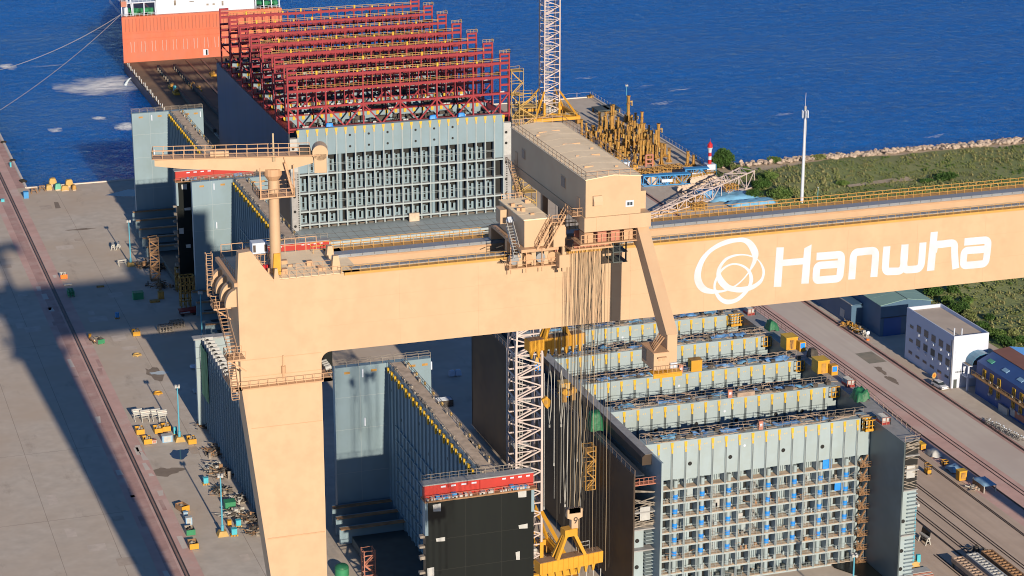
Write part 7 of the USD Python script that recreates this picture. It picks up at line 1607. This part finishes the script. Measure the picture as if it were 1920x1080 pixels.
B().box(QX0 - .12, 424.5, .6, QX0, 438, 2.2).build('poster_wall', 'salmon', bb); B().box(QX0 - .14, 436, .5, QX0 - .12, 438, 2.3).box(QX0 - .14, 424.5, .5, QX0 - .12, 426, 2.3).build('poster', 'white_dirty', bb)
B().box(QX0 - .6, 438.6, 0, QX0 - .1, 442.6, 1.8).build('notice_board', 'rope_grey', bb)
# car
p = (261.47,460.64,0); t = thing('car', 'white estate car parked at the foot of the white office', 'car', gp(p, .004), -84)
B().prism([(-2.3, .35), (2.3, .35), (2.32, .75), (2.1, .95), (1.1, 1.02), (-2.2, 1.0), (-2.35, .7)], 'y', -.9, .9).build('body', 'car_white', t)
B().hexa([(-2.1, -.82, 1.0), (1.05, -.82, 1.0), (1.05, .82, 1.0), (-2.1, .82, 1.0), (-1.75, -.68, 1.5), (.25, -.68, 1.5), (.25, .68, 1.5), (-1.75, .68, 1.5)]).build('cabin', 'glass', t)
B().box(-1.8, -.7, 1.5, .3, .7, 1.56).build('roof', 'car_white', t); B().box(-1.7, -.76, 1.56, .1, -.7, 1.62).box(-1.7, .7, 1.56, .1, .76, 1.62).build('roof_rail', 'chrome', t)
for x, y in ((-1.45, -.85), (1.4, -.85), (-1.45, .85), (1.4, .85)):
    wl = B().cyl((x, y - .1, .33), (x, y + .1, .33), .33, n=16).build('wheel', 'rubber', t); B().cyl((x, y - .11, .33), (x, y + .11, .33), .19, n=12).build('rim', 'chrome', wl)
for y in (-.65, .65): B().box(2.24, y - .2, .6, 2.34, y + .2, .78).build('headlight', 'chrome', t); B().box(-2.36, y - .2, .68, -2.26, y + .2, .9).build('tail_light', 'red_light', t)
p = (262.85,466.14,0); t = thing('round_sign', 'round orange sign on a stand beside the white car', 'sign', gp(p), 20); B().cyl((0, -.05, 1.1), (0, .05, 1.1), .75, n=20).build('disc', 'tan_cover', t); B().cyl((0, -.07, 1.1), (0, -.05, 1.1), .4, n=16).build('mark', 'orange_safe', t); B().box(-.05, -.05, 0, .05, .05, .5).box(-.4, -.3, 0, .4, .3, .06).build('stand', 'scrap', t)
p = (261.07,497.94,2.842e-14); t = thing('round_sign', 'small white round sign on a striped post beside the warehouse', 'sign', gp(p)); B().cyl((0, -.06, 2.0), (0, .06, 2.0), .5, n=18).build('disc', 'white_paint', t); B().cyl((0, 0, 0), (0, 0, 1.6), .08, n=8).build('post', 'rope_grey', t); B().cyl((0, 0, 0), (0, 0, .4), .4, n=10).build('base', 'orange_safe', t)
for n, (p, lab) in enumerate((((261.79,509.42,0), 'yellow machine parts beside the warehouse, left heap'), ((261.88,505.29,0), 'yellow machine parts beside the warehouse, right heap'))): heap(lab, p, 1.4, 1.6, .9, 75 + n, ('yellow_old', 'scrap', 'yellow'), 16)
heap('grey machine parts beside the warehouse near the round sign', (261.96,502.10,-2.842e-14), .8, 1.2, .7, 78, ('scrap', 'rope_grey'), 12)
for n, (x, y) in enumerate(((1712,545),)): pass
heap('orange gear behind the warehouse at the edge of the grass', (290.59,530.62,2.842e-14), 1.6, 2, 1, 79, ('orange_safe', 'scrap'), 14); heap('yellow gear behind the white office at the edge of the grass', (276.5, 487, 0), 1.6, 5, 1.4, 81, ('yellow', 'orange_safe', 'wood_pale'), 22); heap('pale wooden scrap behind the glass canopy', (276.5, 456, 0), 2, 2.5, 2, 82, ('wood_pale', 'white_dirty', 'salmon'), 24)
# bicycles
def bike(lab, loc, rz, group, sc):
    t = thing('bicycle', lab, 'bicycle', loc, rz, group, sc)
    for x in (-.52, .52): B().tm(trimesh.creation.torus(.32, .035, 16, 5), (0, 0, 0)) ; m = trimesh.creation.torus(.32, .035, 16, 5); v = np.array(m.vertices); B().add(np.c_[v[:, 0] + x, v[:, 2], v[:, 1] + .34], m.faces).build('wheel', 'rubber', t)
    B().bar((-.52, 0, .34), (-.15, 0, .85), .05).bar((-.15, 0, .85), (.4, 0, .85), .05).bar((.4, 0, .9), (.52, 0, .34), .05).bar((-.05, 0, .3), (.4, 0, .8), .05).bar((-.05, 0, .3), (-.15, 0, .95), .05).build('frame', 'white_dirty', t)
    B().box(-.3, -.08, .95, -.02, .08, 1.02).build('saddle', 'rubber', t); B().bar((.38, -.28, 1.02), (.38, .28, 1.02), .05).build('handlebar', 'chrome', t); B().box(.45, -.15, .75, .75, .15, 1.0).build('basket', 'white_paint', t); return t
a, b_ = (260.25,436.48,0), (261.95,423.15,-2.842e-14); sp = []
for i in range(16): u = (i + .3) / 16; sp.append(('parked bicycle in the row along the blue workshop', (a[0] + (b_[0] - a[0]) * u + q.uniform(-.4, .4), a[1] + (b_[1] - a[1]) * u, .0), q.uniform(-25, 25), (1, 1, 1)))
place(bike, sp, 'bicycles parked in a row along the blue workshop')

# ------------------------------------------------------------------ trees and bushes
def bush(name, lab, cat, loc, rx, ry, rz_, n, size, seed, m, trunk=True, group=None):
    t = thing(name, lab, cat, loc)
    B().add(*leaves(n, rx, ry, rz_, size, seed, 9, .5)).build('crown', m, t)
    b = B(); r = random.Random(seed)
    for k in range(5 if trunk else 3): a = k * 1.3; b.cyl((0, 0, -.3), (rx * .45 * math.cos(a), ry * .45 * math.sin(a), rz_ * (1.0 + .15 * (k % 2))), .16 if trunk else .07, .04, 6)
    b.build('trunk', 'trunk', t); return t
bush('round_tree', 'round dense green tree on the shore beside the lighthouse', 'tree', (LH[0] + 5.6, LH[1] + 3.5, -.4), 4.4, 4.2, 4.6, 5200, .34, 1, 'leaf_green')
for n, (p, rx, rz_, m, lab) in enumerate((((298.25,658.43,0), 2.6, 1.8, 'leaf_bush', 'light green bush on the grass to the right of the lighthouse tree'), ((297.16,664.52,0), 2.4, 1.3, 'leaf_olive', 'olive bush between the lighthouse tree and the light green bush'), ((313.42,669.33,0), 3.0, 1.6, 'leaf_bush', 'bright green bush by the rocks left of the telecom mast'), ((328.96,668.63,0), 3.2, 1.2, 'leaf_olive', 'low olive bush by the rocks right of the telecom mast'), ((302.34,650.02,0), 4.2, 1.7, 'leaf_bush', 'green bush clump left of the telecom mast, far one'), ((296.07,641.08,0), 4.4, 2.0, 'leaf_green', 'dark green bush clump left of the telecom mast, middle one'), ((297.23,629.96,0), 5.0, 2.0, 'leaf_bush', 'green bush clump at the foot of the telecom mast'), ((303.27,631.95,0), 3.4, 1.2, 'leaf_olive', 'olive bush right at the telecom mast'), ((322.15,636.52,0), 2.6, 1.0, 'leaf_bush', 'green bush at the left end of the bare strip on the grass'), ((356.58,633.42,0), 5.0, 1.4, 'leaf_green', 'dark green bush at the right end of the bare strip on the grass'), ((349.15,631.00,0), 3.2, 1.0, 'leaf_green', 'dark green bush beside the right end of the bare strip'), ((289.80,632.43,0), 3.4, 1.6, 'leaf_green', 'dark green bush above the end of the lattice boom'))):
    bush('bush', lab, 'bush', gp(p, .1), rx, rx * .9, rz_, int(520 * rx), .26, 10 + n, m, False)
hp = [(1745,552), (1768,570), (1790,585), (1812,600), (1835,615), (1858,632), (1880,648), (1900,662), (1775,556), (1800,572), (1850,605), (1890,635), (1910,648), (1760,545)]
hpw = [(293.86,525.53,0), (293.40,517.83,0), (293.25,511.14,-2.842e-14), (293.10,504.59,0), (292.65,497.35,-2.842e-14), (291.79,489.51,0), (291.24,482.65,0), (291.12,476.64,0), (299.08,525.30,0), (298.54,516.12,0), (297.48,501.74,2.842e-14), (296.16,488.51,2.842e-14), (295.77,482.02,0), (294.77,530.24,0)]
for n, p in enumerate(hpw):
    r = random.Random(n); rx = r.uniform(2.0, 3.4) if n < 8 else r.uniform(1.6, 2.6)
    bush('hedge_bush', 'dark green bush in the belt along the lower edge of the grass field', 'bush', (p[0] + 1, p[1], .1), rx, rx * 1.3, r.uniform(.9, 1.6), int(420 * rx), .27, 60 + n, ('leaf_green', 'leaf_bush', 'leaf_green', 'leaf_olive')[n % 4], False, None)
    keys(stage.GetPrimAtPath('/World/hedge_bush' + ('' if n == 0 else '_%03d' % n)), group='bushes along the lower edge of the grass field')
